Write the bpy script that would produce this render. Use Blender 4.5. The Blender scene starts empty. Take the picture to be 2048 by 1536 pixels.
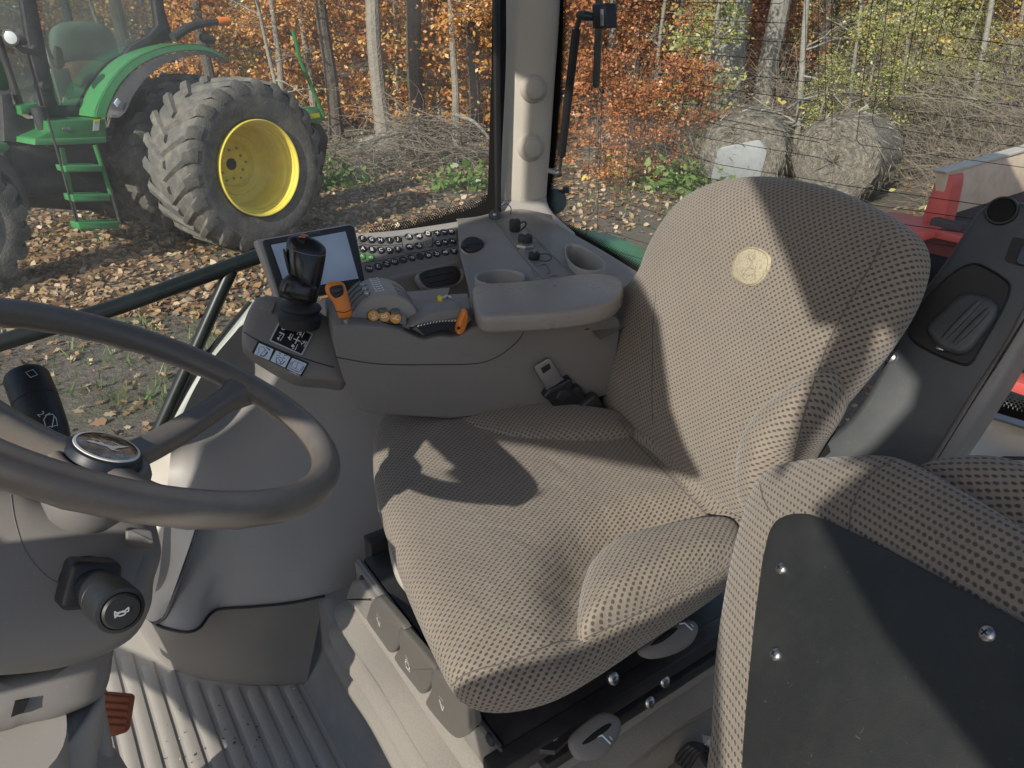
import bpy, bmesh, math, random
import numpy as np
from mathutils import Vector, Matrix
from mathutils.bvhtree import BVHTree
rnd = random.Random(11)
S = bpy.context.scene
COL = S.collection
R = math.radians
# ------------------------------------------------------------------ camera
PITCH = R(26.3); FPX = 1450.0; HCAM = 1.21
CAMP = np.array([0.0, 0.0, HCAM])
CP, SP = math.cos(PITCH), math.sin(PITCH)
cd = bpy.data.cameras.new('camera'); cam = bpy.data.objects.new('camera', cd); COL.objects.link(cam)
cam.location = CAMP; cam.rotation_euler = (math.pi/2 - PITCH, 0, 0)
cd.sensor_width = 36.0; cd.lens = 36.0*FPX/2048; cd.clip_start = 0.02; cd.clip_end = 600
S.camera = cam
S.view_settings.view_transform = 'Standard'; S.view_settings.look = 'None'
S.view_settings.exposure = 0; S.view_settings.gamma = 1
def V3(*a): return np.array(a if len(a) > 1 else a[0], float)
def unit(v):
    v = np.asarray(v, float); return v/np.linalg.norm(v)
def ray(px, py):
    x = (px-1024)/FPX; y = (py-768)/FPX
    return V3(x, CP - SP*y, -(SP + CP*y))
def at(px, py, d): return CAMP + ray(px, py)*d          # measured depth
def onz(px, py, z):
    r = ray(px, py); return CAMP + r*((z-HCAM)/r[2])
# tractor axes measured from the vanishing points
TH = R(34.4)
Lx = V3(-math.sin(TH), math.cos(TH), 0)     # to the tractor's right
Rx = V3(math.cos(TH), math.sin(TH), 0)      # to the tractor's rear
UP = V3(0, 0, 1)
class Fr:
    """a plane in the room with axes u, v and normal n"""
    def __init__(s, o, n, up=(0, 0, 1), u=None):
        s.o = V3(o); s.n = unit(n)
        if u is not None:
            u = V3(u); s.u = unit(u - s.n*np.dot(u, s.n)); s.v = np.cross(s.n, s.u)
        else:
            up = V3(up); v = up - s.n*np.dot(up, s.n); s.v = unit(v); s.u = np.cross(s.v, s.n)
    def w(s, a, b, c=0.0): return s.o + s.u*a + s.v*b + s.n*c
    def loc(s, P):
        q = np.asarray(P) - s.o; return np.array([q@s.u, q@s.v, q@s.n])
    def hit(s, px, py, off=0.0):
        r = ray(px, py); d = ((s.o + s.n*off - CAMP)@s.n)/(r@s.n); return CAMP + r*d
    def px(s, pts, off=0.0): return [tuple(s.loc(s.hit(x, y, off))[:2]) for x, y in pts]
    def off(s, k): return Fr(s.o + s.n*k, s.n, u=s.u)
# ------------------------------------------------------------------ curves
def smooth_closed(pts, n=96):
    P = np.array(pts, float); m = len(P); out = []
    k = max(4, int(math.ceil(n/m)))
    for i in range(m):
        a, b, c, d = P[i-1], P[i], P[(i+1) % m], P[(i+2) % m]
        for t in np.arange(k)/k:
            out.append(.5*((2*b) + (c-a)*t + (2*a-5*b+4*c-d)*t*t + (3*b-a-3*c+d)*t**3))
    out = np.array(out); L = np.r_[0, np.cumsum(np.linalg.norm(np.roll(out, -1, 0)-out, axis=1))]
    tt = np.linspace(0, L[-1], n, endpoint=False); ext = np.vstack([out, out[:1]])
    return np.stack([np.interp(tt, L, ext[:, j]) for j in range(P.shape[1])], 1)
def smooth_open(pts, n=40):
    P = np.array(pts, float)
    if len(P) < 3:
        t = np.linspace(0, 1, n)[:, None]; return P[0]*(1-t) + P[-1]*t
    E = np.vstack([2*P[0]-P[1], P, 2*P[-1]-P[-2]]); out = []; m = len(P)-1
    k = max(3, int(math.ceil(n/m)))
    for i in range(m):
        a, b, c, d = E[i:i+4]
        for t in np.arange(k)/k:
            out.append(.5*((2*b) + (c-a)*t + (2*a-5*b+4*c-d)*t*t + (3*b-a-3*c+d)*t**3))
    out.append(P[-1]); out = np.array(out)
    L = np.r_[0, np.cumsum(np.linalg.norm(np.diff(out, axis=0), axis=1))]
    tt = np.linspace(0, L[-1], n)
    return np.stack([np.interp(tt, L, out[:, j]) for j in range(P.shape[1])], 1)
def round_poly(pts, r, seg=4):
    P = [V3(p) for p in pts]; out = []; m = len(P)
    for i in range(m):
        a, b, c = P[i-1], P[i], P[(i+1) % m]
        da, dc = a-b, c-b; la, lc = np.linalg.norm(da), np.linalg.norm(dc)
        k = min(r, la*.48, lc*.48); p, q = b+da/la*k, b+dc/lc*k
        for j in range(seg+1):
            t = j/seg; out.append((1-t)**2*p + 2*t*(1-t)*b + t*t*q)
    return np.array(out)
# ------------------------------------------------------------------ mesh builder
class MB:
    def __init__(s): s.v = []; s.f = []; s.uv = []; s.m = []; s.n = 0
    def add(s, V, F, uv=None, mi=0):
        V = np.asarray(V, float); s.v.append(V)
        for f in F: s.f.append(tuple(i+s.n for i in f)); s.m.append(mi)
        s.uv.append(np.asarray(uv, float) if uv is not None else V[:, :2]*1.0); s.n += len(V)
        return s
    def box(s, c, size, ax=None, r=0.0, seg=2, mi=0):
        bm = bmesh.new(); bmesh.ops.create_cube(bm, size=1.0)
        bmesh.ops.scale(bm, vec=Vector(size), verts=bm.verts)
        if r > 0: bmesh.ops.bevel(bm, geom=list(bm.edges), offset=min(r, min(size)*.49), segments=seg, affect='EDGES', profile=.5)
        V = np.array([v.co[:] for v in bm.verts]); bm.verts.index_update()
        F = [[v.index for v in f.verts] for f in bm.faces]; bm.free()
        if ax is not None: V = V@np.array(ax)          # rows of ax are the axes
        return s.add(V + np.asarray(c, float), F, mi=mi)
    def tube(s, pts, r, n=10, caps=True, mi=0, closed=False):
        pts = [p for p in pts if p is not None]
        if len(pts) < 2: print("SHORT TUBE"); return s.add([(0,0,-.5),(0,.001,-.5),(.001,0,-.5)],[(0,1,2)])
        P = np.array(pts, float); m = len(P); r = np.broadcast_to(np.asarray(r, float), (m,))
        if closed: T = np.roll(P, -1, 0)-np.roll(P, 1, 0)
        else: T = np.gradient(P, axis=0)
        T /= np.linalg.norm(T, axis=1)[:, None]+1e-12
        a = np.cross(T[0], [0, 0, 1.0]);
        if np.linalg.norm(a) < .1: a = np.cross(T[0], [1.0, 0, 0])
        a = unit(a); V = []; th = np.linspace(0, 2*np.pi, n, endpoint=False); uv = []
        L = 0
        for i in range(m):
            a = a - T[i]*(a@T[i]); a = unit(a); b = np.cross(T[i], a)
            if i: L += np.linalg.norm(P[i]-P[i-1])
            V += [P[i] + r[i]*(math.cos(t)*a + math.sin(t)*b) for t in th]; uv += [(t*r[i], L) for t in th]
        F = []; mm = m if closed else m-1
        for i in range(mm):
            i2 = (i+1) % m
            for j in range(n): k = (j+1) % n; F.append((i*n+j, i*n+k, i2*n+k, i2*n+j))
        if caps and not closed: F.append(tuple(range(n))[::-1]); F.append(tuple((m-1)*n+j for j in range(n)))
        return s.add(V, F, uv, mi)
    def lathe(s, prof, o, ax, n=32, mi=0, caps=True, ref=None):
        ax = unit(ax); a = np.cross(ax, ref if ref is not None else [0, 0, 1.0])
        if np.linalg.norm(a) < .1: a = np.cross(ax, [1.0, 0, 0])
        a = unit(a); b = np.cross(ax, a); V = []; m = len(prof)
        for r_, h in prof:
            for j in range(n):
                t = 2*math.pi*j/n; V.append(V3(o) + ax*h + r_*(math.cos(t)*a + math.sin(t)*b))
        F = [(i*n+j, i*n+(j+1) % n, (i+1)*n+(j+1) % n, (i+1)*n+j) for i in range(m-1) for j in range(n)]
        if caps:
            if prof[0][0] > 1e-5: F.append(tuple(range(n))[::-1])
            if prof[-1][0] > 1e-5: F.append(tuple((m-1)*n+j for j in range(n)))
        return s.add(V, F, mi=mi)
    def rings(s, RR, cap0=True, cap1=True, mi=0, uv=None):
        m, n = len(RR), len(RR[0]); V = np.concatenate([np.asarray(r, float) for r in RR])
        F = [(i*n+j, i*n+(j+1) % n, (i+1)*n+(j+1) % n, (i+1)*n+j) for i in range(m-1) for j in range(n)]
        if cap0: F.append(tuple(range(n))[::-1])
        if cap1: F.append(tuple((m-1)*n+j for j in range(n)))
        return s.add(V, F, uv, mi)
    def prism(s, poly, fr, h0, h1, bev=0.0, seg=3, mi=0, draft=0.0):
        """extruded plate: poly in fr coordinates from height h0 up to h1 with a rounded top edge"""
        P = np.array(poly, float); A = sum(P[i-1][0]*P[i][1]-P[i][0]*P[i-1][1] for i in range(len(P)))
        if A < 0: P = P[::-1]
        def inset(k):
            if k == 0: return P
            e = np.roll(P, -1, 0)-P; e /= np.linalg.norm(e, axis=1)[:, None]+1e-12
            nn = np.stack([-e[:, 1], e[:, 0]], 1); b = nn+np.roll(nn, 1, 0)
            l = np.linalg.norm(b, axis=1)[:, None]+1e-9; b = b/l
            c = np.clip((b*nn).sum(1), .5, 1)[:, None]; return P+b*k/c
        L = [(0, h0), (draft, h1-bev)] if bev > 0 else [(0, h0), (draft, h1)]
        if bev > 0: L += [(draft+bev*(1-math.cos(t)), h1-bev+bev*math.sin(t)) for t in np.linspace(0, math.pi/2, seg+1)[1:]]
        RR = [[fr.w(p[0], p[1], h) for p in inset(k)] for k, h in L]
        return s.rings(RR, mi=mi)
    def sheet(s, poly, fr, h, mi=0):
        P = np.array(poly, float); A = sum(P[i-1][0]*P[i][1]-P[i][0]*P[i-1][1] for i in range(len(P)))
        if A < 0: P = P[::-1]
        return s.add([fr.w(p[0], p[1], h) for p in P], [tuple(range(len(P)))], P, mi)
    def patch(s, rows, nu=40, nv=24, mi=0, skip=None):
        rows = [smooth_open(r, nu) for r in rows]; rows = np.array(rows)
        G = np.stack([smooth_open(rows[:, j], nv) for j in range(nu)], 1)
        du = np.r_[0, np.cumsum(np.linalg.norm(np.diff(G[nv//2], axis=0), axis=1))]
        dv = np.r_[0, np.cumsum(np.linalg.norm(np.diff(G[:, nu//2], axis=0), axis=1))]
        uv = [(du[j], dv[i]) for i in range(nv) for j in range(nu)]
        F = [(i*nu+j, i*nu+j+1, (i+1)*nu+j+1, (i+1)*nu+j) for i in range(nv-1) for j in range(nu-1) if skip is None or not skip((G[i, j]+G[i+1, j+1])/2)]
        s.add(G.reshape(-1, 3), F, uv, mi); return G
    def inflate(s, outline, fr, hf, hb, p=3.0, nr=14, hfun=None, cen=None, mi=0, n=96, smooth=True, uvrot=0.0, pb=None):
        O = smooth_closed(outline, n) if smooth else np.array(outline, float); n = len(O)
        A = sum(O[i-1][0]*O[i][1]-O[i][0]*O[i-1][1] for i in range(n))
        if A < 0: O = O[::-1]
        c = V3(cen) if cen is not None else O.mean(0); RR = []; pb = pb or p
        ts = [math.sin(t) for t in np.linspace(0.04, math.pi/2, nr)]
        for t in ts: RR.append((t, hf*(1-t**p)**(1/p), 1))
        for t in ts[::-1][1:]: RR.append((t, -hb*(1-t**pb)**(1/pb), -1))
        rr = []
        for t, h, sd in RR:
            q = c+(O-c)*t
            rr.append([fr.w(a, b, h+(hfun(a, b)*(1-t**6) if hfun is not None and sd > 0 else 0)) for a, b in q])
        rr = np.array(rr); d = np.linalg.norm(np.diff(rr, axis=0), axis=2)
        L = np.vstack([np.linalg.norm(O-c, axis=1)[None]*ts[0], d]).cumsum(0)
        dr = (O-c)/np.linalg.norm(O-c, axis=1)[:, None]
        uv = (c+dr[None]*L[:, :, None]).reshape(-1, 2)
        if uvrot: cs, sn = math.cos(uvrot), math.sin(uvrot); uv = uv@np.array([[cs, sn], [-sn, cs]])
        return s.rings(rr, uv=uv, mi=mi)
def set_props(o, label=None, cat=None, group=None, kind=None):
    if label: o['label'] = label
    if cat: o['category'] = cat
    if group: o['group'] = group
    if kind: o['kind'] = kind
    return o
def wloc(o):
    p = V3(0, 0, 0)
    while o is not None: p = p+np.array(o.location); o = o.parent
    return p
def obj(name, mb, mat, parent=None, loc=None, label=None, cat=None, group=None, kind=None, sharp=35, smooth=True, link=True):
    me = bpy.data.meshes.new(name)
    base = wloc(parent) if parent is not None else (V3(loc) if loc is not None else V3(0, 0, 0))
    V = np.concatenate(mb.v) - base
    me.from_pydata(V.tolist(), [], mb.f); me.update()
    for m in (mat if isinstance(mat, (list, tuple)) else [mat]): me.materials.append(m)
    me.polygons.foreach_set('material_index', mb.m)
    uvl = me.uv_layers.new(name='UVMap'); UV = np.concatenate(mb.uv)
    idx = np.empty(len(me.loops), dtype=np.int32); me.loops.foreach_get('vertex_index', idx)
    uvl.data.foreach_set('uv', UV[idx].astype(np.float32).ravel())
    if smooth: me.shade_smooth(); me.set_sharp_from_angle(angle=R(sharp))
    me.validate()
    o = bpy.data.objects.new(name, me); COL.objects.link(o)
    if parent is not None: o.parent = parent
    elif loc is not None: o.location = V3(loc)
    return set_props(o, label, cat, group, kind)
def thing(name, label, cat, loc=(0, 0, 0), group=None):
    o = bpy.data.objects.new(name, None); COL.objects.link(o); o.location = V3(loc); o.empty_display_size = .1
    return set_props(o, label, cat, group)
def dup(root, loc, rz=0, sc=1.0, label=None):
    r = root.copy(); COL.objects.link(r); r.location = loc; r.rotation_euler = (0, 0, rz)
    r.scale = (sc, sc, sc) if not isinstance(sc, tuple) else sc
    if label: r['label'] = label
    for ch in list(root.children):
        c = ch.copy(); COL.objects.link(c); c.parent = r
        for g in list(ch.children):
            e = g.copy(); COL.objects.link(e); e.parent = c
    return r
def bvh_of(*objs):
    V = []; F = []
    for o in objs:
        n = len(V); b = wloc(o)
        V += [tuple(np.array(v.co)+b) for v in o.data.vertices]; F += [tuple(i+n for i in p.vertices) for p in o.data.polygons]
    return BVHTree.FromPolygons(V, F)
def stick(bvh, px, py, off=0.0):
    r = unit(ray(px, py)); h = bvh.ray_cast(Vector(CAMP), Vector(r))
    if h[0] is None: return None, None
    nn = np.array(h[1]);
    if nn@r > 0: nn = -nn
    return np.array(h[0])+nn*off, nn
def text_geo(txt, size=1.0):
    cu = bpy.data.curves.new('t', 'FONT'); cu.body = txt; cu.size = size; cu.align_x = 'CENTER'; cu.align_y = 'CENTER'; cu.resolution_u = 2
    o = bpy.data.objects.new('t', cu); COL.objects.link(o); dg = bpy.context.evaluated_depsgraph_get()
    me = o.evaluated_get(dg).to_mesh(); V = np.array([v.co[:] for v in me.vertices]) if len(me.vertices) else np.zeros((0, 3)); F = [tuple(p.vertices) for p in me.polygons]
    o.evaluated_get(dg).to_mesh_clear(); bpy.data.objects.remove(o); bpy.data.curves.remove(cu); return V, F
def text_on(mb, txt, fr, a, b, size, h, mi=0, rot=0.0, bold=0.0, sx=1.0):
    V, F = text_geo(txt, size)
    if not len(V): return
    c, s_ = math.cos(rot), math.sin(rot)
    P = [fr.w(a+(x*sx*c-y*s_), b+(x*sx*s_+y*c), h) for x, y, _ in V]; mb.add(P, F, mi=mi)
def line_on(mb, pts, fr, wd, h, mi=0, closed=False):
    """a flat painted line through pts in fr coordinates"""
    P = np.array(pts, float)
    if closed: P = np.vstack([P, P[:1]])
    T = np.gradient(P, axis=0); T /= np.linalg.norm(T, axis=1)[:, None]+1e-9; N = np.stack([-T[:, 1], T[:, 0]], 1)*wd/2
    n = len(P); V = [fr.w(*(P[i]+N[i]), h) for i in range(n)]+[fr.w(*(P[i]-N[i]), h) for i in range(n)]
    mb.add(V, [(i, i+1, n+i+1, n+i) for i in range(n-1)], mi=mi)
# ------------------------------------------------------------------ materials
MATS = {}
def nodemat(name):
    m = bpy.data.materials.new(name); m.use_nodes = True; nt = m.node_tree; b = nt.nodes['Principled BSDF']; MATS[name] = m
    return m, nt, b
def mixc(nt, fac, a, b, blend='MIX'):
    n = nt.nodes.new('ShaderNodeMix'); n.data_type = 'RGBA'; n.blend_type = blend
    for k, v in ((0, fac), (6, a), (7, b)):
        if hasattr(v, 'links'): nt.links.new(v, n.inputs[k])
        else: n.inputs[k].default_value = (*v, 1) if isinstance(v, tuple) and len(v) == 3 else v
    return n.outputs[2]
def noise(nt, scale, detail=4, rough=.6, coord='Object', dist=0.0, vec=None):
    n = nt.nodes.new('ShaderNodeTexNoise'); n.inputs['Scale'].default_value = scale; n.inputs['Detail'].default_value = detail
    n.inputs['Roughness'].default_value = rough; n.inputs['Distortion'].default_value = dist
    if vec is None: tc = nt.nodes.new('ShaderNodeTexCoord'); vec = tc.outputs[coord]
    nt.links.new(vec, n.inputs['Vector']); return n.outputs['Fac']
def ramp(nt, fac, stops):
    n = nt.nodes.new('ShaderNodeValToRGB'); cr = n.color_ramp
    while len(cr.elements) < len(stops): cr.elements.new(.5)
    for e, (p, c) in zip(cr.elements, stops): e.position = p; e.color = (*c, 1) if len(c) == 3 else c
    nt.links.new(fac, n.inputs[0]); return n.outputs[0]
def mth(nt, op, a, b=None, c=None, clamp=False):
    n = nt.nodes.new('ShaderNodeMath'); n.operation = op; n.use_clamp = clamp
    for i, v in enumerate((a, b, c)):
        if v is None: continue
        if hasattr(v, 'links'): nt.links.new(v, n.inputs[i])
        else: n.inputs[i].default_value = v
    return n.outputs[0]
def bump(nt, b, h, dist, strength=1.0):
    n = nt.nodes.new('ShaderNodeBump'); n.inputs['Distance'].default_value = dist; n.inputs['Strength'].default_value = strength
    nt.links.new(h, n.inputs['Height']); nt.links.new(n.outputs[0], b.inputs['Normal']); return n
def plain(name, col, rough=.5, metal=0.0, var=.15, vscale=6, grain=0.0, gscale=900, dirt=None, dirt_amt=.3, spec=.5, coat=0.0):
    m, nt, b = nodemat(name)
    f = noise(nt, vscale, 5)
    c = mixc(nt, f, tuple(x*(1-var) for x in col), tuple(min(1, x*(1+var)) for x in col))
    if dirt is not None:
        g = ramp(nt, noise(nt, vscale*2.3, 6, .7), [(.45, (0, 0, 0)), (.72, (dirt_amt,)*3)])
        c = mixc(nt, g, c, dirt)
    if grain and gscale > 200:
        sp = ramp(nt, noise(nt, 190, 2, .6), [(.67, (0, 0, 0)), (.73, (.30,)*3)]); c = mixc(nt, mth(nt, 'MULTIPLY', sp, ramp(nt, noise(nt, 7, 3), [(.4, (.1,)*3), (.65, (1,)*3)])), c, tuple(min(.6, x*1.6+.05) for x in col))
    nt.links.new(c, b.inputs['Base Color']); b.inputs['Metallic'].default_value = metal
    rr = mth(nt, 'MULTIPLY_ADD', noise(nt, vscale*3, 4), .25, rough-.12); nt.links.new(rr, b.inputs['Roughness'])
    b.inputs['Specular IOR Level'].default_value = spec
    if coat: b.inputs['Coat Weight'].default_value = coat; b.inputs['Coat Roughness'].default_value = .15
    if grain: bump(nt, b, noise(nt, gscale*(2.2 if gscale > 200 else 1), 1, .4), grain*(.45 if gscale > 200 else 1))
    return m
M = MATS
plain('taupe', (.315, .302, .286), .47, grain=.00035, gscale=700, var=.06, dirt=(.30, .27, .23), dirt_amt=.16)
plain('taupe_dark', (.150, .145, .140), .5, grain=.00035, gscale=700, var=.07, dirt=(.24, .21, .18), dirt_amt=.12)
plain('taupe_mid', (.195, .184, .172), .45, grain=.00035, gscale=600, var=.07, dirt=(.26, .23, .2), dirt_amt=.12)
plain('cream', (.56, .52, .45), .5, grain=.0003, gscale=800, var=.06, dirt=(.33, .29, .23), dirt_amt=.2)
plain('wheel_skin', (.140, .126, .114), .36, grain=.0002, gscale=900, var=.1, dirt=(.26, .22, .17), dirt_amt=.35)
plain('floor_mat', (.39, .37, .335), .62, grain=.0005, gscale=350, var=.12, vscale=9, dirt=(.42, .37, .3), dirt_amt=.5)
plain('riser', (.18, .176, .172), .6, grain=.0005, gscale=350, var=.1, dirt=(.3, .27, .23), dirt_amt=.4)
plain('black_plastic', (.016, .018, .021), .42, grain=.0003, gscale=900, var=.2, dirt=(.09, .085, .08), dirt_amt=.12)
plain('black_gloss', (.012, .012, .014), .24, var=.2, dirt=(.06, .06, .06), dirt_amt=.08)
plain('black_rubber', (.02, .021, .024), .6, grain=.0004, gscale=500, dirt=(.08, .075, .07), dirt_amt=.2)
plain('black_board', (.020, .023, .023), .55, grain=.0005, gscale=420, var=.25, vscale=5, dirt=(.075, .075, .068), dirt_amt=.22)
plain('black_metal', (.018, .019, .021), .38, var=.2, dirt=(.10, .09, .08), dirt_amt=.25)
plain('rail_paint', (.010, .015, .016), .3, var=.2, dirt=(.08, .08, .07), dirt_amt=.15)
plain('bolt_metal', (.42, .42, .42), .35, metal=1.0, var=.2)
plain('steel', (.36, .37, .39), .38, metal=.9, var=.12)
plain('orange', (.72, .215, .03), .38, var=.06)
plain('amber', (.75, .36, .07), .42, var=.06)
plain('yellow_plastic', (.75, .62, .03), .45, var=.1)
plain('white_ink', (.82, .82, .80), .55, var=.03)
plain('grey_ink', (.52, .54, .56), .5, var=.05)
plain('dark_ink', (.02, .025, .03), .5, var=.05)
plain('black_label', (.008, .008, .009), .38, var=.1)
plain('white_label', (.66, .76, .88), .4, var=.03)
plain('green_cap', (.05, .20, .045), .5, var=.1)
plain('hole', (.004, .004, .004), .9, var=.1)
plain('grey_cloth_dark', (.02, .02, .022), .9, var=.2)
plain('pedal', (.36, .095, .045), .6, var=.12, vscale=20, dirt=(.38, .2, .12), dirt_amt=.45)
plain('screen_bezel', (.020, .024, .028), .5, grain=.0002, gscale=900, dirt=(.07, .07, .07), dirt_amt=.15)
plain('green_paint', (.03, .19, .055), .32, var=.12, vscale=3, dirt=(.20, .20, .14), dirt_amt=.22, coat=.3)
plain('green_light', (.05, .25, .085), .35, var=.1, vscale=3, dirt=(.25, .24, .17), dirt_amt=.25, coat=.2)
plain('yellow_paint', (.85, .68, .10), .38, var=.07, vscale=4, dirt=(.42, .34, .13), dirt_amt=.28)
plain('tractor_black', (.032, .032, .038), .55, var=.25, vscale=4, dirt=(.12, .11, .10), dirt_amt=.35)
plain('tyre', (.105, .102, .098), .8, var=.25, vscale=3, dirt=(.24, .21, .17), dirt_amt=.8, grain=.004, gscale=60)
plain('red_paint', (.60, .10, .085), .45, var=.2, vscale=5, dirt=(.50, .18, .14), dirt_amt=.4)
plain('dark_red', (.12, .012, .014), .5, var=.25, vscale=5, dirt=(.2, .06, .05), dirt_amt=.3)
plain('tan_panel', (.66, .56, .44), .7, var=.12, vscale=4, dirt=(.38, .29, .18), dirt_amt=.5)
plain('glass_lens', (.55, .58, .6), .1, var=.05)
plain('amber_lens', (.85, .22, .02), .25, var=.1)
plain('pillar_trim', (.40, .37, .32), .5, grain=.0004, gscale=600, var=.05, dirt=(.33, .3, .26), dirt_amt=.12)
plain('rubber_seal', (.012, .012, .013), .5, var=.2)
plain('paper', (.75, .75, .73), .8, var=.05)
plain('bark', (.24, .21, .18), .9, var=.45, vscale=5, dirt=(.30, .27, .23), dirt_amt=.7, grain=.02, gscale=18)
plain('bark_dark', (.09, .072, .06), .9, var=.4, vscale=5, dirt=(.14, .12, .1), dirt_amt=.5, grain=.02, gscale=18)
plain('bark_pale', (.27, .26, .235), .9, var=.35, vscale=3, dirt=(.15, .15, .11), dirt_amt=.6, grain=.02, gscale=14)
plain('twig', (.19, .16, .13), .9, var=.4, vscale=4, dirt=(.34, .3, .25), dirt_amt=.5)
plain('hay', (.13, .12, .105), .95, var=.45, vscale=7, dirt=(.42, .37, .29), dirt_amt=.6, grain=.02, gscale=45)
plain('wrap', (.22, .235, .25), .5, var=.2, vscale=5, dirt=(.3, .3, .28), dirt_amt=.5)
def leafmat(name, cols, scale=2.0, trans=.15):
    m, nt, b = nodemat(name)
    g = nt.nodes.new('ShaderNodeNewGeometry'); c = ramp(nt, g.outputs['Random Per Island'], [(i/(len(cols)-1) if len(cols) > 1 else 0, x) for i, x in enumerate(cols)])
    c = mixc(nt, noise(nt, scale, 3), c, mixc(nt, .3, c, (.02, .015, .01)))
    out = nt.nodes['Material Output']; d = nt.nodes.new('ShaderNodeBsdfDiffuse'); t = nt.nodes.new('ShaderNodeBsdfTranslucent')
    nt.links.new(c, d.inputs[0]); nt.links.new(c, t.inputs[0]); mx = nt.nodes.new('ShaderNodeMixShader'); mx.inputs[0].default_value = trans
    gl = nt.nodes.new('ShaderNodeBsdfGlossy'); gl.inputs['Roughness'].default_value = .45
    m2 = nt.nodes.new('ShaderNodeMixShader'); m2.inputs[0].default_value = .06
    nt.links.new(d.outputs[0], mx.inputs[1]); nt.links.new(t.outputs[0], mx.inputs[2]); nt.links.new(mx.outputs[0], m2.inputs[1]); nt.links.new(gl.outputs[0], m2.inputs[2])
    nt.links.new(m2.outputs[0], out.inputs[0]); nt.nodes.remove(b); return m
leafmat('straw', [(.12, .11, .09), (.24, .22, .175), (.17, .155, .125)], trans=.1)
leafmat('leaf_orange', [(.34, .10, .025), (.72, .32, .07), (.85, .46, .12), (.55, .20, .045), (.88, .60, .24)])
leafmat('leaf_russet', [(.28, .085, .035), (.52, .19, .06), (.66, .30, .10), (.40, .13, .05)])
leafmat('leaf_yellow', [(.68, .52, .10), (.80, .64, .16), (.50, .42, .12), (.75, .48, .12)])
leafmat('leaf_green', [(.13, .22, .05), (.26, .36, .09), (.42, .46, .12), (.18, .26, .07)])
leafmat('leaf_olive', [(.34, .34, .10), (.52, .48, .16), (.26, .29, .10), (.60, .50, .17)])
leafmat('leaf_litter', [(.20, .10, .05), (.42, .26, .14), (.56, .42, .27), (.28, .15, .075), (.52, .31, .15), (.66, .53, .36)], trans=.15)
leafmat('grass', [(0.078, 0.156, 0.033), (0.156, 0.247, 0.065), (0.260, 0.312, 0.104)], trans=.3)
leafmat('weed', [(.10, .22, .04), (.20, .34, .08), (.30, .40, .12)], trans=.35)
# ------------------------------------------------------------------ special materials
def fabric_mat(name, a=.0104, b=.0049, base=(.285, .247, .200), rx=.0026, ry=.00155, tilt=.45):
    m, nt, bs = nodemat(name)
    uvn = nt.nodes.new('ShaderNodeUVMap'); uvn.uv_map = 'UVMap'
    sep = nt.nodes.new('ShaderNodeSeparateXYZ'); nt.links.new(uvn.outputs[0], sep.inputs[0])
    wob = noise(nt, 260, 2, .5, vec=uvn.outputs[0]); wob2 = noise(nt, 330, 2, .5, vec=uvn.outputs[0])
    v = mth(nt, 'DIVIDE', mth(nt, 'ADD', sep.outputs[1], 5.0), b); row = mth(nt, 'FLOOR', v)
    odd = mth(nt, 'MULTIPLY', mth(nt, 'MODULO', row, 2.0), .5)
    u = mth(nt, 'ADD', mth(nt, 'DIVIDE', mth(nt, 'ADD', sep.outputs[0], 5.0), a), odd)
    x = mth(nt, 'MULTIPLY', mth(nt, 'SUBTRACT', mth(nt, 'FRACT', u), .5), a); y = mth(nt, 'MULTIPLY', mth(nt, 'SUBTRACT', mth(nt, 'FRACT', v), .5), b)
    x = mth(nt, 'ADD', x, mth(nt, 'MULTIPLY_ADD', wob, .0022, -.0011)); y = mth(nt, 'ADD', y, mth(nt, 'MULTIPLY_ADD', wob2, .0012, -.0006))
    c, s = math.cos(tilt), math.sin(tilt)
    p = mth(nt, 'DIVIDE', mth(nt, 'ADD', mth(nt, 'MULTIPLY', x, c), mth(nt, 'MULTIPLY', y, s)), rx)
    q = mth(nt, 'DIVIDE', mth(nt, 'SUBTRACT', mth(nt, 'MULTIPLY', y, c), mth(nt, 'MULTIPLY', x, s)), ry)
    d = mth(nt, 'ADD', mth(nt, 'MULTIPLY', p, p), mth(nt, 'MULTIPLY', q, q))
    mask = nt.nodes.new('ShaderNodeMapRange'); mask.interpolation_type = 'SMOOTHSTEP'
    nt.links.new(d, mask.inputs[0]); mask.inputs[1].default_value = .35; mask.inputs[2].default_value = 1.55; mask.inputs[3].default_value = 1; mask.inputs[4].default_value = 0
    wear = noise(nt, 5, 6, .7, vec=uvn.outputs[0])
    bc = mixc(nt, wear, tuple(k*.70 for k in base), tuple(k*1.22 for k in base))
    fz = noise(nt, 1500, 2, .6, vec=uvn.outputs[0]); bc = mixc(nt, mth(nt, 'MULTIPLY', fz, .35), bc, tuple(k*.55 for k in base))
    col = mixc(nt, mth(nt, 'MULTIPLY', mask.outputs[0], mth(nt, 'MULTIPLY_ADD', wear, -.5, 1.12, clamp=True)), bc, (.060, .053, .056))
    nt.links.new(col, bs.inputs['Base Color']); bs.inputs['Roughness'].default_value = .92; bs.inputs['Specular IOR Level'].default_value = .15
    bs.inputs['Sheen Weight'].default_value = .25; bs.inputs['Sheen Roughness'].default_value = .4
    h = mth(nt, 'SUBTRACT', mth(nt, 'MULTIPLY', fz, .5), mask.outputs[0]); bn_ = bump(nt, bs, h, .0009); b2_ = nt.nodes.new('ShaderNodeBump'); b2_.inputs['Distance'].default_value = .006; nt.links.new(noise(nt, 14, 3, .5, vec=uvn.outputs[0], dist=.8), b2_.inputs['Height']); nt.links.new(b2_.outputs[0], bn_.inputs['Normal'])
    return m
fabric_mat('fabric')
plain('seam_thread', (.11, .098, .088), .9)
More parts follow.
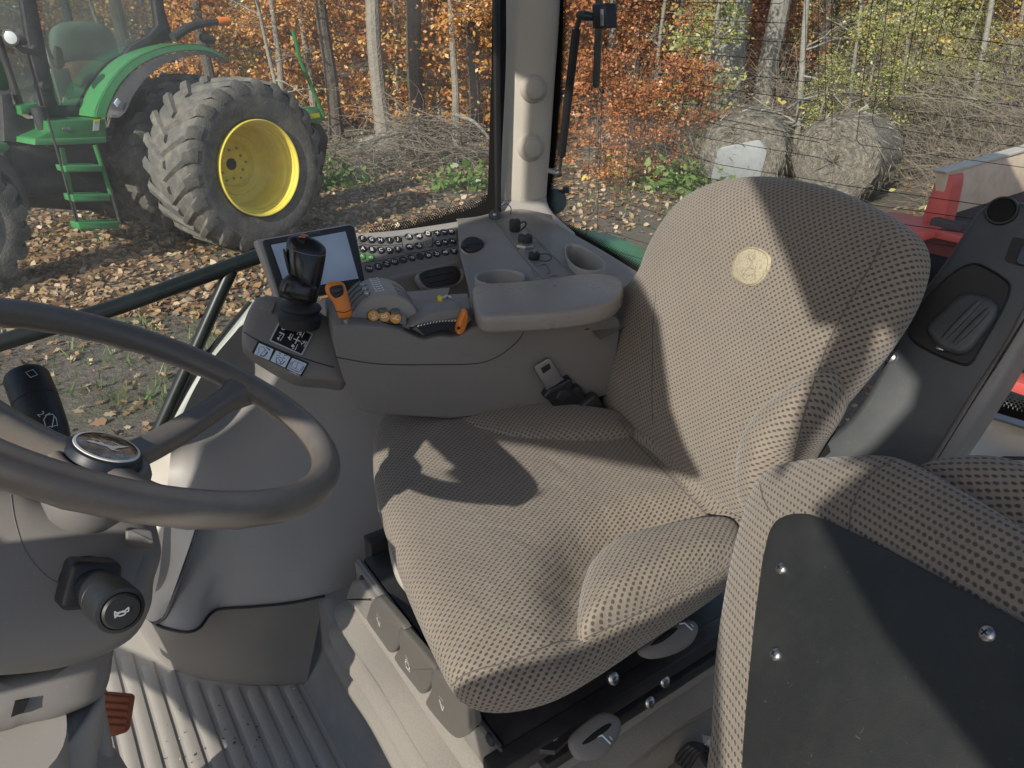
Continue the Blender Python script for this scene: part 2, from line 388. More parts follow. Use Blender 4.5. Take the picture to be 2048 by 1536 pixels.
def glass_mat(name, tint=(.90, .945, .92), dust_haze=.05, dust_haze_col=(.62, .66, .66), dscale=2.2):
    m, nt, b = nodemat(name); nt.nodes.remove(b); out = nt.nodes['Material Output']
    t = nt.nodes.new('ShaderNodeBsdfTransparent'); t.inputs[0].default_value = (*tint, 1)
    g = nt.nodes.new('ShaderNodeBsdfGlossy'); g.inputs['Roughness'].default_value = .02
    fr = nt.nodes.new('ShaderNodeFresnel'); fr.inputs[0].default_value = 1.5
    m1 = nt.nodes.new('ShaderNodeMixShader'); nt.links.new(mth(nt, 'MULTIPLY_ADD', fr.outputs[0], .8, .16 if name == 'glass_tractor' else 0.0), m1.inputs[0]); nt.links.new(t.outputs[0], m1.inputs[1]); nt.links.new(g.outputs[0], m1.inputs[2])
    df = nt.nodes.new('ShaderNodeBsdfDiffuse'); df.inputs[0].default_value = (*dust_haze_col, 1); tl = nt.nodes.new('ShaderNodeBsdfTranslucent'); tl.inputs[0].default_value = (*dust_haze_col, 1)
    ms = nt.nodes.new('ShaderNodeMixShader'); ms.inputs[0].default_value = .5; nt.links.new(df.outputs[0], ms.inputs[1]); nt.links.new(tl.outputs[0], ms.inputs[2])
    f = noise(nt, dscale, 6, .7, dist=1.0); sp = noise(nt, 160, 2, .5)
    spk = ramp(nt, sp, [(.66, (0, 0, 0)), (.76, (.35,)*3)])
    am = mth(nt, 'MULTIPLY', ramp(nt, f, [(.35, (.25,)*3), (.75, (1.4,)*3)]), dust_haze)
    am = mth(nt, 'ADD', am, mth(nt, 'MULTIPLY', spk, dust_haze*2.5), clamp=True)
    m2 = nt.nodes.new('ShaderNodeMixShader'); nt.links.new(am, m2.inputs[0]); nt.links.new(m1.outputs[0], m2.inputs[1]); nt.links.new(ms.outputs[0], m2.inputs[2])
    nt.links.new(m2.outputs[0], out.inputs[0]); return m
glass_mat('glass_side', dust_haze=.12); glass_mat('glass_rear', dust_haze=.055, tint=(.92, .95, .93)); glass_mat('glass_tractor', tint=(.80, .88, .85), dust_haze=.16, dust_haze_col=(.6, .68, .66), dscale=2.0)  # dust doubles as bright haze and, on the tractor panes, pale reflection streaks
# ------------------------------------------------------------------ planes of the cab
RW = Fr((0, 1.97, 0), -Lx)            # right-hand side window
BW = Fr((.13, 2.0, 0), -Rx)           # rear window
FLOOR = Fr((0, 0, 0), (0, 0, 1), u=Rx)
# ---- cab floor with ribs
rA = float(onz(610, 1370, 0)@Rx)
floor = thing('cab_floor', 'ribbed grey cab floor mat with scattered dirt, lit by the sun in front of the seat', 'floor mat', (-.5, .7, 0))
mb = MB()
def fl(r, l): return V3(0, 0, 0)+Rx*r+Lx*l
rows = []
for l in np.linspace(-.5, 1.62, 30): rows.append([fl(r, l) for r in np.linspace(-.75, rA, 26)])
n0 = len(rows[0]); V = [p for r in rows for p in r]
mb.add(V, [(i*n0+j, i*n0+j+1, (i+1)*n0+j+1, (i+1)*n0+j) for i in range(len(rows)-1) for j in range(n0-1)])
obj('mat', mb, M['floor_mat'], floor)
e0 = onz(325, 1350, 0)@Rx; e6 = onz(567, 1376, 0)@Rx; pitch_r = (e6-e0)/6
mb = MB(); FLR = Fr((0, 0, .0), (0, 0, 1), u=Rx)      # u = Rx, v = Lx
ends = [1.30, 1.235, 1.19, 1.13, 1.083, 1.058, 1.045, 1.035, 1.03, 1.035]
tops = {0: (325, 1350), 1: (372, 1371), 2: (416, 1379), 3: (456, 1381), 4: (495, 1381), 5: (533, 1379), 6: (570, 1374)}
for k in range(-5, 7):
    r0 = e0+pitch_r*k
    if k in tops: l1 = float(onz(*tops[k], 0)@Lx)
    else: l1 = float(onz(*tops[0], 0)@Lx)+.05*(-k)
    w_ = pitch_r*.70
    P = round_poly([(r0, -.45), (r0+w_, -.45), (r0+w_, l1), (r0, l1)], .012, 3)
    mb.prism(P, FLR, 0.0005, .0034, .0008, 2)
obj('rib', mb, M['floor_mat'], floor, kind='stuff' if False else None)
# crumbs and mud flakes on the mat
mb = MB()
for _ in range(60):
    px = rnd.uniform(330, 640); py = rnd.uniform(1400, 1536)
    if rnd.random() < .35: px = rnd.gauss(490, 60); py = rnd.gauss(1480, 40)
    p = onz(px, py, .0046); s_ = rnd.uniform(.0006, .0024)
    if p@Rx > rA-.01: continue
    mb.box(p+V3(0, 0, s_*.3), (s_*rnd.uniform(1, 2.5), s_, s_*.6), ax=[(math.cos(a := rnd.uniform(0, 6)), math.sin(a), 0), (-math.sin(a), math.cos(a), 0), (0, 0, 1)], mi=rnd.randint(0, 1))
obj('dirt', mb, [M['bark_dark'], M['tan_panel']], floor, kind='stuff')
# ---- seat plinth with its sloping riser
mb = MB()
prof = [(rA-.004, .001), (rA, .004), (rA+.035, .05), (rA+.047, .075), (rA+.053, .19), (rA+.058, .205), (rA+.075, .212), (rA+.9, .212)]
rows = [[fl(r, l)+V3(0, 0, z) for r, z in prof] for l in np.linspace(-.5, float(onz(640, 1300, .05)@Lx)+.12, 12)]
n0 = len(prof); V = [p for r in rows for p in r]
mb.add(V, [(i*n0+j, (i+1)*n0+j, (i+1)*n0+j+1, i*n0+j+1) for i in range(len(rows)-1) for j in range(n0-1)])
pl = obj('seat_plinth', mb, M['riser'], loc=fl(rA+.2, .7), label='grey moulded floor step with a sloping riser under the operator seat', cat='floor step', sharp=50)
# ---- side console: kick wall, moulded shell, keypad, tops
con = thing('side_console', 'long taupe moulded side console with keypad and cup holder along the right window', 'console', (-.35, 1.4, 0))
mb = MB()
mb.patch([[onz(*p, .0) for p in [(225, 1170), (262, 1235), (285, 1270), (325, 1325), (380, 1352), (450, 1366), (530, 1372), (612, 1368)]],
          [onz(*p, .02) for p in [(226, 1162), (263, 1227), (287, 1262), (328, 1316), (382, 1341), (450, 1354), (530, 1359), (616, 1354)]],
          [onz(*p, .21) for p in [(240, 1110), (275, 1190), (303, 1225), (345, 1235), (395, 1225), (460, 1208), (560, 1200), (650, 1184)]]], 60, 20)
obj('kick_panel', mb, M['taupe_mid'], con)
mb = MB()
shell_rows = [
 [(.215, p) for p in [(297, 1236), (318, 1250), (347, 1259), (378, 1262), (400, 1252), (418, 1228), (440, 1216), (500, 1212), (580, 1204), (650, 1190), (760, 1150)]],
 [(.245, p) for p in [(304, 1205), (322, 1212), (348, 1215), (375, 1212), (400, 1203), (425, 1188), (455, 1180), (510, 1176), (585, 1168), (660, 1152), (770, 1115)]],
 [(.30, p) for p in [(318, 1150), (340, 1140), (370, 1130), (400, 1124), (430, 1118), (465, 1112), (500, 1108), (550, 1103), (620, 1090), (690, 1075), (790, 1050)]],
 [(.37, p) for p in [(328, 1055), (360, 1045), (395, 1035), (430, 1027), (465, 1018), (500, 1010), (540, 1002), (590, 992), (650, 980), (715, 965), (810, 950)]],
 [(.44, p) for p in [(338, 940), (372, 938), (405, 930), (440, 918), (480, 905), (525, 893), (570, 884), (620, 874), (675, 865), (740, 855), (830, 840)]],
 [(.53, p) for p in [(352, 860), (382, 835), (415, 815), (450, 800), (495, 788), (540, 778), (590, 770), (640, 762), (695, 755), (760, 745), (850, 735)]],
 [(.62, p) for p in [(410, 740), (440, 722), (470, 706), (500, 695), (540, 685), (585, 676), (630, 670), (680, 664), (730, 658), (800, 650), (880, 640)]],
 [(.67, p) for p in [(478, 655), (500, 640), (525, 628), (550, 618), (585, 610), (625, 603), (665, 598), (710, 593), (760, 588), (830, 582), (900, 575)]]]
mb.patch([[onz(*p, z) for z, p in r] for r in shell_rows], 80, 70)
obj('moulded_shell', mb, M['taupe'], con, label='big smooth bulging side shell below the armrest controls', sharp=60)
# seam of the shell and the cream lower panel in front of it
mb = MB()
def zz(p, z, k=.012): q = onz(*p, z); return q+unit(CAMP-q)*k
mb.patch([[zz(p, z) for z, p in r] for r in [
 [(.45, (312, 888)), (.45, (330, 886)), (.45, (342, 893))], [(.43, (288, 935)), (.43, (330, 928)), (.43, (378, 927))], [(.40, (276, 985)), (.40, (335, 985)), (.40, (402, 975))],
 [(.36, (280, 1055)), (.36, (335, 1055)), (.365, (391, 1052))], [(.29, (285, 1145)), (.29, (325, 1143)), (.30, (362, 1140))], [(.235, (285, 1215)), (.235, (310, 1222)), (.24, (336, 1212))], [(.22, (290, 1238)), (.22, (308, 1243)), (.225, (325, 1234))]]], 24, 40)
obj('door_pocket_panel', mb, M['cream'], con, sharp=60)
mb = MB(); mb.tube(smooth_open([zz(p, z, .006) for z, p in [(.46, (345, 893)), (.43, (384, 926)), (.40, (407, 962)), (.37, (397, 1045)), (.30, (368, 1138)), (.245, (341, 1212)), (.225, (329, 1236)), (.218, (308, 1247))]], 50), .0028, 8)
obj('seam', mb, M['taupe_dark'], con)
mb = MB(); mb.tube(smooth_open([zz(p, .214, .003) for p in [(297, 1238), (318, 1252), (347, 1261), (378, 1264), (401, 1254), (419, 1230), (441, 1218), (500, 1214), (580, 1206), (650, 1192)]], 60), .0026, 8)
obj('edge_gap', mb, M['rubber_seal'], con)
# pale sill strip between shell and window glass
mb = MB()
mb.patch([[RW.hit(x, y, .02) for x, y in [(505, 598), (470, 640), (430, 688), (385, 745), (340, 815), (300, 880), (270, 950), (235, 1040)]],
          [RW.hit(x, y, .045) for x, y in [(512, 606), (478, 655), (440, 706), (398, 765), (358, 835), (322, 905), (296, 965), (262, 1060)]],
          [RW.hit(x, y, .05) for x, y in [(520, 640), (492, 690), (455, 740), (415, 800), (378, 870), (345, 930), (320, 1000), (290, 1090)]]], 40, 8)
obj('sill_strip', mb, M['white_label'] if False else plain('sill_grey', (.30, .33, .31), .5, var=.1), con)
mb = MB(); mb.tube(smooth_open([RW.hit(x, y, .03) for x, y in [(500, 603), (463, 646), (424, 694), (379, 750), (334, 820), (294, 885), (262, 955), (228, 1045)]], 40), .004, 8)
obj('window_seal', mb, M['rubber_seal'], con)
# keypad section: top lip, inclined panel and wall below
def rw(px, py, o): return RW.hit(px, py, o)
kx = [690, 745, 800, 850, 890, 926]
topy = [472, 468, 463, 456, 450, 444]; boty = [573, 560, 546, 535, 525, 516]
mb = MB()
mb.patch([[rw(x-2, y+26, -.012) for x, y in zip(kx, topy)], [rw(x, y-2, .004) for x, y in zip(kx, topy)], [rw(x, y+1, .016) for x, y in zip(kx, topy)],
          [rw(x, y+8, .028) for x, y in zip(kx, topy)]], 50, 14)
obj('top_lip', mb, M['taupe'], con, sharp=70)
mb = MB()
kp_rows = [[rw(x+(-.5+t)*0, y0+8+(y1-y0-8)*t, .028+.085*t) for x, y0, y1 in zip([k+9*t for k in kx], topy, boty)] for t in (0, .33, .66, 1)]
mb.patch(kp_rows, 50, 16)
keypad = obj('keypad_panel', mb, M['taupe_dark'], con, sharp=70)
bv_key = bvh_of(keypad)
mb = MB()
xx = [700, 755, 810, 860, 900, 935]
mb.patch([[rw(x, y, .113) for x, y in zip([k+9 for k in kx], boty)], [rw(x, y+5, .119) for x, y in zip([k+10 for k in kx], boty)],
          [rw(x+4, y+18, .117) for x, y in zip([k+10 for k in kx], boty)], [rw(x+16, y+70, .125) for x, y in zip([k+10 for k in kx], boty)], [rw(x+30, y+150, .14) for x, y in zip([k+10 for k in kx], boty)]], 50, 20)
wall = obj('lower_wall', mb, M['taupe_mid'], con, sharp=70)
# pocket opening in that wall
PK = Fr(rw(878, 556, .135), unit(-Lx*.82+UP*.5), u=Rx)
oc = [(836, 552), (858, 541), (905, 533), (921, 540), (923, 556), (908, 570), (862, 578), (846, 572)]
mb = MB(); o_ = smooth_closed(PK.px(oc), 60); c_ = o_.mean(0); ring = []
for k, h in ((1.10, -.01), (1.10, .004), (1.06, .008), (1.0, .008), (.95, .003), (.94, -.0005)): ring.append([PK.w(*(c_+(q-c_)*k), h) for q in o_])
mb.rings(ring, cap0=False, cap1=False); pk = obj('pocket', mb, M['taupe_mid'], con)
mb = MB(); mb.sheet([tuple(c_+(q-c_)*.945) for q in o_], PK, .0005); ph = obj('recess', mb, plain('recess_dark', (.035, .032, .03), .6), pk)
mb = MB()
for y0 in ((850, 556, 905, 545), (856, 567, 898, 559)): line_on(mb, PK.px([y0[:2], y0[2:]]), PK, .0016, .0012)
obj('slot', mb, M['hole'], pk)
cc = onz(1000, 558, .722)
ov = smooth_closed([onz(x, y, .738)[:2] for x, y in [(1130, 497), (1143, 490), (1165, 497), (1195, 515), (1211, 531), (1204, 544), (1178, 547), (1150, 538), (1133, 519)]], 48)
ovc = ov.mean(0)
def in_hole(q):
    if np.hypot(q[0]-cc[0], q[1]-cc[1]) < .0505: return True
    d = q[:2]-ovc; a = np.arctan2(d[1], d[0]); dd = ov-ovc; aa = np.arctan2(dd[:, 1], dd[:, 0]); k = np.argmin(np.abs(np.angle(np.exp(1j*(aa-a))))); return np.hypot(*d) < .95*np.hypot(*dd[k])
# console top behind the keypad: outlet face, connector strip, window-side top
def zrow(ps): return [onz(x, y, z) for x, y, z in ps]
mb = MB()
mb.patch([zrow([(912, 438, .762), (955, 433, .762), (990, 424, .765)]), zrow([(916, 448, .757), (958, 443, .757), (992, 436, .757)]), zrow([(917, 482, .730), (972, 476, .735), (1022, 470, .748)]), zrow([(922, 518, .703), (985, 517, .715), (1052, 514, .738)]),
          zrow([(930, 548, .690), (1000, 552, .70), (1085, 548, .73)]), zrow([(940, 592, .672), (1030, 602, .69), (1122, 588, .72)]), zrow([(955, 655, .66), (1060, 660, .68), (1180, 660, .71)])], 90, 120, skip=in_hole)
outs = obj('outlet_section', mb, M['taupe_mid'], con, sharp=60)
mb = MB()
mb.patch([zrow([(982, 428, .768), (1040, 418, .775), (1104, 430, .775)]), zrow([(992, 438, .757), (1050, 436, .76), (1110, 445, .757)]), zrow([(1022, 472, .748), (1085, 466, .748), (1150, 470, .735)]), zrow([(1052, 514, .738), (1118, 500, .737), (1210, 504, .715)]),
          zrow([(1122, 588, .72), (1195, 562, .72), (1300, 560, .685)]), zrow([(1200, 680, .70), (1290, 640, .70), (1430, 640, .66)])], 120, 120, skip=in_hole)
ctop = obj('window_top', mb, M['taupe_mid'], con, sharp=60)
bv_top = bvh_of(ctop, outs)
mb = MB()
for pl_ in ([(988, 440), (1050, 520), (1118, 592)], [(1047, 452), (1105, 512), (1172, 572)]):
    pts = [stick(bv_top, x, y, .0005)[0] for x, y in smooth_open(pl_, 14)]
    mb.tube([p for p in pts if p is not None], .0016, 6)
obj('seam', mb, M['taupe_dark'], con)
mb = MB()
for cx, cy, s_ in ((1080, 541, 1.0), (1102, 563, 1.0)):
    P = [stick(bv_top, cx+dx*s_, cy+dy*s_, .001)[0] for dx, dy in round_poly([(-18, -4), (12, -13), (21, 5), (-9, 13)], 4, 3)]
    if all(p is not None for p in P): mb.tube(P, .0009, 6, closed=True)
obj('cover_outline', mb, M['taupe_dark'], con)
# cup holder and oval tray
def ring_cup(name, poly, ctr, hgt, deep, mat, wall_t=.006, lab=None):
    P = np.array(poly); c = P.mean(0); mb = MB(); f = Fr((0, 0, 0), (0, 0, 1), u=(1, 0, 0)); L = []
    for k, h in ((1.0, -.05), (1.0, hgt-.004), (.985, hgt-.001), (.96, hgt), (.93, hgt-.001), (.915, hgt-.005), (.90, -deep)): L.append([V3(*(c+(q-c)*k), ctr+h) for q in P])
    mb.rings(L, cap0=False, cap1=True); o = obj(name, mb, mat, con, sharp=60, label=lab); return o, [tuple(c+(q-c)*.905) for q in P], c
circ = [(cc[0]+.0545*math.cos(t), cc[1]+.0545*math.sin(t)) for t in np.linspace(0, 2*np.pi, 56, endpoint=False)]
cup, inn, _ = ring_cup('cup_holder', circ, .722, .006, .085, M['taupe'], lab='round open cup holder behind the armrest')
tr, inn, _ = ring_cup('oval_tray', [tuple(p) for p in ov], .738, .006, .05, M['taupe'], lab='oval storage tray beside the rear window')
# sockets with their caps
def knurled(mb, o, ax, r, h, n=18, mi=0):
    prof = [(r*.9, 0), (r, h*.12), (r, h*.8), (r*.9, h*.95), (r*.55, h)]
    V = []; ax = unit(ax); a = unit(np.cross(ax, [0, 1, .2])); b = np.cross(ax, a); m = n*4
    RR = [[o+ax*hh+rr*(1+(.05 if (j//2) % 2 else 0))*(math.cos(t)*a+math.sin(t)*b) for j, t in enumerate(np.linspace(0, 2*np.pi, m, endpoint=False))] for rr, hh in prof]
    mb.rings(RR, mi=mi)
def socket(px, py, r, h, lab, nut=False, grey=False, capc='bolt_metal'):
    p, n_ = stick(bv_top, px, py)
    if p is None: p, n_ = onz(px, py, .757), UP
    ax = unit(n_+UP*.3); mb = MB(); knurled(mb, p, ax, r, h)
    o = obj('socket_cap', mb, M['black_rubber'] if not grey else plain('grey_cap', (.05, .055, .05), .55), con, label=lab)
    mb = MB(); mb.lathe([(r*.3, h), (r*.3, h+.003), (r*.1, h+.004)], p, ax, 14); obj('rivet', mb, M[capc], o)
    if nut:
        mb = MB(); mb.lathe([(r*1.35, -.002), (r*1.4, .003), (r*1.3, .008), (r*.9, .009)], p, ax, 6); mb.lathe([(r*1.15, .008), (r*1.15, .014)], p, ax, 24); obj('hex_nut', mb, M['bolt_metal'], o)
    return o, p, ax
s1, p1, a1 = socket(1030, 462, .0135, .03, 'black round socket cap nearest the pillar')
s2, p2, a2 = socket(1050, 494, .0165, .030, 'large black socket cap on a metal hex nut', nut=True)
s3, p3, a3 = socket(1068, 518, .0125, .016, 'low black socket cap with a thin tether')
s4, p4, a4 = socket(988, 431, .014, .016, 'grey socket cap on the ledge by the pillar', grey=True)
def tether(o, pxs, zs, r=.0012):
    mb = MB(); mb.tube(smooth_open([onz(x, y, z) for (x, y), z in zip(pxs, zs)], 24), r, 6); obj('tether', mb, M['black_rubber'], o)
tether(s3, [(1078, 508), (1095, 508), (1103, 515), (1095, 522), (1080, 521)], [.752, .752, .748, .745, .742])
tether(s1, [(1038, 448), (1048, 443), (1052, 450), (1042, 460)], [.785, .79, .78, .765], .002)
tether(s4, [(1000, 414), (1012, 408), (1022, 416), (1020, 430)], [.79, .80, .785, .768])
q, nq = stick(bvh_of(outs), 946, 494, .001); nq = unit(nq-Lx*.35)
mb = MB(); mb.lathe([(.0335, -.006), (.0335, .002), (.030, .005), (.027, .003), (.026, -.004)], q, nq, 40); oc_ = obj('power_outlet', mb, M['taupe_mid'], con, label='round power outlet with a black flip cap beside the keypad')
mb = MB(); mb.lathe([(.0255, -.003), (.0255, .008), (.0235, .0105), (.012, .0115)], q, nq, 36); a_ = unit(np.cross(nq, UP)); b_ = np.cross(nq, a_)
mb.box(q-unit(Rx)*.026+nq*.006, (.016, .009, .006), ax=[a_, b_, nq], r=.002); mb.box(q+nq*.011, (.046, .007, .004), ax=[a_, b_, nq], r=.0015)
obj('flip_cap', mb, M['black_rubber'], oc_)
# ---- keypad buttons
KF = Fr(rw(800, 505, .07), V3(0, 0, 1), u=Rx)
def glyph_fr(px, py):
    p, nn = stick(bv_key, px, py); return Fr(p, nn, u=unit(at(px+20, py-3.2, 1.7)-at(px, py, 1.7)))
key_letters = [(724, 478, 'F'), (742, 480, 'G'), (760, 481, 'H'), (778, 481, 'I'), (795, 479, 'J'), (725, 498, 'A'), (743, 500, 'B'), (761, 501, 'C'), (778, 501, 'D'), (795, 499, 'E')]
def key(px, py, txt=None, mat='black_plastic', ink='white_ink', draw=None, r=.0094, size=.0132):
    f = glyph_fr(px, py); mb = MB(); mb.lathe([(r*1.1, -.001), (r*1.1, .0006), (r*1.03, .0008), (r, .0022), (r*.93, .0028), (r*.5, .0030)], f.o, f.n, 24)
    if txt: text_on(mb, txt, f, 0, 0, size, 0.0033, mi=1)
    if draw: draw(mb, f)
    return obj('button', mb, [M[mat], M[ink]], keypad)
for x, y, t in key_letters: key(x, y, t)
def ic(*strokes, fills=()):
    def d(mb, f):
        k = .0014
        for s_ in strokes: line_on(mb, [(a*k, b*k) for a, b in s_], f, .0014, 0.0033, mi=1)
        for p_ in fills: mb.sheet([(a*k, b*k) for a, b in p_], f, 0.0033, mi=1)
    return d
def circ_pts(r, a0=0, a1=2*math.pi, n=14, c=(0, 0)): return [(c[0]+r*math.cos(t), c[1]+r*math.sin(t)) for t in np.linspace(a0, a1, n)]
tractor_ic = ic(circ_pts(1.6, c=(2, -1)), circ_pts(1, c=(-2.4, -1.8)), [(-3, 0), (0, .4), (.4, 3.5), (3.2, 3.5), (3.4, 1)])
bubbles = ic(circ_pts(1.1, c=(-3, -1)), circ_pts(1.1, c=(-1, 1)), [(0, -2), (3, -2), (3.4, 2.6), (1.2, 2.6), (.6, -2)])
seatic = ic([(-4, -1), (4, -1)], [(-1, -3), (3, -3), (3, 0)], circ_pts(1.3, c=(1, 3)))
for x, y, d in [(817, 474, None), (837, 473, tractor_ic), (855, 468, ic(circ_pts(2.6), circ_pts(4, .5, 2.6), circ_pts(4, 3.6, 5.7))), (819, 494, bubbles), (837, 492, seatic)]:
    if d is None:
        f_d = tractor_ic
        def both(mb, f): ic([(-1, 0), (-1, 3.4), (3, 3.4), (3, .4)], circ_pts(1.2, c=(2, .4)))(mb, f); text_on(mb, 'AUTO', f, 0, -.0034, .0048, 0.0033, mi=1)
        key(x, y, draw=both)
    else: key(x, y, draw=d)
key(856, 489, mat='taupe_dark')
key(874, 467, draw=ic([(-3.4, 0), (3.4, 0)], [(0, -3.4), (0, 3.4)])); key(888, 465, draw=ic([(-3.4, 0), (3.4, 0)]))
key(902, 464, draw=ic(circ_pts(1.5, c=(-2, 1)), circ_pts(1.5, c=(2, 1.4)), [(-3, -3), (3, 3.4)], [(0, -3), (2.4, -3)]))
key(876, 487, draw=ic(circ_pts(3, .4, 2.8), circ_pts(3, 3.5, 5.9))); 
key(890, 485, draw=ic([(-2.6, -2), (-2.6, 2)], fills=([(2, -2), (-2, 0), (2, 2)],))); key(904, 483, draw=ic([(2.6, -2), (2.6, 2)], fills=([(-2, -2), (2, 0), (-2, 2)],)))
for x, y, d in [(738, 538, ic([(-4, 2), (-4, -2)], [(4, 2), (4, -2)], [(-4, 2), (-2, 2)], [(4, 2), (2, 2)], circ_pts(1.4))), (756, 533, ic([(-3, -3), (3, -3)], [(-2, -3), (0, 3.4), (2, -1)], [(-3, 0), (-1, 3)])), (773, 528, ic([(-3, 3), (2, 3), (3, 1.4), (-3, -1), (-2, -3), (3, -3)])), (789, 524, ic([(-4, -3), (-4, 3)], [(-2, -2), (2, -2), (3, 2), (-1, 2), (-2, -2)])), (823, 516, ic([(-4, 0), (-1, 0)], circ_pts(2.2, c=(1.6, 0)))), (840, 513, None), (856, 511, ic(circ_pts(2.2, c=(1, -1)), [(-3, -3), (0, -3)], [(-3, 3), (-2, 1)])), (873, 508, ic(circ_pts(2.2, c=(1, -1)), [(-3, -3), (0, -3)], [(-3, 3), (-1.4, 3), (-2, 1)])), (890, 505, tractor_ic), (907, 503, ic([(-2, -3), (2, -3)], [(0, -3), (0, 0)], circ_pts(1.8, c=(0, 1)), [(-4, 3.5), (-2, 2)], [(4, 3.5), (2, 2)]))]:
    key(x, y, draw=d, ink='grey_ink' if x < 835 else 'white_ink')
key(806, 520, 'iTEC', ink='grey_ink', size=.0062)
key(723, 513, mat='green_cap', draw=ic([(-2, -2), (0, 3), (2, -2)])); key(741, 516, mat='green_cap', draw=ic([(-2.6, -2.4), (-2.6, 1.4)], [(-.4, -2.4), (-.4, 2.4)], circ_pts(3, -1, 1, c=(-.6, 0))))
mb = MB()
for loop in ([(808, 465), (860, 457), (866, 462), (864, 497), (858, 502), (812, 506), (806, 500)], [(866, 460), (905, 454), (912, 459), (913, 486), (908, 491), (870, 494), (866, 488)]):
    mb.tube([stick(bv_key, x, y, .0004)[0] for x, y in smooth_closed(loop, 40)], .0006, 5, closed=True)
mb.tube([p for p in [stick(bv_key, x, y, .0004)[0] for x, y in [(720, 527), (760, 521), (800, 512), (850, 502), (910, 492)]] if p is not None], .0006, 5)
mb.tube([stick(bv_key, x, y, .0006)[0] for x, y in [(718, 487), (742, 491), (778, 491), (805, 489)]], .0007, 5)
obj('keypad_outline', mb, M['black_plastic'], keypad)
# ------------------------------------------------------------------ armrest console (swivels with the seat)
sL = unit(V3(.317, -.948, 0)); sF = unit(V3(-.948, -.317, 0))
AP = Fr(V3(.064, 1.22, .0), sL)       # u = seat rearwards, v = up
arm = thing('armrest_console', 'taupe armrest control box with levers at the right of the operator seat', 'control console', AP.hit(940, 760))
mb = MB()
side = [(667, 668), (668, 656), (676, 650), (700, 648), (763, 652), (800, 660), (818, 668), (850, 682), (880, 672), (915, 676), (940, 656), (958, 652), (1050, 650), (1170, 640), (1222, 628), (1242, 640), (1236, 700), (1215, 792), (1100, 815), (900, 838), (765, 830), (716, 822), (688, 760), (672, 710)]
mb.prism(round_poly(AP.px(side), .012, 3), AP, -.15, 0, .004, 3)
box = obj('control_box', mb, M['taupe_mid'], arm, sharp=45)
mb = MB(); g_ = smooth_open(AP.px([(671, 714), (760, 728), (880, 729), (950, 727), (985, 718), (1015, 700), (1040, 676), (1053, 651)]), 40); line_on(mb, g_, AP, .0016, .0006)
obj('seam', mb, M['rubber_seal'], box)
# armrest pad
ARZ = Fr((0, 0, .765), (0, 0, 1), u=Rx)
pad = [(946, 612), (944, 592), (958, 584), (1020, 581), (1090, 574), (1150, 565), (1205, 562), (1237, 569), (1247, 586), (1240, 606), (1218, 622), (1175, 634), (1100, 643), (1020, 647), (968, 648), (951, 634)]
mb = MB(); mb.inflate(ARZ.px(pad), ARZ, .021, .021, p=5, nr=18, hfun=lambda a, b: 0, pb=6)
obj('armrest_pad', mb, plain('arm_skin', (.27, .248, .228), .30, grain=.0006, gscale=420, var=.04, dirt=(.25, .22, .19), dirt_amt=.05), arm, label='worn shiny soft armrest pad', sharp=70)
# quadrant with throttle lever
mb = MB()
quad = [(812, 660), (832, 645), (860, 630), (890, 621), (918, 619), (938, 628), (947, 641), (932, 656), (919, 668), (890, 662), (868, 667), (849, 675), (828, 660)]
mb.prism(round_poly(AP.px(quad), .003, 2), AP, -.05, -.004, .004, 3)
qd = obj('throttle_quadrant', mb, M['taupe_mid'], arm)
mb = MB(); arcp = AP.px([(830, 652), (858, 645), (885, 642), (915, 644), (921, 660), (914, 664), (888, 660), (868, 664), (850, 672)]); mb.sheet(arcp, AP, -.0022); sl = obj('arc_slot', mb, plain('arc_dark', (.012, .018, .03), .4), qd)
mb = MB()
for k, t in enumerate(np.linspace(0, 1, 13)):
    x = 836+t*74; y = 652-10.5*math.sin(min(1, t*1.15)*1.57)
    wdt = 3.6 if k == 0 else 2.0
    mb.sheet(AP.px([(x-wdt*.5, y+2.4), (x+wdt*.5, y+2.2), (x+wdt*.5+1.6, y-1.2), (x-wdt*.5+1.6, y-1.0)]), AP, -.0016)
obj('scale_marks', mb, M['white_ink'], qd)
mb = MB(); mb.prism(round_poly(AP.px([(910, 657), (913, 644), (919, 630), (924, 618), (931, 617), (934, 630), (931, 646), (926, 659), (918, 666), (911, 663)]), .004, 3), AP, -.002, .013, .004, 3)
mb.lathe([(.003, .0), (.003, .0006)], AP.hit(917, 656, .013), AP.n, 12, mi=1)
obj('throttle_lever', mb, [M['orange'], M['black_plastic']], arm, label='small flat orange throttle lever')
# BC / B / A button block
BB = Fr(AP.hit(768, 640, -.022), unit(AP.n+UP*.75), u=AP.u)
mb = MB(); mb.prism(round_poly(BB.px([(722, 655), (733, 634), (740, 622), (800, 626), (814, 630), (814, 656), (800, 652), (760, 648)]), .004, 3), BB, -.03, .0, .004, 3)
bb = obj('button_block', mb, M['taupe_mid'], arm)
for x, y, t in ((747, 632, 'BC'), (769, 633, 'B'), (791, 637, 'A')):
    p = BB.hit(x, y); a, b, _ = BB.loc(p); mb = MB(); mb.lathe([(.0096, .0), (.0096, .0016), (.009, .0023), (.004, .0024)], p, BB.n, 28)
    mb.lathe([(.0104, .0002), (.0102, .0012), (.0094, .0014)], p, BB.n, 28, mi=2, caps=False)
    text_on(mb, t, BB, a, b, .0145 if len(t) < 2 else .0105, .0030, mi=1, rot=math.pi*.5+.15); obj('button', mb, [M['amber'], M['white_ink'], M['black_plastic']], bb)
for x, y in ((764, 621), (790, 624)):
    mb = MB(); mb.lathe([(.0085, .0), (.0085, .003), (.006, .005)], BB.hit(x, y, -.003), unit(UP+AP.n*.3), 20); obj('round_switch', mb, M['taupe_dark'], bb)
mb = MB()
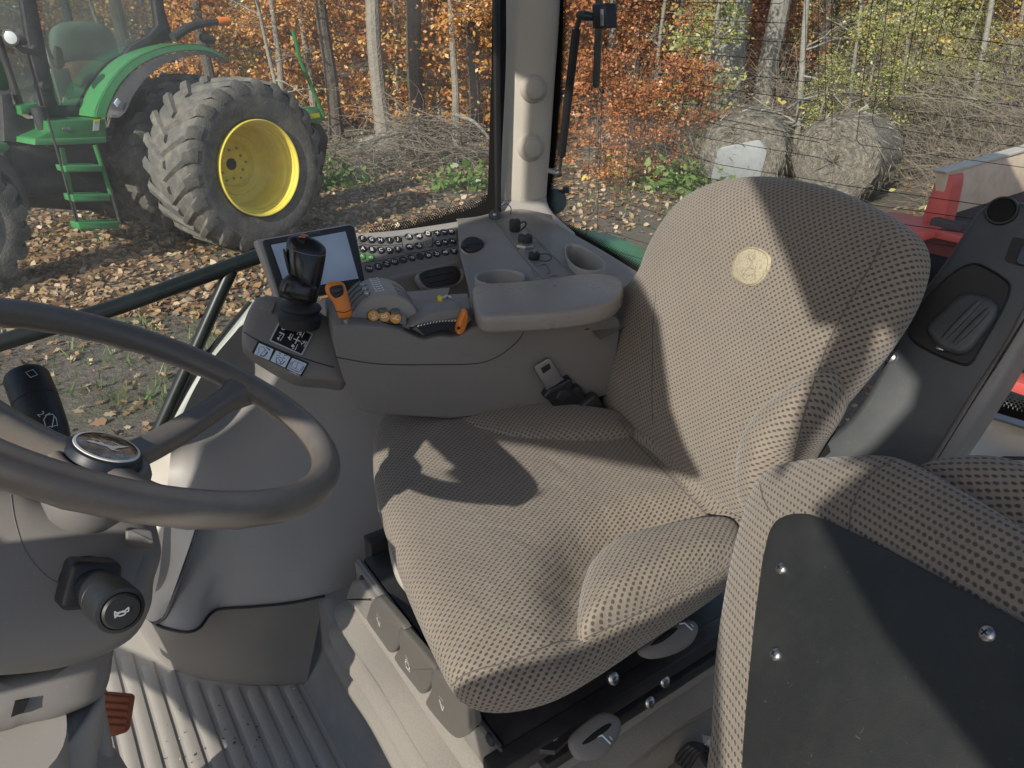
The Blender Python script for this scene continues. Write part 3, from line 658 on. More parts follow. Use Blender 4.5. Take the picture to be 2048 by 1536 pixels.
for x, y in ((735, 638), (757, 640), (779, 643)): mb.lathe([(.0012, 0), (.0011, .0008)], BB.hit(x, y), BB.n, 8)
obj('indicator_dot', mb, M['hole'], bb)
# rear deck of the box
mb = MB(); deck = [AP.w(a, b, 0) for a, b in AP.px([(672, 652), (930, 640)])]
DK = Fr(AP.hit(800, 640, -.08), UP, u=AP.u)
# drum of the hydraulic paddles
cdr = AP.hit(772, 655, -.035); ax = -AP.n; rad = .062
mb = MB(); prof = [(rad*.93, 0), (rad, .006), (rad, .088), (rad*.95, .095)]
mb.lathe(prof, cdr, ax, 56); drum = obj('lever_drum', mb, M['taupe'], arm, label='curved hump between the hydraulic paddles', sharp=50)
def on_drum(t, h, k=1.0): return cdr+ax*h+rad*k*(AP.u*math.cos(t)+AP.v*math.sin(t))
for i, h in enumerate((.014, .037, .060, .083)):
    mb = MB(); mb.rings([[on_drum(t, h+dh, k) for dh, k in ((-.0085, .985), (-.0085, 1.05), (.0065, 1.05), (.0065, .985))] for t in np.linspace(2.75, 2.0, 8)])
    pd_ = obj('hydraulic_paddle', mb, M['taupe_dark'], arm)
    if i < 3:
        mb = MB(); mb.box(on_drum(1.98, h, 1.04), (.009, .012, .009), r=.002); obj('paddle_stop', mb, M['steel'], pd_)
for h in (.010, .030, .056):
    mb = MB(); mb.rings([[on_drum(t, h+dh, k) for dh, k in ((-.006, .985), (-.006, 1.012), (.007, 1.012), (.007, .985))] for t in np.linspace(1.15, .1, 10)])
    obj('drum_groove', mb, M['taupe_dark'], drum)
mb = MB()
for i in range(7):
    h0_ = .014+i*.0115; mb.rings([[on_drum(1.62+d1, h0_+d2, 1.004) for d1, d2 in ((-.05, -.001), (-.05, .001), (.06, .001), (.06, -.001))] for _ in (0, 1)][:1]+[[on_drum(1.62+d1, h0_+d2, 1.007) for d1, d2 in ((-.05, -.001), (-.05, .001), (.06, .001), (.06, -.001))]])
    for d in (-.1, .1): mb.box(on_drum(1.62+d, h0_+.003, 1.006), (.0025, .0025, .001))
obj('lever_marks', mb, M['white_ink'], drum)
mb = MB()
ll = DK.px([(680, 648), (730, 618), (740, 596), (860, 596), (948, 600), (950, 640)])
mb.prism(ll, DK, -.03, 0, .003, 2); obj('rear_deck', mb, M['taupe_mid'], arm)
# small rear lever block with a yellow tab
mb = MB(); BK = Fr(AP.hit(905, 615, -.05), UP, u=AP.u)
mb.prism(round_poly(BK.px([(862, 622), (868, 606), (896, 603), (898, 592), (936, 590), (942, 620), (900, 626)]), .004, 3), BK, -.03, .004, .003, 3)
rb = obj('rear_lever_block', mb, M['taupe_mid'], arm)
mb = MB(); mb.prism(round_poly(BK.px([(874, 613), (880, 605), (904, 603), (906, 611), (876, 619)]), .002, 2), BK, .003, .0065, .001, 2); obj('slot', mb, M['taupe_dark'], rb)
yt = BK.hit(880, 600, .016); mb = MB(); mb.box(yt, (.008, .010, .016), ax=[AP.u, AP.n, AP.v], r=.003, seg=3); obj('yellow_tab', mb, M['yellow_plastic'], rb, label='small yellow lever tab')
mb = MB()
for k in range(7): mb.box(BK.w(*BK.loc(BK.hit(886+k*2.6, 594-1.0*min(k, 6-k), .02))[:2], .02), (.0012, .0016, .003))
obj('tick_marks', mb, M['white_ink'], rb)
mb = MB(); icf = BK.px([(930, 597)])[0]; line_on(mb, [(icf[0]-.005, icf[1]-.002), (icf[0], icf[1]+.003), (icf[0]+.005, icf[1]+.002)], BK, .0014, .0046); obj('icon', mb, M['grey_ink'], rb)
# orange shift lever
OF = Fr(at(678, 600, 1.19), unit(CAMP-at(678, 600, 1.19)), up=(0, 0, 1))
ol = [(650, 578), (653, 568), (664, 563), (679, 563), (689, 569), (695, 586), (701, 610), (705, 628), (700, 635), (690, 638), (679, 637), (675, 628), (665, 604), (654, 590)]
mb = MB(); mb.inflate(OF.px(ol), OF, .0135, .0135, p=2.6, nr=14); lev = obj('shift_lever', mb, M['orange'], arm, label='upright orange shift lever with a black thumb wheel', sharp=70)
mb = MB(); mb.inflate(OF.px([(659, 580), (662, 574), (680, 570), (686, 574), (687, 586), (680, 594), (670, 596), (663, 590)]), OF.off(.0125), .0035, .003, p=3, nr=8); tw = obj('thumb_wheel', mb, M['black_rubber'], lev)
mb = MB(); mb.inflate(OF.px([(664, 578), (682, 573), (684, 583), (667, 589)]), OF.off(.0155), .0035, .003, p=3, nr=6, n=48); obj('wheel_roller', mb, M['black_plastic'], tw)
mb = MB(); mb.tube(smooth_open([at(671, 622, 1.1765), at(688, 625, 1.1755), at(703, 619, 1.179)], 12), .0006, 5); obj('seam', mb, M['hole'], lev)
mb = MB(); mb.tube([at(690, 636, 1.19), at(695, 652, 1.20)], .006, 10); obj('lever_stem', mb, M['steel'], lev)
mb = MB(); q = AP.loc(AP.hit(697, 645, -.03)); mb.sheet(round_poly(DK.px([(680, 643), (700, 641), (712, 644), (693, 648)]), .002, 2), DK, .004); obj('lever_gate', mb, M['hole'], arm)
# ------------------------------------------------------------------ joystick pod
pc = at(580, 690, 1.30); PF = Fr(pc, unit(V3(.30, -.72, .62)), up=(0, 0, 1))
pod = thing('joystick_pod', 'taupe pod carrying a black joystick and pictogram labels in front of the armrest console', 'joystick pod', pc-V3(0, 0, .08))
po = [(484, 690), (486, 660), (496, 630), (510, 606), (526, 599), (560, 601), (610, 614), (652, 640), (672, 668), (682, 710), (692, 768), (650, 767), (600, 763), (560, 746), (520, 722), (492, 703)]
mb = MB(); mb.inflate(PF.px(po), PF, .030, .06, p=6, nr=20); pb_ = obj('pod_housing', mb, M['taupe_dark'] if False else M['taupe_mid'], pod, sharp=70)
bvp = bvh_of(pb_)
mb = MB(); mb.tube([stick(bvp, x, y, .0003)[0] for x, y in smooth_open([(488, 664), (510, 678), (540, 692), (580, 708), (630, 724), (668, 735)], 30)], .0010, 6); obj('seam', mb, M['rubber_seal'], pb_)
cr = lambda x, y: (490+x/10.24, 620+y/10.24)
def decal_frame(cs):
    P = [stick(bvp, *c)[0] for c in cs]; P = [p for p in P if p is not None]; c = sum(P)/len(P)
    n_ = np.linalg.svd(np.array(P)-c)[2][2]; n_ = n_ if n_@(CAMP-c) > 0 else -n_
    return Fr(c, n_, u=unit(P[1]-P[0]))
c1 = [cr(710, 200), cr(1390, 500), cr(1170, 930), cr(500, 630)]; D1 = decal_frame(c1); h = .0022
mb = MB(); mb.prism(round_poly(D1.px(c1), .0018, 3), D1, -.004, h); lb = obj('function_plate', mb, M['grey_ink'], pb_, label='black plate of white loader pictograms')
mb = MB(); ip = [cr(740, 228), cr(1362, 510), cr(1150, 905), cr(535, 625)]; mb.sheet(round_poly(D1.px(ip), .0014, 3), D1, h+.0004, mi=0)
def L1(pts, w_=.0011, closed=False): line_on(mb, D1.px([cr(*p) for p in pts]), D1, w_, h+.0009, mi=1, closed=closed)
def F1(pts): mb.sheet(D1.px([cr(*p) for p in pts]), D1, h+.0009, mi=1)
L1([(790+38*math.cos(t), 378+38*math.sin(t)) for t in np.linspace(0, 6.28, 20)], .0015)
F1([(690, 465), (730, 455), (725, 490)]); L1([(720, 475), (805, 510)], .0022); L1([(800, 520), (760, 580), (715, 645)]); F1([(650, 580), (715, 560), (685, 640)]); L1([(700, 545), (745, 520)])
F1([(870, 565), (930, 545), (915, 635)]); L1([(990, 510), (925, 630)]); L1([(915, 540), (950, 495)], .0016)
L1([(1095, 560), (1030, 690)], .0018); L1([(1000, 600), (1130, 650)], .0018); F1([(1105, 535), (1115, 570), (1085, 560)]); F1([(1010, 680), (1045, 690), (1025, 710)]); F1([(985, 590), (1015, 590), (1005, 620)]); F1([(1110, 635), (1140, 655), (1110, 665)])
F1([(1090, 455), (1140, 420), (1170, 470), (1120, 490)]); F1([(1100, 500), (1165, 490), (1140, 545)]); L1([(1220, 460), (1155, 580)]); L1([(1065, 520), (1080, 470)]); F1([(940, 745), (985, 705), (1020, 765), (970, 775)]); L1([(1080, 715), (1020, 835)]); L1([(965, 805), (1010, 790)])
F1([(1140, 670), (1180, 690), (1155, 735)]); L1([(1265, 650), (1205, 765)]); L1([(1175, 640), (1235, 690)]); L1([(1185, 700), (1235, 635)])
obj('pictograms', mb, [M['black_label'], M['white_ink']], lb)
c2 = [cr(265, 640), cr(1310, 1085), cr(1165, 1362), cr(140, 880)]; D2 = decal_frame([cr(300, 680), cr(1200, 1060), cr(1100, 1200), cr(380, 880)]); h = .0018
mb = MB(); mb.prism(round_poly(D2.px(c2), .002, 3), D2, -.006, h); lb = obj('warning_label', mb, M['black_label'], pb_, label='black strip of three white safety pictograms')
mb = MB()
for sq in ([(290, 680), (585, 810), (490, 1035), (185, 905)], [(640, 830), (930, 965), (820, 1185), (520, 1045)], [(965, 985), (1265, 1105), (1140, 1330), (855, 1205)]): mb.sheet(round_poly(D2.px([cr(*p) for p in sq]), .0012, 3), D2, h+.0004)
def L2(pts, w_=.0007): line_on(mb, D2.px([cr(*p) for p in pts]), D2, w_, h+.0009, mi=1)
L2([(250, 910), (290, 850), (290, 770), (340, 750), (400, 785), (410, 830), (360, 880), (305, 945)]); L2([(310, 935), (380, 955), (430, 920), (470, 860)], .0016); L2([(400, 800), (440, 860), (420, 910)]); L2([(440, 770), (510, 825)], .0014); L2([(515, 795), (510, 835), (475, 825)])
L2([(695, 880), (740, 910)], .001); L2([(860, 940), (795, 935)], .001); L2([(655, 940), (715, 945)], .001); L2([(820, 1005), (780, 970)], .001); L2([(680, 985), (720, 970), (765, 1000), (770, 1040), (700, 1110), (640, 1090), (640, 1010), (670, 980)]); L2([(690, 1000), (740, 1100)]); L2([(820, 1050), (770, 1110), (720, 1115)], .0014); L2([(640, 960), (650, 1100)])
L2([(1010, 1045), (1085, 1080), (1195, 1120), (1120, 1245), (1040, 1205), (945, 1165), (1010, 1045)]); L2([(1090, 1080), (1040, 1205)]); L2([(980, 1060), (905, 1175), (1110, 1275), (1205, 1165)]); L2([(955, 1065), (885, 1190), (1110, 1290)]); L2([(1215, 1150), (1140, 1290)])
obj('pictograms', mb, [M['white_label'], M['dark_ink']], lb)
mb = MB(); text_on(mb, 'L208889 B', Fr(D2.o, D2.n, u=D2.u), *D2.px([cr(1010, 1300)])[0], .0042, h+.0009, rot=-.06); obj('label_code', mb, M['white_ink'], lb)
swp, swn = stick(bvp, 536, 613); SWF = Fr(swp, unit(swn+UP*.4), u=unit(at(552, 617, 1.3)-at(520, 611, 1.3)))
mb = MB(); mb.prism(round_poly(SWF.px([(522, 608), (528, 601), (552, 605), (548, 620), (544, 626), (519, 617)]), .002, 2), SWF, -.01, .004, .002, 2); obj('rocker_switch', mb, M['taupe_mid'], pod)
# joystick: boot, hand rest, grip
def jp(px, py):
    t = (648-py)/178; return at(px, py, 1.262-.055*t)
mb = MB(); jax = unit(jp(606, 480)-jp(600, 640))
mb.lathe([(.034, -.016), (.036, -.008), (.0365, .002), (.030, .007), (.0275, .011), (.033, .013), (.036, .018), (.034, .022), (.022, .027), (.020, .031), (.027, .033), (.029, .038), (.026, .041), (.017, .044), (.015, .056)], jp(600, 634), jax, 40)
joy = obj('joystick', mb, M['black_rubber'], pod, label='black joystick with a ribbed boot and a flat-topped grip', sharp=50)
JF = Fr(jp(610, 530), unit(CAMP-jp(610, 530)), up=jax)
mb = MB()
g = [(575, 478), (592, 470), (612, 472), (634, 480), (650, 494), (652, 508), (649, 530), (643, 560), (636, 590), (632, 605), (615, 604), (603, 596), (588, 580), (580, 562), (574, 536), (572, 510)]
mb.inflate(JF.px(g), JF, .024, .026, p=2.3, nr=16); gr = obj('grip', mb, M['black_gloss'], joy, sharp=70)
mb = MB(); mb.inflate(JF.px([(558, 585), (561, 566), (572, 552), (586, 547), (602, 556), (610, 562), (634, 572), (634, 590), (625, 604), (600, 604), (572, 597)]), JF.off(.004), .022, .020, p=3, nr=12); obj('palm_rest', mb, M['black_gloss'], joy, sharp=70)
bvj = bvh_of(gr)
mb = MB(); mb.tube([stick(bvj, x, y, .0003)[0] for x, y in smooth_open([(574, 495), (590, 502), (615, 509), (640, 512), (651, 509)], 20)], .0008, 6); obj('seam', mb, M['taupe_dark'], gr)
cp_, cn_ = stick(bvj, 606, 476); JT = Fr(cp_, unit(cn_+UP*.8), u=(1, 0, 0))
mb = MB(); mb.lathe([(.011, -.004), (.011, .0018), (.0095, .003), (.004, .0034)], JT.o, JT.n, 24); 
for k in (-.003, .003): mb.box(JT.w(k*.4, k, .0036), (.011, .0028, .001), ax=[JT.u, JT.v, JT.n], mi=1)
obj('thumb_button', mb, [M['black_gloss'], plain('salmon', (.75, .25, .15), .5)], gr)
mb = MB(); mb.inflate(JF.px([(566, 500), (570, 499), (577, 520), (581, 545), (577, 546), (571, 525)]), JF.off(.01), .006, .006, p=2.5, nr=6, n=40); obj('trigger', mb, M['black_plastic'], gr)
# ------------------------------------------------------------------ display
mc = at(622, 526, 1.40); MF = Fr(mc, unit(unit(CAMP-mc)+V3(.30, 0, .05)), up=(0, 0, 1))
mon = thing('touchscreen_display', 'dark framed touchscreen standing behind the joystick, a pale sky reflection painted on its screen', 'display', mc-V3(0, 0, .1))
mb = MB(); mb.prism(round_poly(MF.px([(512, 480), (703, 447), (711, 453), (734, 568), (729, 577), (566, 606), (557, 600)]), .007, 4), MF, -.034, -.002, .004, 3); obj('rear_case', mb, M['taupe'], mon)
mb = MB(); mb.prism(round_poly(MF.px([(524, 481), (702, 450), (708, 455), (731, 568), (726, 575), (568, 603), (560, 597)]), .006, 4), MF, -.004, .002, .002, 3); bz = obj('bezel', mb, M['screen_bezel'], mon)
mb = MB(); mb.sheet(round_poly(MF.px([(537, 487), (692, 459), (719, 558), (571, 585)]), .002, 3), MF, .0026); obj('screen_lip', mb, M['black_gloss'], bz)
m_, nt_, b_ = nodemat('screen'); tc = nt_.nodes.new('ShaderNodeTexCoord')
cc_ = ramp(nt_, noise(nt_, 9, 2, .4), [(.3, (.33, .41, .54)), (.55, (.48, .57, .71)), (.8, (.60, .68, .80))]); nt_.links.new(cc_, b_.inputs['Base Color']); b_.inputs['Roughness'].default_value = .22; b_.inputs['Specular IOR Level'].default_value = .7  # pale sky reflection is painted into the screen's base colour
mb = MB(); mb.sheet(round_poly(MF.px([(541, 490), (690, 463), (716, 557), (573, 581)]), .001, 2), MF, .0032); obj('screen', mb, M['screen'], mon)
mb = MB(); a, b = MF.px([(618, 467)])[0]; text_on(mb, 'JOHN DEERE', Fr(MF.o, MF.n, u=unit(MF.hit(702, 452)-MF.hit(526, 483))), *Fr(MF.o, MF.n, u=unit(MF.hit(702, 452)-MF.hit(526, 483))).px([(612, 468)])[0], .0095, .0026); obj('lettering', mb, plain('faint_ink', (.15, .155, .16), .5), bz)
# ------------------------------------------------------------------ buckle tongue on the box side
mb = MB(); K = AP.off(.012)
tp = [(1068, 733), (1094, 716), (1102, 720), (1122, 754), (1129, 757), (1093, 781), (1090, 774), (1070, 740)]
belt = thing('seat_belt_tongue', 'steel seat belt tongue in a black plastic holder between armrest box and cushion', 'seat belt', AP.hit(1150, 800, .02))
P_ = round_poly(K.px(tp), .004, 3); mb.prism(P_, K, .0, .003, .001, 2); tg = obj('tongue', mb, M['steel'], belt)
mb = MB(); mb.sheet(round_poly(K.px([(1080, 735), (1097, 725), (1101, 735), (1085, 746)]), .0015, 2), K, .0036); obj('slot', mb, M['black_plastic'], tg)
mb = MB(); mb.prism(round_poly(K.px([(1084, 791), (1097, 775), (1118, 766), (1137, 753), (1142, 757), (1143, 775), (1156, 770), (1162, 775), (1185, 830), (1120, 838), (1100, 802)]), .004, 3), K, -.01, .008, .004, 3); obj('tongue_holder', mb, M['black_plastic'], belt)
mb = MB(); mb.prism(round_poly(K.px([(1107, 793), (1116, 777), (1128, 774), (1141, 781), (1137, 792), (1118, 803)]), .003, 3), K, .006, .012, .003, 3); obj('latch_cover', mb, M['black_rubber'], belt)
mb = MB(); mb.prism(round_poly(K.px([(1145, 812), (1180, 782), (1188, 784), (1215, 825), (1195, 850), (1150, 850)]), .004, 3), K, .002, .02, .005, 3); obj('belt_guide', mb, M['black_rubber'], belt)
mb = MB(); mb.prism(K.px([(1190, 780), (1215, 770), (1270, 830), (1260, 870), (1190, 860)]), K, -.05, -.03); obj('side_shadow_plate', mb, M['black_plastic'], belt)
# ------------------------------------------------------------------ operator seat
sR = -sF                                   # towards the seat's back
seat = thing('operator_seat', 'large air suspended driver seat in beige fabric with dark flecks, backrest badge in front', 'seat', (.2, .95, .21))
def zf(z): return Fr((0, 0, z), (0, 0, 1), u=sR)
CU = zf(.505)
cu_out = [(746, 925), (750, 880), (774, 842), (815, 824), (862, 824), (910, 834), (960, 826), (1040, 820), (1120, 824), (1190, 834), (1250, 848), (1340, 915), (1440, 985), (1500, 1030), (1490, 1085), (1466, 1150), (1405, 1200), (1300, 1268), (1200, 1335), (1110, 1385), (1020, 1408), (950, 1404), (905, 1372), (860, 1288), (814, 1185), (778, 1085), (753, 1000)]
cl = CU.px(cu_out)
hump = CU.px([(850, 850)])[0]; hump2 = CU.px([(950, 1290)])[0]; dip = CU.px([(1230, 960)])[0]
val = smooth_open(CU.px([(1150, 1330), (1150, 1270), (1150, 1215), (1168, 1150), (1215, 1108), (1320, 1078), (1420, 1058), (1490, 1050)]), 60)
inb = CU.px([(1310, 1150)])[0]
def cuh(a, b):
    dv = np.min(np.hypot(val[:, 0]-a, val[:, 1]-b)); return cuh0(a, b)-.036*math.exp(-(dv/.036)**2)-.030*math.exp(-((a-inb[0])**2+(b-inb[1])**2)/(2*.08**2))
def cuh0(a, b):
    g = lambda q, s: math.exp(-((a-q[0])**2+(b-q[1])**2)/(2*s*s))
    return .016*g(hump, .07)+.006*g(hump2, .12)-.014*g(dip, .12)
mb = MB(); mb.inflate(cl, CU, .052, .075, p=3.4, nr=22, hfun=cuh, n=140, uvrot=0, pb=2.6)
cush = obj('seat_cushion', mb, M['fabric'], seat, sharp=80)
mb = MB(); mb.inflate(zf(.525).px([(1160, 1284), (1158, 1215), (1180, 1150), (1235, 1110), (1330, 1084), (1425, 1066), (1472, 1072), (1476, 1120), (1440, 1152), (1310, 1218), (1215, 1268)]), zf(.53), .054, .05, p=2.6, nr=16, n=100)
lbol = obj('cushion_bolster', mb, M['fabric'], seat, sharp=80, label='raised cushion bolster on the side nearest the door')
mb = MB(); mb.inflate(zf(.545).px([(893, 840), (930, 818), (980, 808), (1050, 804), (1120, 811), (1190, 823), (1250, 836), (1270, 868), (1200, 880), (1100, 882), (1020, 880), (950, 866)]), zf(.545), .024, .06, p=2.6, nr=14, n=100)
rbol = obj('cushion_bolster', mb, M['fabric'], seat, sharp=80, label='raised cushion bolster beside the armrest box')
mb = MB(); mb.inflate(zf(.535).px([(1236, 832), (1262, 828), (1310, 850), (1380, 905), (1450, 965), (1500, 1012), (1490, 1062), (1440, 1046), (1380, 990), (1310, 915), (1262, 876)]), zf(.535), .030, .05, p=2.4, nr=14, n=100)
roll = obj('rear_roll', mb, M['fabric'], seat, sharp=80)
bvc = bvh_of(cush, lbol, rbol, roll)
mb = MB(); mb.tube([stick(bvc, x, y, -.0002)[0] for x, y in smooth_open([(903, 1372), (925, 1352), (960, 1338), (1010, 1326), (1060, 1308), (1110, 1286), (1160, 1282)], 40)], .0012, 6); obj('seam', mb, M['seam_thread'], cush)
mb = MB(); mb.tube([stick(bvc, x, y, -.0002)[0] for x, y in smooth_open([(1168, 1277), (1250, 1240), (1340, 1196), (1430, 1152), (1460, 1130)], 30)], .0012, 6); obj('seam', mb, M['seam_thread'], lbol)
mb = MB(); mb.tube([stick(bvc, x, y, -.0002)[0] for x, y in smooth_open([(1240, 838), (1258, 870), (1290, 905), (1350, 965), (1420, 1035)], 30)], .0012, 6); obj('seam', mb, M['seam_thread'], roll)
# backrest
bn = unit(sF*math.cos(R(16))+UP*math.sin(R(16))); BK0 = V3(.285, 1.06, .56)
BR = Fr(BK0, bn)
bo = [(1232, 845), (1212, 790), (1212, 720), (1224, 645), (1250, 590), (1288, 545), (1310, 492), (1340, 440), (1380, 396), (1440, 366), (1510, 355), (1585, 359), (1670, 379), (1745, 413), (1808, 452), (1840, 488), (1843, 540), (1814, 620), (1760, 705), (1692, 790), (1632, 860), (1580, 930), (1545, 985), (1510, 1035), (1465, 1020), (1400, 965), (1320, 895)]
bl = BR.px(bo); top = BR.px([(1560, 420)])[0]; mid = BR.px([(1420, 760)])[0]
def brh(a, b):
    g = lambda q, s, t: math.exp(-((a-q[0])**2/(2*s*s)+(b-q[1])**2/(2*t*t)))
    return -.012*g(mid, .10, .16)+.012*g(top, .14, .08)
mb = MB(); mb.inflate(bl, BR, .045, .075, p=3.0, nr=22, hfun=brh, n=140, pb=2.6)
back = obj('backrest', mb, M['fabric'], seat, sharp=80)
B2 = BR.off(.022)
mb = MB(); mb.inflate(B2.px([(1497, 1010), (1492, 950), (1505, 880), (1545, 815), (1600, 770), (1640, 745), (1668, 738), (1680, 750), (1670, 790), (1645, 835), (1615, 880), (1580, 940), (1550, 985), (1525, 1025)]), B2, .048, .06, p=2.3, nr=16, n=100)
lb2 = obj('back_bolster', mb, M['fabric'], seat, sharp=80, label='side bolster of the backrest nearest the door')
mb = MB(); mb.inflate(BR.off(.018).px([(1216, 785), (1214, 720), (1226, 650), (1252, 598), (1285, 575), (1303, 590), (1308, 650), (1306, 720), (1305, 790), (1306, 845), (1270, 835), (1232, 815)]), BR.off(.018), .022, .06, p=2.6, nr=16, n=100)
rb2 = obj('back_bolster', mb, M['fabric'], seat, sharp=80, label='side bolster of the backrest beside the armrest')
bvb = bvh_of(back, lb2, rb2)
for ps, par in (([(1312, 585), (1306, 650), (1305, 720), (1304, 790), (1306, 850)], rb2), ([(1765, 480), (1745, 525), (1712, 580), (1685, 630), (1655, 690), (1636, 745)], back), ([(1632, 752), (1612, 815), (1596, 880), (1580, 960)], lb2)):
    pts = [stick(bvb, x, y, -.0003)[0] for x, y in smooth_open(ps, 30)]; mb = MB(); mb.tube([p for p in pts if p is not None], .0012, 6); obj('seam', mb, M['seam_thread'], par)
# woven badge
ep, en = stick(bvb, 1505, 534); EF = Fr(ep, en, up=BR.v)
m_, nt_, b_ = nodemat('badge'); nz = noise(nt_, 330, 3, .7); nt_.links.new(ramp(nt_, nz, [(.36, (.27, .235, .155)), (.50, (.43, .385, .28)), (.7, (.47, .43, .32))]), b_.inputs['Base Color']); b_.inputs['Roughness'].default_value = .8
mb = MB(); eo = smooth_closed(EF.px([(1484, 501), (1504, 494), (1526, 500), (1541, 515), (1538, 540), (1526, 560), (1508, 572), (1486, 568), (1467, 553), (1466, 532), (1473, 514)]), 48)
mb.prism([tuple(p) for p in eo], EF, -.006, .0025, .0015, 2); bd = obj('badge', mb, M['badge'], back, label='yellowish stitched badge with a leaping deer')
c_ = eo.mean(0); mb = MB(); mb.tube([EF.w(*(c_+(q-c_)*.93), .0027) for q in eo], .0007, 5, closed=True)
def dl(ps): line_on(mb, EF.px(ps), EF, .0013, .0030)
dl([(1514, 514), (1508, 522), (1500, 518)]); dl([(1512, 508), (1508, 516)]); dl([(1500, 512), (1504, 520)]); dl([(1508, 522), (1502, 534), (1512, 540), (1516, 534)]); dl([(1502, 534), (1492, 546), (1500, 552), (1512, 548), (1514, 558)]); dl([(1492, 546), (1488, 552), (1492, 560)])
obj('badge_stitching', mb, plain('stitch', (.26, .22, .13), .8), bd)
# strap loop behind the backrest
mb = MB(); ps = smooth_open([at(1836, 520, 1.16), at(1856, 506, 1.15), at(1868, 515, 1.14), at(1858, 545, 1.12), at(1835, 585, 1.12), at(1808, 625, 1.14)], 30)
wv = unit(Lx)*.028; mb.add([p+wv for p in ps]+[p-wv for p in ps], [(i, i+1, 30+i+1, 30+i) for i in range(29)]); obj('back_strap', mb, M['grey_cloth_dark'], seat, label='folded black strap at the side of the backrest')
# ---- suspension base
r0 = .338; l0, l1 = .507, .945
BF = Fr(fl(r0, l0), -Rx)                    # front face, u = -Lx, v = up
mb = MB(); mb.box(fl(.56, (l0+l1)/2)+V3(0, 0, .392), (.44, l1-l0, .016), ax=[Rx, Lx, UP], r=.004)
mb.box(fl(.57, (l0+l1)/2)+V3(0, 0, .33), (.40, l1-l0-.02, .10), ax=[Rx, Lx, UP], r=.004); base = obj('base_plate', mb, M['black_metal'], seat, label='black painted steel plate under the cushion')
mb = MB(); mb.prism(round_poly([(-(l1-l0)-.004, .398), (.004, .398), (.004, .335), (-(l1-l0)-.004, .335)], .006, 2), BF, .000, .012, .003, 2); lip = obj('front_lip', mb, M['taupe_mid'], seat)
mb = MB()
mb.box(BF.w(-(l1-l0)/2, .3995, .006), (l1-l0, .006, .004), ax=[BF.u, BF.v, BF.n], r=.001); obj('lip_edge', mb, M['steel'], lip)
for x, y in ((726, 1160), (745, 1188), (949, 1441), (981, 1479)):
    mb = MB(); mb.lathe([(.009, -.001), (.0088, .002), (.006, .004), (.002, .0045)], BF.hit(x, y, .012), BF.n, 20); obj('plug', mb, M['black_rubber'], lip)
pads = [[(752, 1195), (762, 1203), (806, 1255), (800, 1268), (795, 1292), (782, 1308), (770, 1298), (731, 1238), (733, 1208), (742, 1200)],
        [(799, 1257), (806, 1262), (867, 1335), (862, 1350), (858, 1372), (844, 1390), (832, 1380), (789, 1322), (791, 1305), (797, 1295), (795, 1275)],
        [(865, 1339), (875, 1343), (931, 1404), (944, 1434), (945, 1456), (924, 1476), (902, 1473), (852, 1413), (853, 1395), (860, 1380), (860, 1355)]]
labs = ['seat adjuster paddle with a tilt symbol, furthest from the door', 'middle seat adjuster paddle with a cushion symbol', 'seat adjuster paddle nearest the door']
for i, p in enumerate(pads):
    f = BF.off(.021); mb = MB(); mb.prism(smooth_closed(f.px(p), 60), f, -.012, 0, .006, 4, draft=.0); pd = obj('adjuster_paddle', mb, plain('paddle_grey', (.10, .094, .085), .5, var=.1, grain=.0003, gscale=600), seat, label=labs[i])
    mb = MB(); c = V3(*f.px([[(758, 1245), (815, 1330), (884, 1412)][i]])[0]); k = .0022
    def il(ps, w_=.0009): line_on(mb, [(c[0]+a*k, c[1]+b*k) for a, b in ps], f, w_, .0006)
    if i != 1: il([(-3, 3), (0, -3), (1, -3), (2.5, 2)]); il([(-3, 3), (-1.5, 3), (.4, -1.6)]); il([(2.5, 2), (1.5, 2.4)])
    else: il(circ_pts(3)); il([(-2, 3.5), (-1, 5), (2, 5), (3, 3)]); il([(-3, -4), (3, -4), (3.6, 1)])
    for q in range(4): mb.add([f.w(c[0]+(q-1.5+d1)*.0028, c[1]+.0145+d2+(.002 if i == 1 else 0), .0006) for d1, d2 in ((-.2, -.0006), (.2, -.0006), (.2, .0006), (-.2, .0006))], [(0, 1, 2, 3)])
    obj('symbol', mb, M['white_ink'], pd)
f = BF.off(.022); mb = MB(); mb.prism(round_poly(f.px([(717, 1162), (746, 1200), (733, 1242), (709, 1233), (690, 1196), (701, 1165)]), .006, 3), f, -.014, 0, .006, 3); obj('end_block', mb, M['taupe_mid'], seat)
# rubber bellows
m_, nt_, b_ = nodemat('bellows'); nt_.links.new(mixc(nt_, noise(nt_, 400, 2), (.19, .175, .155), (.28, .26, .23)), b_.inputs['Base Color']); b_.inputs['Roughness'].default_value = .75; bump(nt_, b_, noise(nt_, 500, 2), .0008)
bel = None
mb = MB(); sect = []
for z, o in ((.330, -.02), (.322, -.004), (.312, .010), (.303, .012), (.296, .002), (.289, .022), (.278, .040), (.264, .038), (.256, .010), (.248, .030), (.236, .050), (.222, .052), (.212, .034), (.206, .040), (.196, .058), (.182, .060), (.172, .050)):
    P = round_poly([(r0-.012-o, l1+.012+o, 0), (r0-.012-o, l0-.0-o, 0), (r0+.45, l0-.0-o, 0), (r0+.45, l1+.012+o, 0)], .035, 6)
    E = []
    for i in range(len(P)):
        a, b = P[i], P[(i+1) % len(P)]; m = 18 if np.linalg.norm(b-a) > .1 else 1
        for t in np.arange(m)/m:
            q = a*(1-t)+b*t; wob = .010*math.sin((q[1]*24+q[0]*24)+o*20)*(1 if m > 1 else 0)*(o/.046)
            E.append(fl(q[0], q[1])+V3(0, 0, z+wob*.7))
    sect.append(E)
mb.rings(sect, cap0=False, cap1=False); obj('rubber_bellows', mb, M['bellows'], seat, sharp=60, label='grey folded rubber bellows around the seat base')
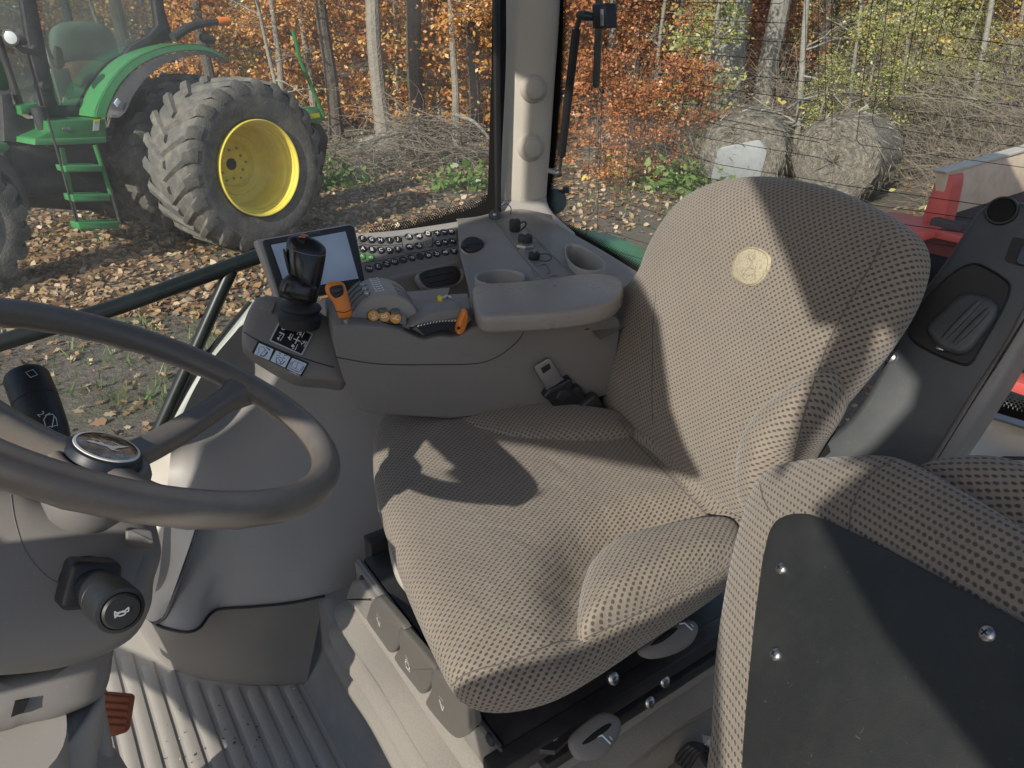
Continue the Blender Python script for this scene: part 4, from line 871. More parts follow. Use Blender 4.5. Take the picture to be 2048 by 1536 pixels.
# side rail, brackets and loop handles on the door side
SF_ = Fr(fl(.338, l0-.01), -Lx)             # u = Rx, v = up
mb = MB(); mb.box(SF_.w(.20, .385, -.004), (.46, .030, .03), ax=[SF_.u, SF_.v, SF_.n], r=.004); mb.box(SF_.w(.22, .345, .0), (.34, .02, .022), ax=[SF_.u, SF_.v, SF_.n], r=.003); rl = obj('slide_rail', mb, M['black_metal'], seat)
mb = MB(); f = zf(.392); mb.prism(f.px([(1015, 1478), (1130, 1432), (1180, 1440), (1110, 1506), (1030, 1498)]), Fr(f.o, f.n, u=f.u), -.004, .003, .001, 1); obj('corner_bracket', mb, M['black_metal'], seat)
mb = MB(); mb.lathe([(.006, 0), (.006, .001)], onz(1107, 1474, .3955), UP, 16); obj('bracket_hole', mb, plain('hole_light', (.2, .18, .15)), seat)
for x, y in ((1227, 1357), (1330, 1363), (1300, 1405)):
    q = SF_.hit(x, y, .012); mb = MB(); mb.lathe([(.0085, -.004), (.0085, .001), (.006, .0035), (.0035, .004), (.003, .0025)], q, unit(SF_.n+UP*.6), 20); obj('bolt', mb, M['bolt_metal'], rl)
for out, hole, icx, lab in (([(1275, 1306), (1284, 1290), (1320, 1262), (1350, 1246), (1378, 1240), (1394, 1250), (1394, 1268), (1380, 1290), (1345, 1310), (1300, 1318)], [(1296, 1294), (1330, 1266), (1350, 1258), (1348, 1266), (1320, 1288)], (1366, 1254), 'grey loop handle under the middle of the cushion edge'),
                      ([(1136, 1490), (1142, 1470), (1175, 1440), (1205, 1425), (1232, 1432), (1242, 1450), (1236, 1475), (1210, 1510), (1175, 1522), (1150, 1516)], [(1160, 1490), (1185, 1466), (1212, 1450), (1220, 1452), (1205, 1468), (1175, 1488)], (1202, 1478), 'grey loop handle low at the front corner of the seat')):
    hp = at(*out[0], .90 if 'middle' not in lab else .98); HF = Fr(hp, unit(UP*.9-Lx*.5-Rx*.1), u=Rx)
    mb = MB(); mb.inflate(HF.px(out), HF, .009, .009, p=2.4, nr=10, n=64); hd = obj('loop_handle', mb, M['taupe_dark'], seat, label=lab, sharp=70)
    mb = MB(); mb.inflate(HF.px(hole), HF.off(.0072), .0035, .003, p=3, nr=6, n=40); obj('handle_recess', mb, M['hole'], hd)
    mb = MB(); c = HF.px([icx])[0]; k = .0026; line_on(mb, [(c[0]-3*k, c[1]+2*k), (c[0], c[1]+1*k), (c[0]+1.6*k, c[1]-4*k)], HF, .0022, .0098); line_on(mb, [(c[0]-3*k, c[1]+3.2*k), (c[0]-2*k, c[1]+4*k)], HF, .001, .0098); line_on(mb, [(c[0]+3*k, c[1]-1*k), (c[0]+3.4*k, c[1]-3*k)], HF, .0012, .0098)
    obj('symbol', mb, M['white_label'], hd)
mb = MB(); mb.box(fl(.40, l1+.012)+V3(0, 0, .40), (.09, .03, .05), ax=[Rx, Lx, UP], r=.003); obj('side_bracket', mb, M['black_metal'], seat)
q = at(788, 1130, 1.12); mb = MB(); f = zf(.43); mb.inflate(f.px([(776, 1088), (782, 1085), (800, 1130), (822, 1180), (815, 1185), (790, 1150)]), f, .010, .012, p=2.5, nr=8, n=40); obj('front_handle', mb, M['pillar_trim'], seat, label='pale handle under the front edge of the cushion')
# cables and paper under the folded seat
pap = thing('paper_tag', 'crumpled white paper tag on the floor by the seat base', 'paper', onz(1420, 1490, .22)); mb = MB()
pp = [onz(1403, 1469, .25), onz(1425, 1474, .26), onz(1432, 1490, .25), onz(1432, 1515, .25), onz(1415, 1500, .24), onz(1408, 1488, .26)]
mb.add(pp, [(0, 1, 5), (1, 2, 4, 5), (2, 3, 4)]); obj('sheet', mb, M['paper'], pap, smooth=False)
cabl = thing('cable_bundle', 'black cables hanging below the folded instructor seat', 'cable', onz(1400, 1500, .22)); 
for k in range(4):
    mb = MB(); mb.tube(smooth_open([onz(1350+8*k, 1520+6*k, .23), onz(1380+6*k, 1490+4*k, .27), onz(1410, 1495+10*k, .25), onz(1440, 1530+8*k, .24)], 24), .004, 8); obj('cable', mb, M['black_rubber'], cabl)
# ------------------------------------------------------------------ steering column and wheel
WC = V3(-.382, .642, .875); WN = unit(V3(.495, .291, 1)); WF = Fr(WC, WN, up=Rx)
col = thing('steering_column', 'taupe steering column with a three spoke steering wheel and two black stalks', 'steering column', (-.55, .62, .0))
WR = .205
mb = MB(); th = np.linspace(0, 2*np.pi, 120, endpoint=False); RR = []
for t in th:
    d = WF.u*math.cos(t)+WF.v*math.sin(t); ring = []
    for a in np.linspace(0, 2*np.pi, 18, endpoint=False):
        rr = .0158; bmp = .0012*max(0, math.sin(t*30))*(1 if math.sin(a) < -.3 else 0)
        ring.append(WC+d*(WR+math.cos(a)*rr)+WN*(math.sin(a)*(.0162+bmp)))
    RR.append(ring)
n_ = 18; V = np.concatenate(RR); m_ = len(RR)
mb.add(V, [(i*n_+j, i*n_+(j+1) % n_, ((i+1) % m_)*n_+(j+1) % n_, ((i+1) % m_)*n_+j) for i in range(m_) for j in range(n_)])
whl = obj('steering_wheel', mb, M['wheel_skin'], col, sharp=70, label='worn taupe steering wheel rim')
HC = WC-WN*.070-Rx*.004
def wang(px, py): a, b, _ = WF.loc(WF.hit(px, py)); return math.atan2(b, a)
a1 = wang(476, 770)
for k, a in enumerate((a1, wang(452, 1005), a1+2.2)):
    d = WF.u*math.cos(a)+WF.v*math.sin(a); s_ = np.cross(WN, d); mb = MB(); sec = []
    for t in np.linspace(0, 1, 14):
        r_ = .022+t*(WR-.025); h = -.072+.068*t**1.5; w_ = .0175-.003*t+.012*max(0, t-.86)/.14*1.0; tk = .012+.003*t
        c = WC+d*r_+WN*h; P = round_poly([(-w_, -tk, 0), (w_, -tk, 0), (w_*.8, tk, 0), (-w_*.8, tk, 0)], .010, 3); sec.append([c+s_*p[0]+WN*p[1] for p in P])
    mb.rings(sec); obj('spoke', mb, M['wheel_skin'], whl, sharp=50)
mb = MB(); mb.lathe([(.034, -.030), (.046, -.022), (.050, -.010), (.049, -.001), (.045, .006), (.040, .0075), (.036, .005)], HC, WN, 48); obj('hub', mb, M['wheel_skin'], whl, sharp=50)
mb = MB(); mb.lathe([(.0365, .0), (.0365, .010), (.034, .016), (.0315, .0175)], HC, WN, 48); hb = obj('hub_collar', mb, plain('collar_blue', (.014, .018, .03), .45), whl)
m_, nt_, b_ = nodemat('emblem_gold'); nt_.links.new(ramp(nt_, noise(nt_, 45, 4, .7, dist=2), [(.35, (.012, .009, .006)), (.5, (.10, .06, .025)), (.62, (.30, .20, .09))]), b_.inputs['Base Color']); b_.inputs['Roughness'].default_value = .15; b_.inputs['Coat Weight'].default_value = 1
mb = MB(); mb.lathe([(.0312, .0168), (.0312, .0185), (.0286, .0188)], HC, WN, 48, mi=1, caps=False); mb.lathe([(.0287, .0182), (.022, .0192), (.008, .0197)], HC, WN, 48)
EM = Fr(HC, WN, u=unit(WF.hit(330, 905)-WF.hit(170, 880)))
deer = [(-.026, .004), (-.016, .007), (-.012, .003), (-.008, .006), (-.004, .001), (.006, -.001), (.014, .003), (.028, .006), (.018, -.002), (.012, -.005), (.006, -.010), (.014, -.014), (.002, -.013), (-.002, -.006), (-.010, -.003), (-.016, -.001), (-.022, .0)]
ks = .76; mb.sheet([(a*ks, b*ks) for a, b in deer], EM, .0201, mi=1); line_on(mb, [(-.015, .0076), (-.009, .009), (-.006, .006)], EM, .001, .0201, mi=1); line_on(mb, [(.0046, .009), (.009, .006), (.0106, .003)], EM, .001, .0201, mi=1)
obj('hub_emblem', mb, [M['emblem_gold'], plain('emblem_silver', (.78, .76, .70), .25)], whl, label='oval-looking gold hub emblem with a pale leaping deer')
# shrouds
def shr(name, out, d, nrm, hf, hb, mat, p=4, label=None, sharp=70):
    f = Fr(at(*np.mean(out, 0), d), nrm); mb = MB(); mb.inflate(f.px(out), f, hf, hb, p=p, nr=20, n=96); return obj(name, mb, M[mat], col, sharp=sharp, label=label)
cdir = unit(CAMP-at(120, 1150, .8))
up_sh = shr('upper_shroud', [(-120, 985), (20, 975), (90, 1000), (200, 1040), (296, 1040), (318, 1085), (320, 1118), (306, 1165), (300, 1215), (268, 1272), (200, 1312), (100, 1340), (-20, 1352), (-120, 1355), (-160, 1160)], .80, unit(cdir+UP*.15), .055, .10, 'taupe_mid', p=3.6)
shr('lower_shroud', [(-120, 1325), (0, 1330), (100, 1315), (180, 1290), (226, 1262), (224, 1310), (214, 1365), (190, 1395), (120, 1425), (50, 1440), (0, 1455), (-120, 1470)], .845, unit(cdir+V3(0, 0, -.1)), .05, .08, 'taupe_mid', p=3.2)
shr('column_skirt', [(-120, 1455), (40, 1440), (110, 1425), (170, 1402), (205, 1376), (208, 1420), (196, 1500), (182, 1600), (150, 1700), (-120, 1740)], .87, unit(cdir+V3(0, 0, -.2)), .05, .07, 'taupe', p=2.6)
shr('column_boot', [(150, 1540), (176, 1480), (196, 1420), (206, 1400), (220, 1460), (232, 1530), (246, 1620), (200, 1700), (130, 1700)], .93, cdir, .025, .06, 'taupe', p=2.6)
mb = MB(); sec = []
for z, w_, c in ((0, .20, (-.58, .47)), (.12, .20, (-.57, .47)), (.28, .18, (-.56, .48)), (.36, .16, (-.57, .50)), (.42, .10, (-.60, .54)), (.50, .09, (-.58, .55))):
    sec.append([V3(*c, z)+Rx*a*w_*.8+Lx*b*w_ for a, b in [(math.cos(t)*(abs(math.cos(t))**3+abs(math.sin(t))**3)**(-1/3), math.sin(t)*(abs(math.cos(t))**3+abs(math.sin(t))**3)**(-1/3)) for t in np.linspace(0, 2*np.pi, 40, endpoint=False)]])
mb.rings(sec); obj('column_base', mb, M['taupe'], col)
bvs = bvh_of(up_sh)
def frs(px, py, off=0): p, n_ = stick(bvs, px, py, off); return Fr(p, n_, u=unit(at(px+30, py+3, .78)-at(px, py, .78)))
f = frs(278, 1070); mb = MB(); f2 = Fr(at(280, 1070, .768), unit(cdir+UP*.25), u=unit(at(310, 1076, .75)-at(250, 1068, .75)))
mb.prism(round_poly(f2.px([(252, 1053), (306, 1060), (310, 1087), (250, 1081)]), .004, 3), f2, -.03, .002, .003, 3); obj('rocker_switch', mb, M['taupe_dark'], up_sh)
mb = MB(); mb.tube([p for p in [stick(bvs, x, y, .0002)[0] for x, y in smooth_open([(22, 990), (30, 1040), (50, 1100), (90, 1150), (135, 1175)], 24)] if p is not None], .0005, 6); obj('seam', mb, M['taupe_dark'], up_sh)
mb = MB(); mb.lathe([(.030, -.065), (.040, -.05), (.040, -.030), (.036, -.022)], HC, WN, 40); obj('column_collar', mb, M['taupe_dark'], col)
f4 = Fr(at(225, 1140, .785), unit(cdir+UP*.2)); mb = MB(); mb.prism(round_poly(f4.px([(70, 1085), (150, 1088), (236, 1046), (300, 1044), (317, 1090), (320, 1116), (304, 1168), (300, 1218), (262, 1262), (140, 1262), (100, 1190)]), .012, 4), f4, -.08, .0, .016, 5); obj('switch_housing', mb, M['taupe_mid'], col, sharp=60)
f3 = Fr(at(40, 1420, .785), cdir, u=V3(1, 0, 0)); mb = MB(); mb.prism(f3.px([(30, 1402), (58, 1398), (48, 1424), (22, 1434)]), f3, -.005, .003); obj('shroud_slot', mb, M['hole'], col)
# horn stalk
e0, e1 = at(170, 1158, .745), at(242, 1222, .672); ax = unit(e1-e0)
fB = Fr(at(188, 1168, .728), unit(ax+cdir*.6), up=UP); mb = MB(); mb.prism(round_poly(fB.px([(140, 1130), (152, 1122), (236, 1124), (244, 1134), (240, 1216), (128, 1222), (118, 1212)]), .008, 4), fB, -.03, .004, .006, 3)
hs = obj('horn_stalk', mb, M['black_plastic'], col, label='thick black stalk ending in a round horn button')
mb = MB(); L_ = np.linalg.norm(e1-e0); mb.lathe([(.023, -.005), (.0185, .004), (.018, .03), (.0195, L_*.45), (.0222, L_*.62), (.0225, L_*.64), (.0220, L_*.645), (.0226, L_*.65), (.0226, L_-.006), (.0214, L_-.001), (.0180, L_), (.0172, L_-.002)], e0, ax, 48); obj('stalk_barrel', mb, M['black_plastic'], hs, sharp=40)
mb = MB(); mb.lathe([(.0168, L_-.004), (.0166, L_+.001), (.0148, L_+.003), (.006, L_+.0035)], e0, ax, 48); HFm = Fr(e0+ax*(L_+.0040), ax, u=unit(at(275, 1222, .65)-at(215, 1222, .65)))
def hl(ps, w_=.0012): line_on(mb, [(a*.55, b*.55) for a, b in ps], HFm, w_, .0003, mi=1)
hl([(-.012, .006), (-.009, .002), (.004, .002), (.010, .006)]); hl([(-.012, -.006), (-.009, -.001), (-.006, -.001)]); hl([(-.012, .006), (-.012, -.006)]); hl([(-.005 + .006*math.cos(t)*1.1+.003, -.002+.003*math.sin(t)) for t in np.linspace(0, 6.28, 18)]); hl([(.010, .006), (.009, -.001), (.003, -.001)])
obj('horn_button', mb, [M['black_plastic'], M['grey_ink']], hs)
# wiper stalk
w0, w1 = at(112, 905, .80), at(50, 748, .83); ax = unit(w1-w0); L_ = np.linalg.norm(w1-w0)
mb = MB(); mb.lathe([(.018, -.02), (.0185, .01), (.0215, .03), (.0235, L_*.62), (.0235, L_*.63), (.0228, L_*.635), (.0236, L_*.64), (.0232, L_-.006), (.021, L_-.001), (.015, L_)], w0, ax, 40); ws = obj('wiper_stalk', mb, M['black_plastic'], col, sharp=35, label='black wiper stalk behind the wheel, printed with 1, 2 and a wiper symbol')
bvw = bvh_of(ws); mb = MB()
for tx, x, y, s_ in (('2', 82, 829, .010), ('1', 94, 830, .009)):
    p, n_ = stick(bvw, x, y); 
    if p is not None: text_on(mb, tx, Fr(p, n_, up=ax), 0, 0, s_, .0012, rot=-1.2)
p, n_ = stick(bvw, 103, 843)
if p is None: p, n_ = stick(bvw, 96, 848)
if p is not None:
    f = Fr(p, n_, up=ax); line_on(mb, [(-.007, -.006), (-.007, .003), (-.003, .008), (.003, .008), (.005, .002), (.004, -.006), (-.007, -.006)], f, .001, .0012); line_on(mb, [(-.002, -.008), (.004, .006)], f, .001, .0012)
p, n_ = stick(bvw, 63, 748)
if p is not None: line_on(mb, [(-.004, -.004), (-.004, .004), (.004, .004), (.004, -.004), (-.004, -.004)], Fr(p, n_, up=V3(0, 0, 1)), .0008, .001)
obj('stalk_marks', mb, M['grey_ink'], ws)
# pedal
pf = Fr(at(232, 1428, 1.20), unit(V3(.35, -.62, .72)), up=UP)
ped = thing('foot_pedal', 'rust orange ribbed foot pedal beside the steering column', 'pedal', onz(225, 1470, 0))
mb = MB(); mb.prism(round_poly(pf.px([(160, 1378), (206, 1382), (262, 1387), (268, 1392), (258, 1456), (252, 1465), (224, 1474), (170, 1466)]), .004, 3), pf, -.02, 0, .004, 3); pp_ = obj('pedal_pad', mb, M['pedal'], ped)
mb = MB()
for k in range(5):
    y = 1394+k*14.5; a, b = pf.px([(175, y-1), (260-k*2, y+5)]); a, b = V3(*a), V3(*b); m_ = (a+b)/2; e = unit(b-a); q = pf.w(m_[0], m_[1], .001)
    mb.box(q, (np.linalg.norm(b-a), .0075, .005), ax=[pf.u*e[0]+pf.v*e[1], -pf.u*e[1]+pf.v*e[0], pf.n], r=.002)
obj('tread_rib', mb, M['pedal'], pp_)
mb = MB(); mb.tube([pf.w(0, 0, -.02), pf.w(-.02, .02, -.1), pf.w(-.05, .1, -.2)], .009, 8); obj('pedal_arm', mb, M['black_metal'], ped)
# ------------------------------------------------------------------ corner pillar
pil = thing('corner_pillar', 'beige rear corner pillar between the side and the rear window', 'pillar', (.01, 2.0, .76))
mb = MB(); sec = []
pts = [((1003, 1121), -12, 1.80), ((1001, 1117), 60, 1.83), ((995, 1108), 180, 1.89), ((990, 1100), 300, 1.95), ((987, 1094), 370, 1.985), ((987, 1093), 388, 1.995), ((989, 1090), 396, 2.0)]
for (xl, xr), y, d in pts:
    a, b = at(xl, y, d), at(xr, y, d); c = (a+b)/2; w_ = np.linalg.norm(b-a)/2; ring = []
    for t in np.linspace(0, 2*np.pi, 40, endpoint=False):
        q = math.cos(t), math.sin(t); k = (abs(q[0])**2.6+abs(q[1])**2.6)**(-1/2.6); ring.append(c+V3(1, 0, 0)*q[0]*k*w_+V3(0, 1, .06)*q[1]*k*w_*.62)
    sec.append(ring)
mb.rings(sec); pcov = obj('pillar_cover', mb, M['pillar_trim'], pil, sharp=50)
bvpi = bvh_of(pcov)
mb = MB(); sec = []
for (xl, xr), y, d, dy in [((991, 1093), 392, 2.0, 0), ((986, 1093), 402, 1.99, 0), ((984, 1098), 415, 1.98, 0), ((985, 1108), 430, 1.965, 0), ((988, 1124), 446, 1.95, 0), ((985, 1150), 468, 1.93, 0)]:
    a, b = at(xl, y, d), at(xr, y, d); c = (a+b)/2; w_ = np.linalg.norm(b-a)/2; ring = []
    for t in np.linspace(0, 2*np.pi, 40, endpoint=False):
        q = math.cos(t), math.sin(t); k = (abs(q[0])**3+abs(q[1])**3)**(-1/3); ring.append(c+V3(1, 0, 0)*q[0]*k*w_+V3(0, 1, .0)*q[1]*k*w_*.6)
    sec.append(ring)
mb.rings(sec); obj('pillar_foot', mb, M['taupe'], pil, sharp=60)
for x, y, lab in ((1072, 178, 'upper round knob on the pillar'), (1066, 296, 'lower round knob on the pillar')):
    p, n_ = stick(bvpi, x-4, y); ax = unit(n_+V3(.25, -.1, 0)); mb = MB()
    mb.lathe([(.036, -.018), (.035, .0), (.031, .008), (.026, .011)], p, ax, 40); k_ = obj('speaker_knob', mb, M['pillar_trim'], pil, label=lab, sharp=60)
    mb = MB(); mb.lathe([(.0255, .006), (.0245, .018), (.022, .022), (.015, .0235), (.006, .024)], p, ax, 40); obj('knob_cap', mb, M['pillar_trim'], k_, sharp=60)
# ------------------------------------------------------------------ right-hand window
win = thing('side_window', 'large dusty side window looking onto the green tractor and the autumn wood', 'window', (-.4, 1.7, .3))
mb = MB(); RWo = RW.off(-.012)
gp = RWo.px([(992, -420), (990, 100), (982, 395), (965, 415), (900, 445), (800, 470), (690, 492), (560, 600), (420, 720), (290, 930), (200, 1180), (-180, 1300), (-420, 700), (-420, -420)])
mb.sheet(gp, RWo, 0); obj('pane', mb, M['glass_side'], win, smooth=False)
mb = MB(); rf = RWo.off(.004)
inner = smooth_open(rf.px([(985, -60), (983, 120), (978, 300), (975, 385), (966, 405), (940, 418), (895, 430), (850, 444), (800, 458), (740, 468)]), 60)
outer = smooth_open(rf.px([(1012, -60), (1012, 120), (1004, 300), (1000, 420), (990, 450), (960, 460), (905, 470), (850, 480), (800, 488), (740, 492)]), 60)
mb.add([rf.w(a, b, 0) for a, b in inner]+[rf.w(a, b, 0) for a, b in outer], [(i, i+1, 60+i+1, 60+i) for i in range(59)])
def dots(mb, line, fr, rows, side, pitch, r0_, dr, step):
    P = smooth_open(line, 600); L = np.r_[0, np.cumsum(np.linalg.norm(np.diff(P, axis=0), axis=1))]
    for k in range(rows):
        for s_ in np.arange((k % 2)*pitch/2, L[-1], pitch):
            x, y = np.interp(s_, L, P[:, 0]), np.interp(s_, L, P[:, 1]); i = min(len(P)-2, int(np.searchsorted(L, s_))); t = P[i+1]-P[i]; t /= np.linalg.norm(t)+1e-9
            c = np.array([x, y])+np.array([-t[1], t[0]])*side*(step*(k+.4)); r_ = r0_-dr*k
            if r_ > .0003: mb.add([fr.w(c[0]+r_*math.cos(a), c[1]+r_*math.sin(a), 0) for a in np.linspace(0, 2*np.pi, 6, endpoint=False)], [tuple(range(6))])
dots(mb, rf.px([(974, 392), (966, 405), (940, 418), (895, 430), (850, 444), (800, 458), (740, 468)]), rf, 6, -1, .0072, .0034, .0005, .0046)
obj('frit_border', mb, M['hole'], win, smooth=False)
mb = MB(); mb.box(RW.hit(994, 180, .012), (.016, 1.2, .012), ax=[RW.u, RW.v, RW.n], r=.003); s_o = obj('edge_seal', mb, M['rubber_seal'], win)
# ------------------------------------------------------------------ guard rail
rail = thing('guard_rail', 'black painted tubular rail across the lower side window', 'rail', RW.hit(300, 600, .03))
mb = MB(); mb.tube([RW.hit(-160, 735, .03), RW.hit(240, 612, .03), RW.hit(524, 510, .03)], .0165, 20); obj('top_tube', mb, M['rail_paint'], rail)
mb = MB(); mb.tube([RW.hit(462, 540, .03), RW.hit(395, 690, .03), RW.hit(318, 860, .03), RW.hit(290, 930, .03)], .0145, 20); obj('down_tube', mb, M['rail_paint'], rail)
# ------------------------------------------------------------------ rear window
rwin = thing('rear_window', 'rear window crossed by thin dark heating wires', 'window', (.6, 1.3, .7))
BWo = BW.off(-.02)
mb = MB(); mb.sheet(BWo.px([(1112, -600), (1108, 200), (1098, 430), (1115, 452), (1200, 515), (1300, 580), (1500, 680), (1960, 800), (2060, 835), (2300, 880), (2300, -600)]), BWo, 0); obj('pane', mb, M['glass_rear'], rwin, smooth=False)
bf = BWo.off(.004); mb = MB()
inner = smooth_open(bf.px([(1130, -80), (1124, 120), (1112, 300), (1100, 400), (1108, 432), (1140, 455), (1200, 490), (1260, 525), (1330, 565)]), 60)
outer = smooth_open(bf.px([(1112, -80), (1106, 120), (1096, 300), (1086, 400), (1090, 440), (1120, 468), (1190, 515), (1250, 550), (1320, 590)]), 60)
mb.add([bf.w(a, b, 0) for a, b in inner]+[bf.w(a, b, 0) for a, b in outer], [(i, i+1, 60+i+1, 60+i) for i in range(59)])
dots(mb, bf.px([(1130, -40), (1124, 120), (1112, 300), (1100, 400), (1108, 432), (1140, 455), (1200, 490), (1260, 525), (1330, 565)]), bf, 6, 1, .0066, .0032, .0005, .0042)
a_ = bf.px([(1935, 795), (1990, 808), (2060, 828), (2200, 870)]); b_ = bf.px([(1935, 810), (1990, 824), (2060, 845), (2200, 890)])
mb.add([bf.w(*p, 0) for p in a_]+[bf.w(*p, 0) for p in b_], [(i, i+1, 5+i, 4+i) for i in range(3)])
dots(mb, bf.px([(1935, 795), (1990, 808), (2060, 828), (2200, 870)]), bf, 6, 1, .0066, .0032, .0005, .0042)
obj('frit_border', mb, M['hole'], rwin, smooth=False)
mb = MB(); hw = BWo.off(.003)
def wire(px): mb.tube([hw.w(a, b, 0) for a, b in round_poly(hw.px(px), .012, 4)[4:-4]] if False else [hw.w(a, b, 0) for a, b in poly_fillet(hw.px(px), .014)], .0006, 4, caps=False)
def poly_fillet(pts, r):
    P = [V3(p) for p in pts]; out = [P[0]]
    for i in range(1, len(P)-1):
        a, b, c = P[i-1], P[i], P[i+1]; k = min(r, np.linalg.norm(a-b)*.45, np.linalg.norm(c-b)*.45); p, q = b+unit(a-b)*k, b+unit(c-b)*k
        out += [(1-t)**2*p+2*t*(1-t)*b+t*t*q for t in np.linspace(0, 1, 6)]
    return out+[P[-1]]
for k in range(-2, 8):
    xl = 1258+22*k; yt = 3+33*k; yb = 430-27*k
    pts = [(1572+13*k, -60), (1571+13.3*k, 7+39.5*k), (xl+12, yt), (xl, yt+14), (xl-3, yt+55), (xl-28, yt+90), (xl-40, yb), (xl+70, yb+34), (1720, yb+34+.165*(1650-xl)), (2120, yb+34+.15*(2050-xl))]
    if k < 0: pts = [(xl, -80), (xl-3, 60), (xl-28, 95), (xl-42, yb)]+pts[7:]
    if k > 5: pts = pts[:3]+[(xl, yt+14), (xl-6, yb), (xl+30, yb+10)]+[(1640, yb+.15*(1640-xl)+10)]
    wire(pts)
for k in range(7): x = 1712+31*k; y = 288-36*k; wire([(x+40+k*1.5, -60), (x, y), (2120, y+.14*(2120-x))])
obj('heating_wires', mb, M['rubber_seal'], rwin)
mb = MB(); mb.tube([BW.hit(x, y, -.005) for x, y in [(1104, -60), (1100, 120), (1092, 300), (1084, 400)]], .006, 8); obj('edge_seal', mb, M['rubber_seal'], rwin)
# strip of pale sill below the rear window at the right
mb = MB(); mb.patch([[BW.hit(x, y, .004) for x, y in [(1910, 806), (1990, 826), (2060, 846), (2200, 890)]], [BW.hit(x, y, .012) for x, y in [(1910, 815), (1990, 836), (2060, 858), (2200, 902)]]], 10, 4); obj('lower_ledge', mb, plain('ledge_blue', (.30, .36, .46), .5), rwin)
# latch block, strut and wiper arm on the rear window
mb = MB(); mb.prism(round_poly(bf.px([(1203, 9), (1231, 6), (1234, 56), (1204, 58)]), .004, 2), bf, 0, .03, .004, 2); lt = obj('window_latch', mb, M['black_plastic'], rwin)
mb = MB(); mb.prism(bf.px([(1222, 18), (1228, 18), (1228, 52), (1222, 52)]), bf, .028, .034, .002, 2); obj('latch_bar', mb, M['steel'], lt)
mb = MB(); mb.prism(round_poly(bf.px([(1166, 26), (1200, 20), (1200, 52), (1180, 42), (1166, 36)]), .003, 2), bf, .012, .018, .001, 1); obj('latch_plate', mb, M['pillar_trim'], lt)
strut = thing('gas_strut', 'slim black gas strut between pillar and rear window', 'gas strut', BW.hit(1118, 345, .05)); sf = .055
mb = MB(); mb.tube([BW.hit(1153, 58, sf), BW.hit(1137, 190, sf), BW.hit(1123, 312, sf)], .0105, 16); obj('cylinder', mb, M['black_gloss'], strut)
mb = MB(); mb.tube([BW.hit(1123, 310, sf), BW.hit(1119, 342, sf)], .0045, 10); mb.lathe([(.008, -.008), (.011, 0), (.008, .008)], BW.hit(1117, 346, sf), V3(1, 0, .1), 14); obj('rod', mb, M['black_metal'], strut)
mb = MB(); mb.tube([BW.hit(1153, 58, sf), BW.hit(1160, 30, sf)], .006, 10); mb.tube([BW.hit(1158, 30, sf), BW.hit(1172, 32, sf), BW.hit(1186, 34, sf-.01)], [.009, .0105, .008], 12); obj('ball_joint', mb, M['black_metal'], strut)
mb = MB(); mb.tube([BW.hit(1098, 341, sf), BW.hit(1116, 345, sf)], .007, 8); obj('stud', mb, M['steel'], strut)
wip = thing('wiper_arm', 'straight black wiper arm hanging down the rear window', 'wiper', BW.hit(1192, 175, -.05))
mb = MB(); mb.tube([BW.hit(1200, -60, -.05), BW.hit(1197, 60, -.05), BW.hit(1192, 172, -.05), BW.hit(1192, 176, -.05)], [.0095, .0095, .0095, .004], 12); obj('arm', mb, M['black_gloss'], wip)
# ------------------------------------------------------------------ rear belt tower
tc_ = at(1850, 680, .95); TW = Fr(tc_, unit(V3(-.62, -.62, .42)), up=UP)
tow = thing('belt_tower', 'black plastic belt tower with a recessed handle beside the backrest', 'belt tower', V3(tc_[0], tc_[1], .6))
mb = MB(); tp = [(1590, 960), (1612, 912), (1646, 880), (1702, 832), (1752, 755), (1790, 672), (1832, 598), (1890, 520), (1942, 438), (1966, 411), (1995, 400), (2070, 404), (2150, 410), (2170, 560), (2080, 610), (2030, 700), (1960, 805), (1880, 940), (1860, 1000)]
mb.prism(smooth_closed(TW.px(tp), 110), TW, -.06, 0, .009, 4); th_ = obj('tower_cover', mb, plain('tower_plastic', (.045, .052, .058), .42, grain=.0004, gscale=600, var=.15, dirt=(.14, .14, .135), dirt_amt=.2), tow, sharp=70)
mb = MB(); gs = TW.px([(1836, 960), (1858, 920), (1932, 800), (2004, 690), (2052, 604), (2160, 430), (2200, 500), (2070, 660), (2010, 760), (1940, 870), (1895, 935), (1880, 970)])
mb.prism(smooth_closed(gs, 100), TW, -.09, .006, .009, 4); obj('grey_trim', mb, M['taupe_mid'], tow, sharp=70)
mb = MB(); rp = smooth_closed(TW.px([(1818, 662), (1816, 642), (1840, 608), (1900, 552), (1935, 531), (1962, 531), (2008, 558), (2020, 578), (2004, 622), (1962, 695), (1944, 724), (1925, 729), (1870, 708), (1830, 684)]), 80); c_ = rp.mean(0)
mb.rings([[TW.w(*(c_+(q-c_)*k), h) for q in rp] for k, h in ((1.03, -.001), (1.02, .0025), (1.0, .003), (.97, .0006))], cap0=False, cap1=False); rec = obj('recess_rim', mb, M['black_plastic'], tow, sharp=70)
m_, nt_, b_ = nodemat('recess_black'); b_.inputs['Base Color'].default_value = (.006, .007, .009, 1); b_.inputs['Roughness'].default_value = .5
mb = MB(); mb.sheet([tuple(c_+(q-c_)*.975) for q in rp], TW, .0008); obj('recess', mb, M['recess_black'], rec)
mb = MB(); f = TW.off(.004); mb.prism(round_poly(f.px([(1853, 664), (1858, 650), (1914, 597), (1940, 585), (1986, 598), (2000, 616), (1992, 640), (1944, 702), (1922, 712), (1880, 700)]), .006, 4), f, -.004, .012, .007, 4); gh = obj('grip_handle', mb, M['tower_plastic'], tow, sharp=70, label='ribbed grip set into the recess')
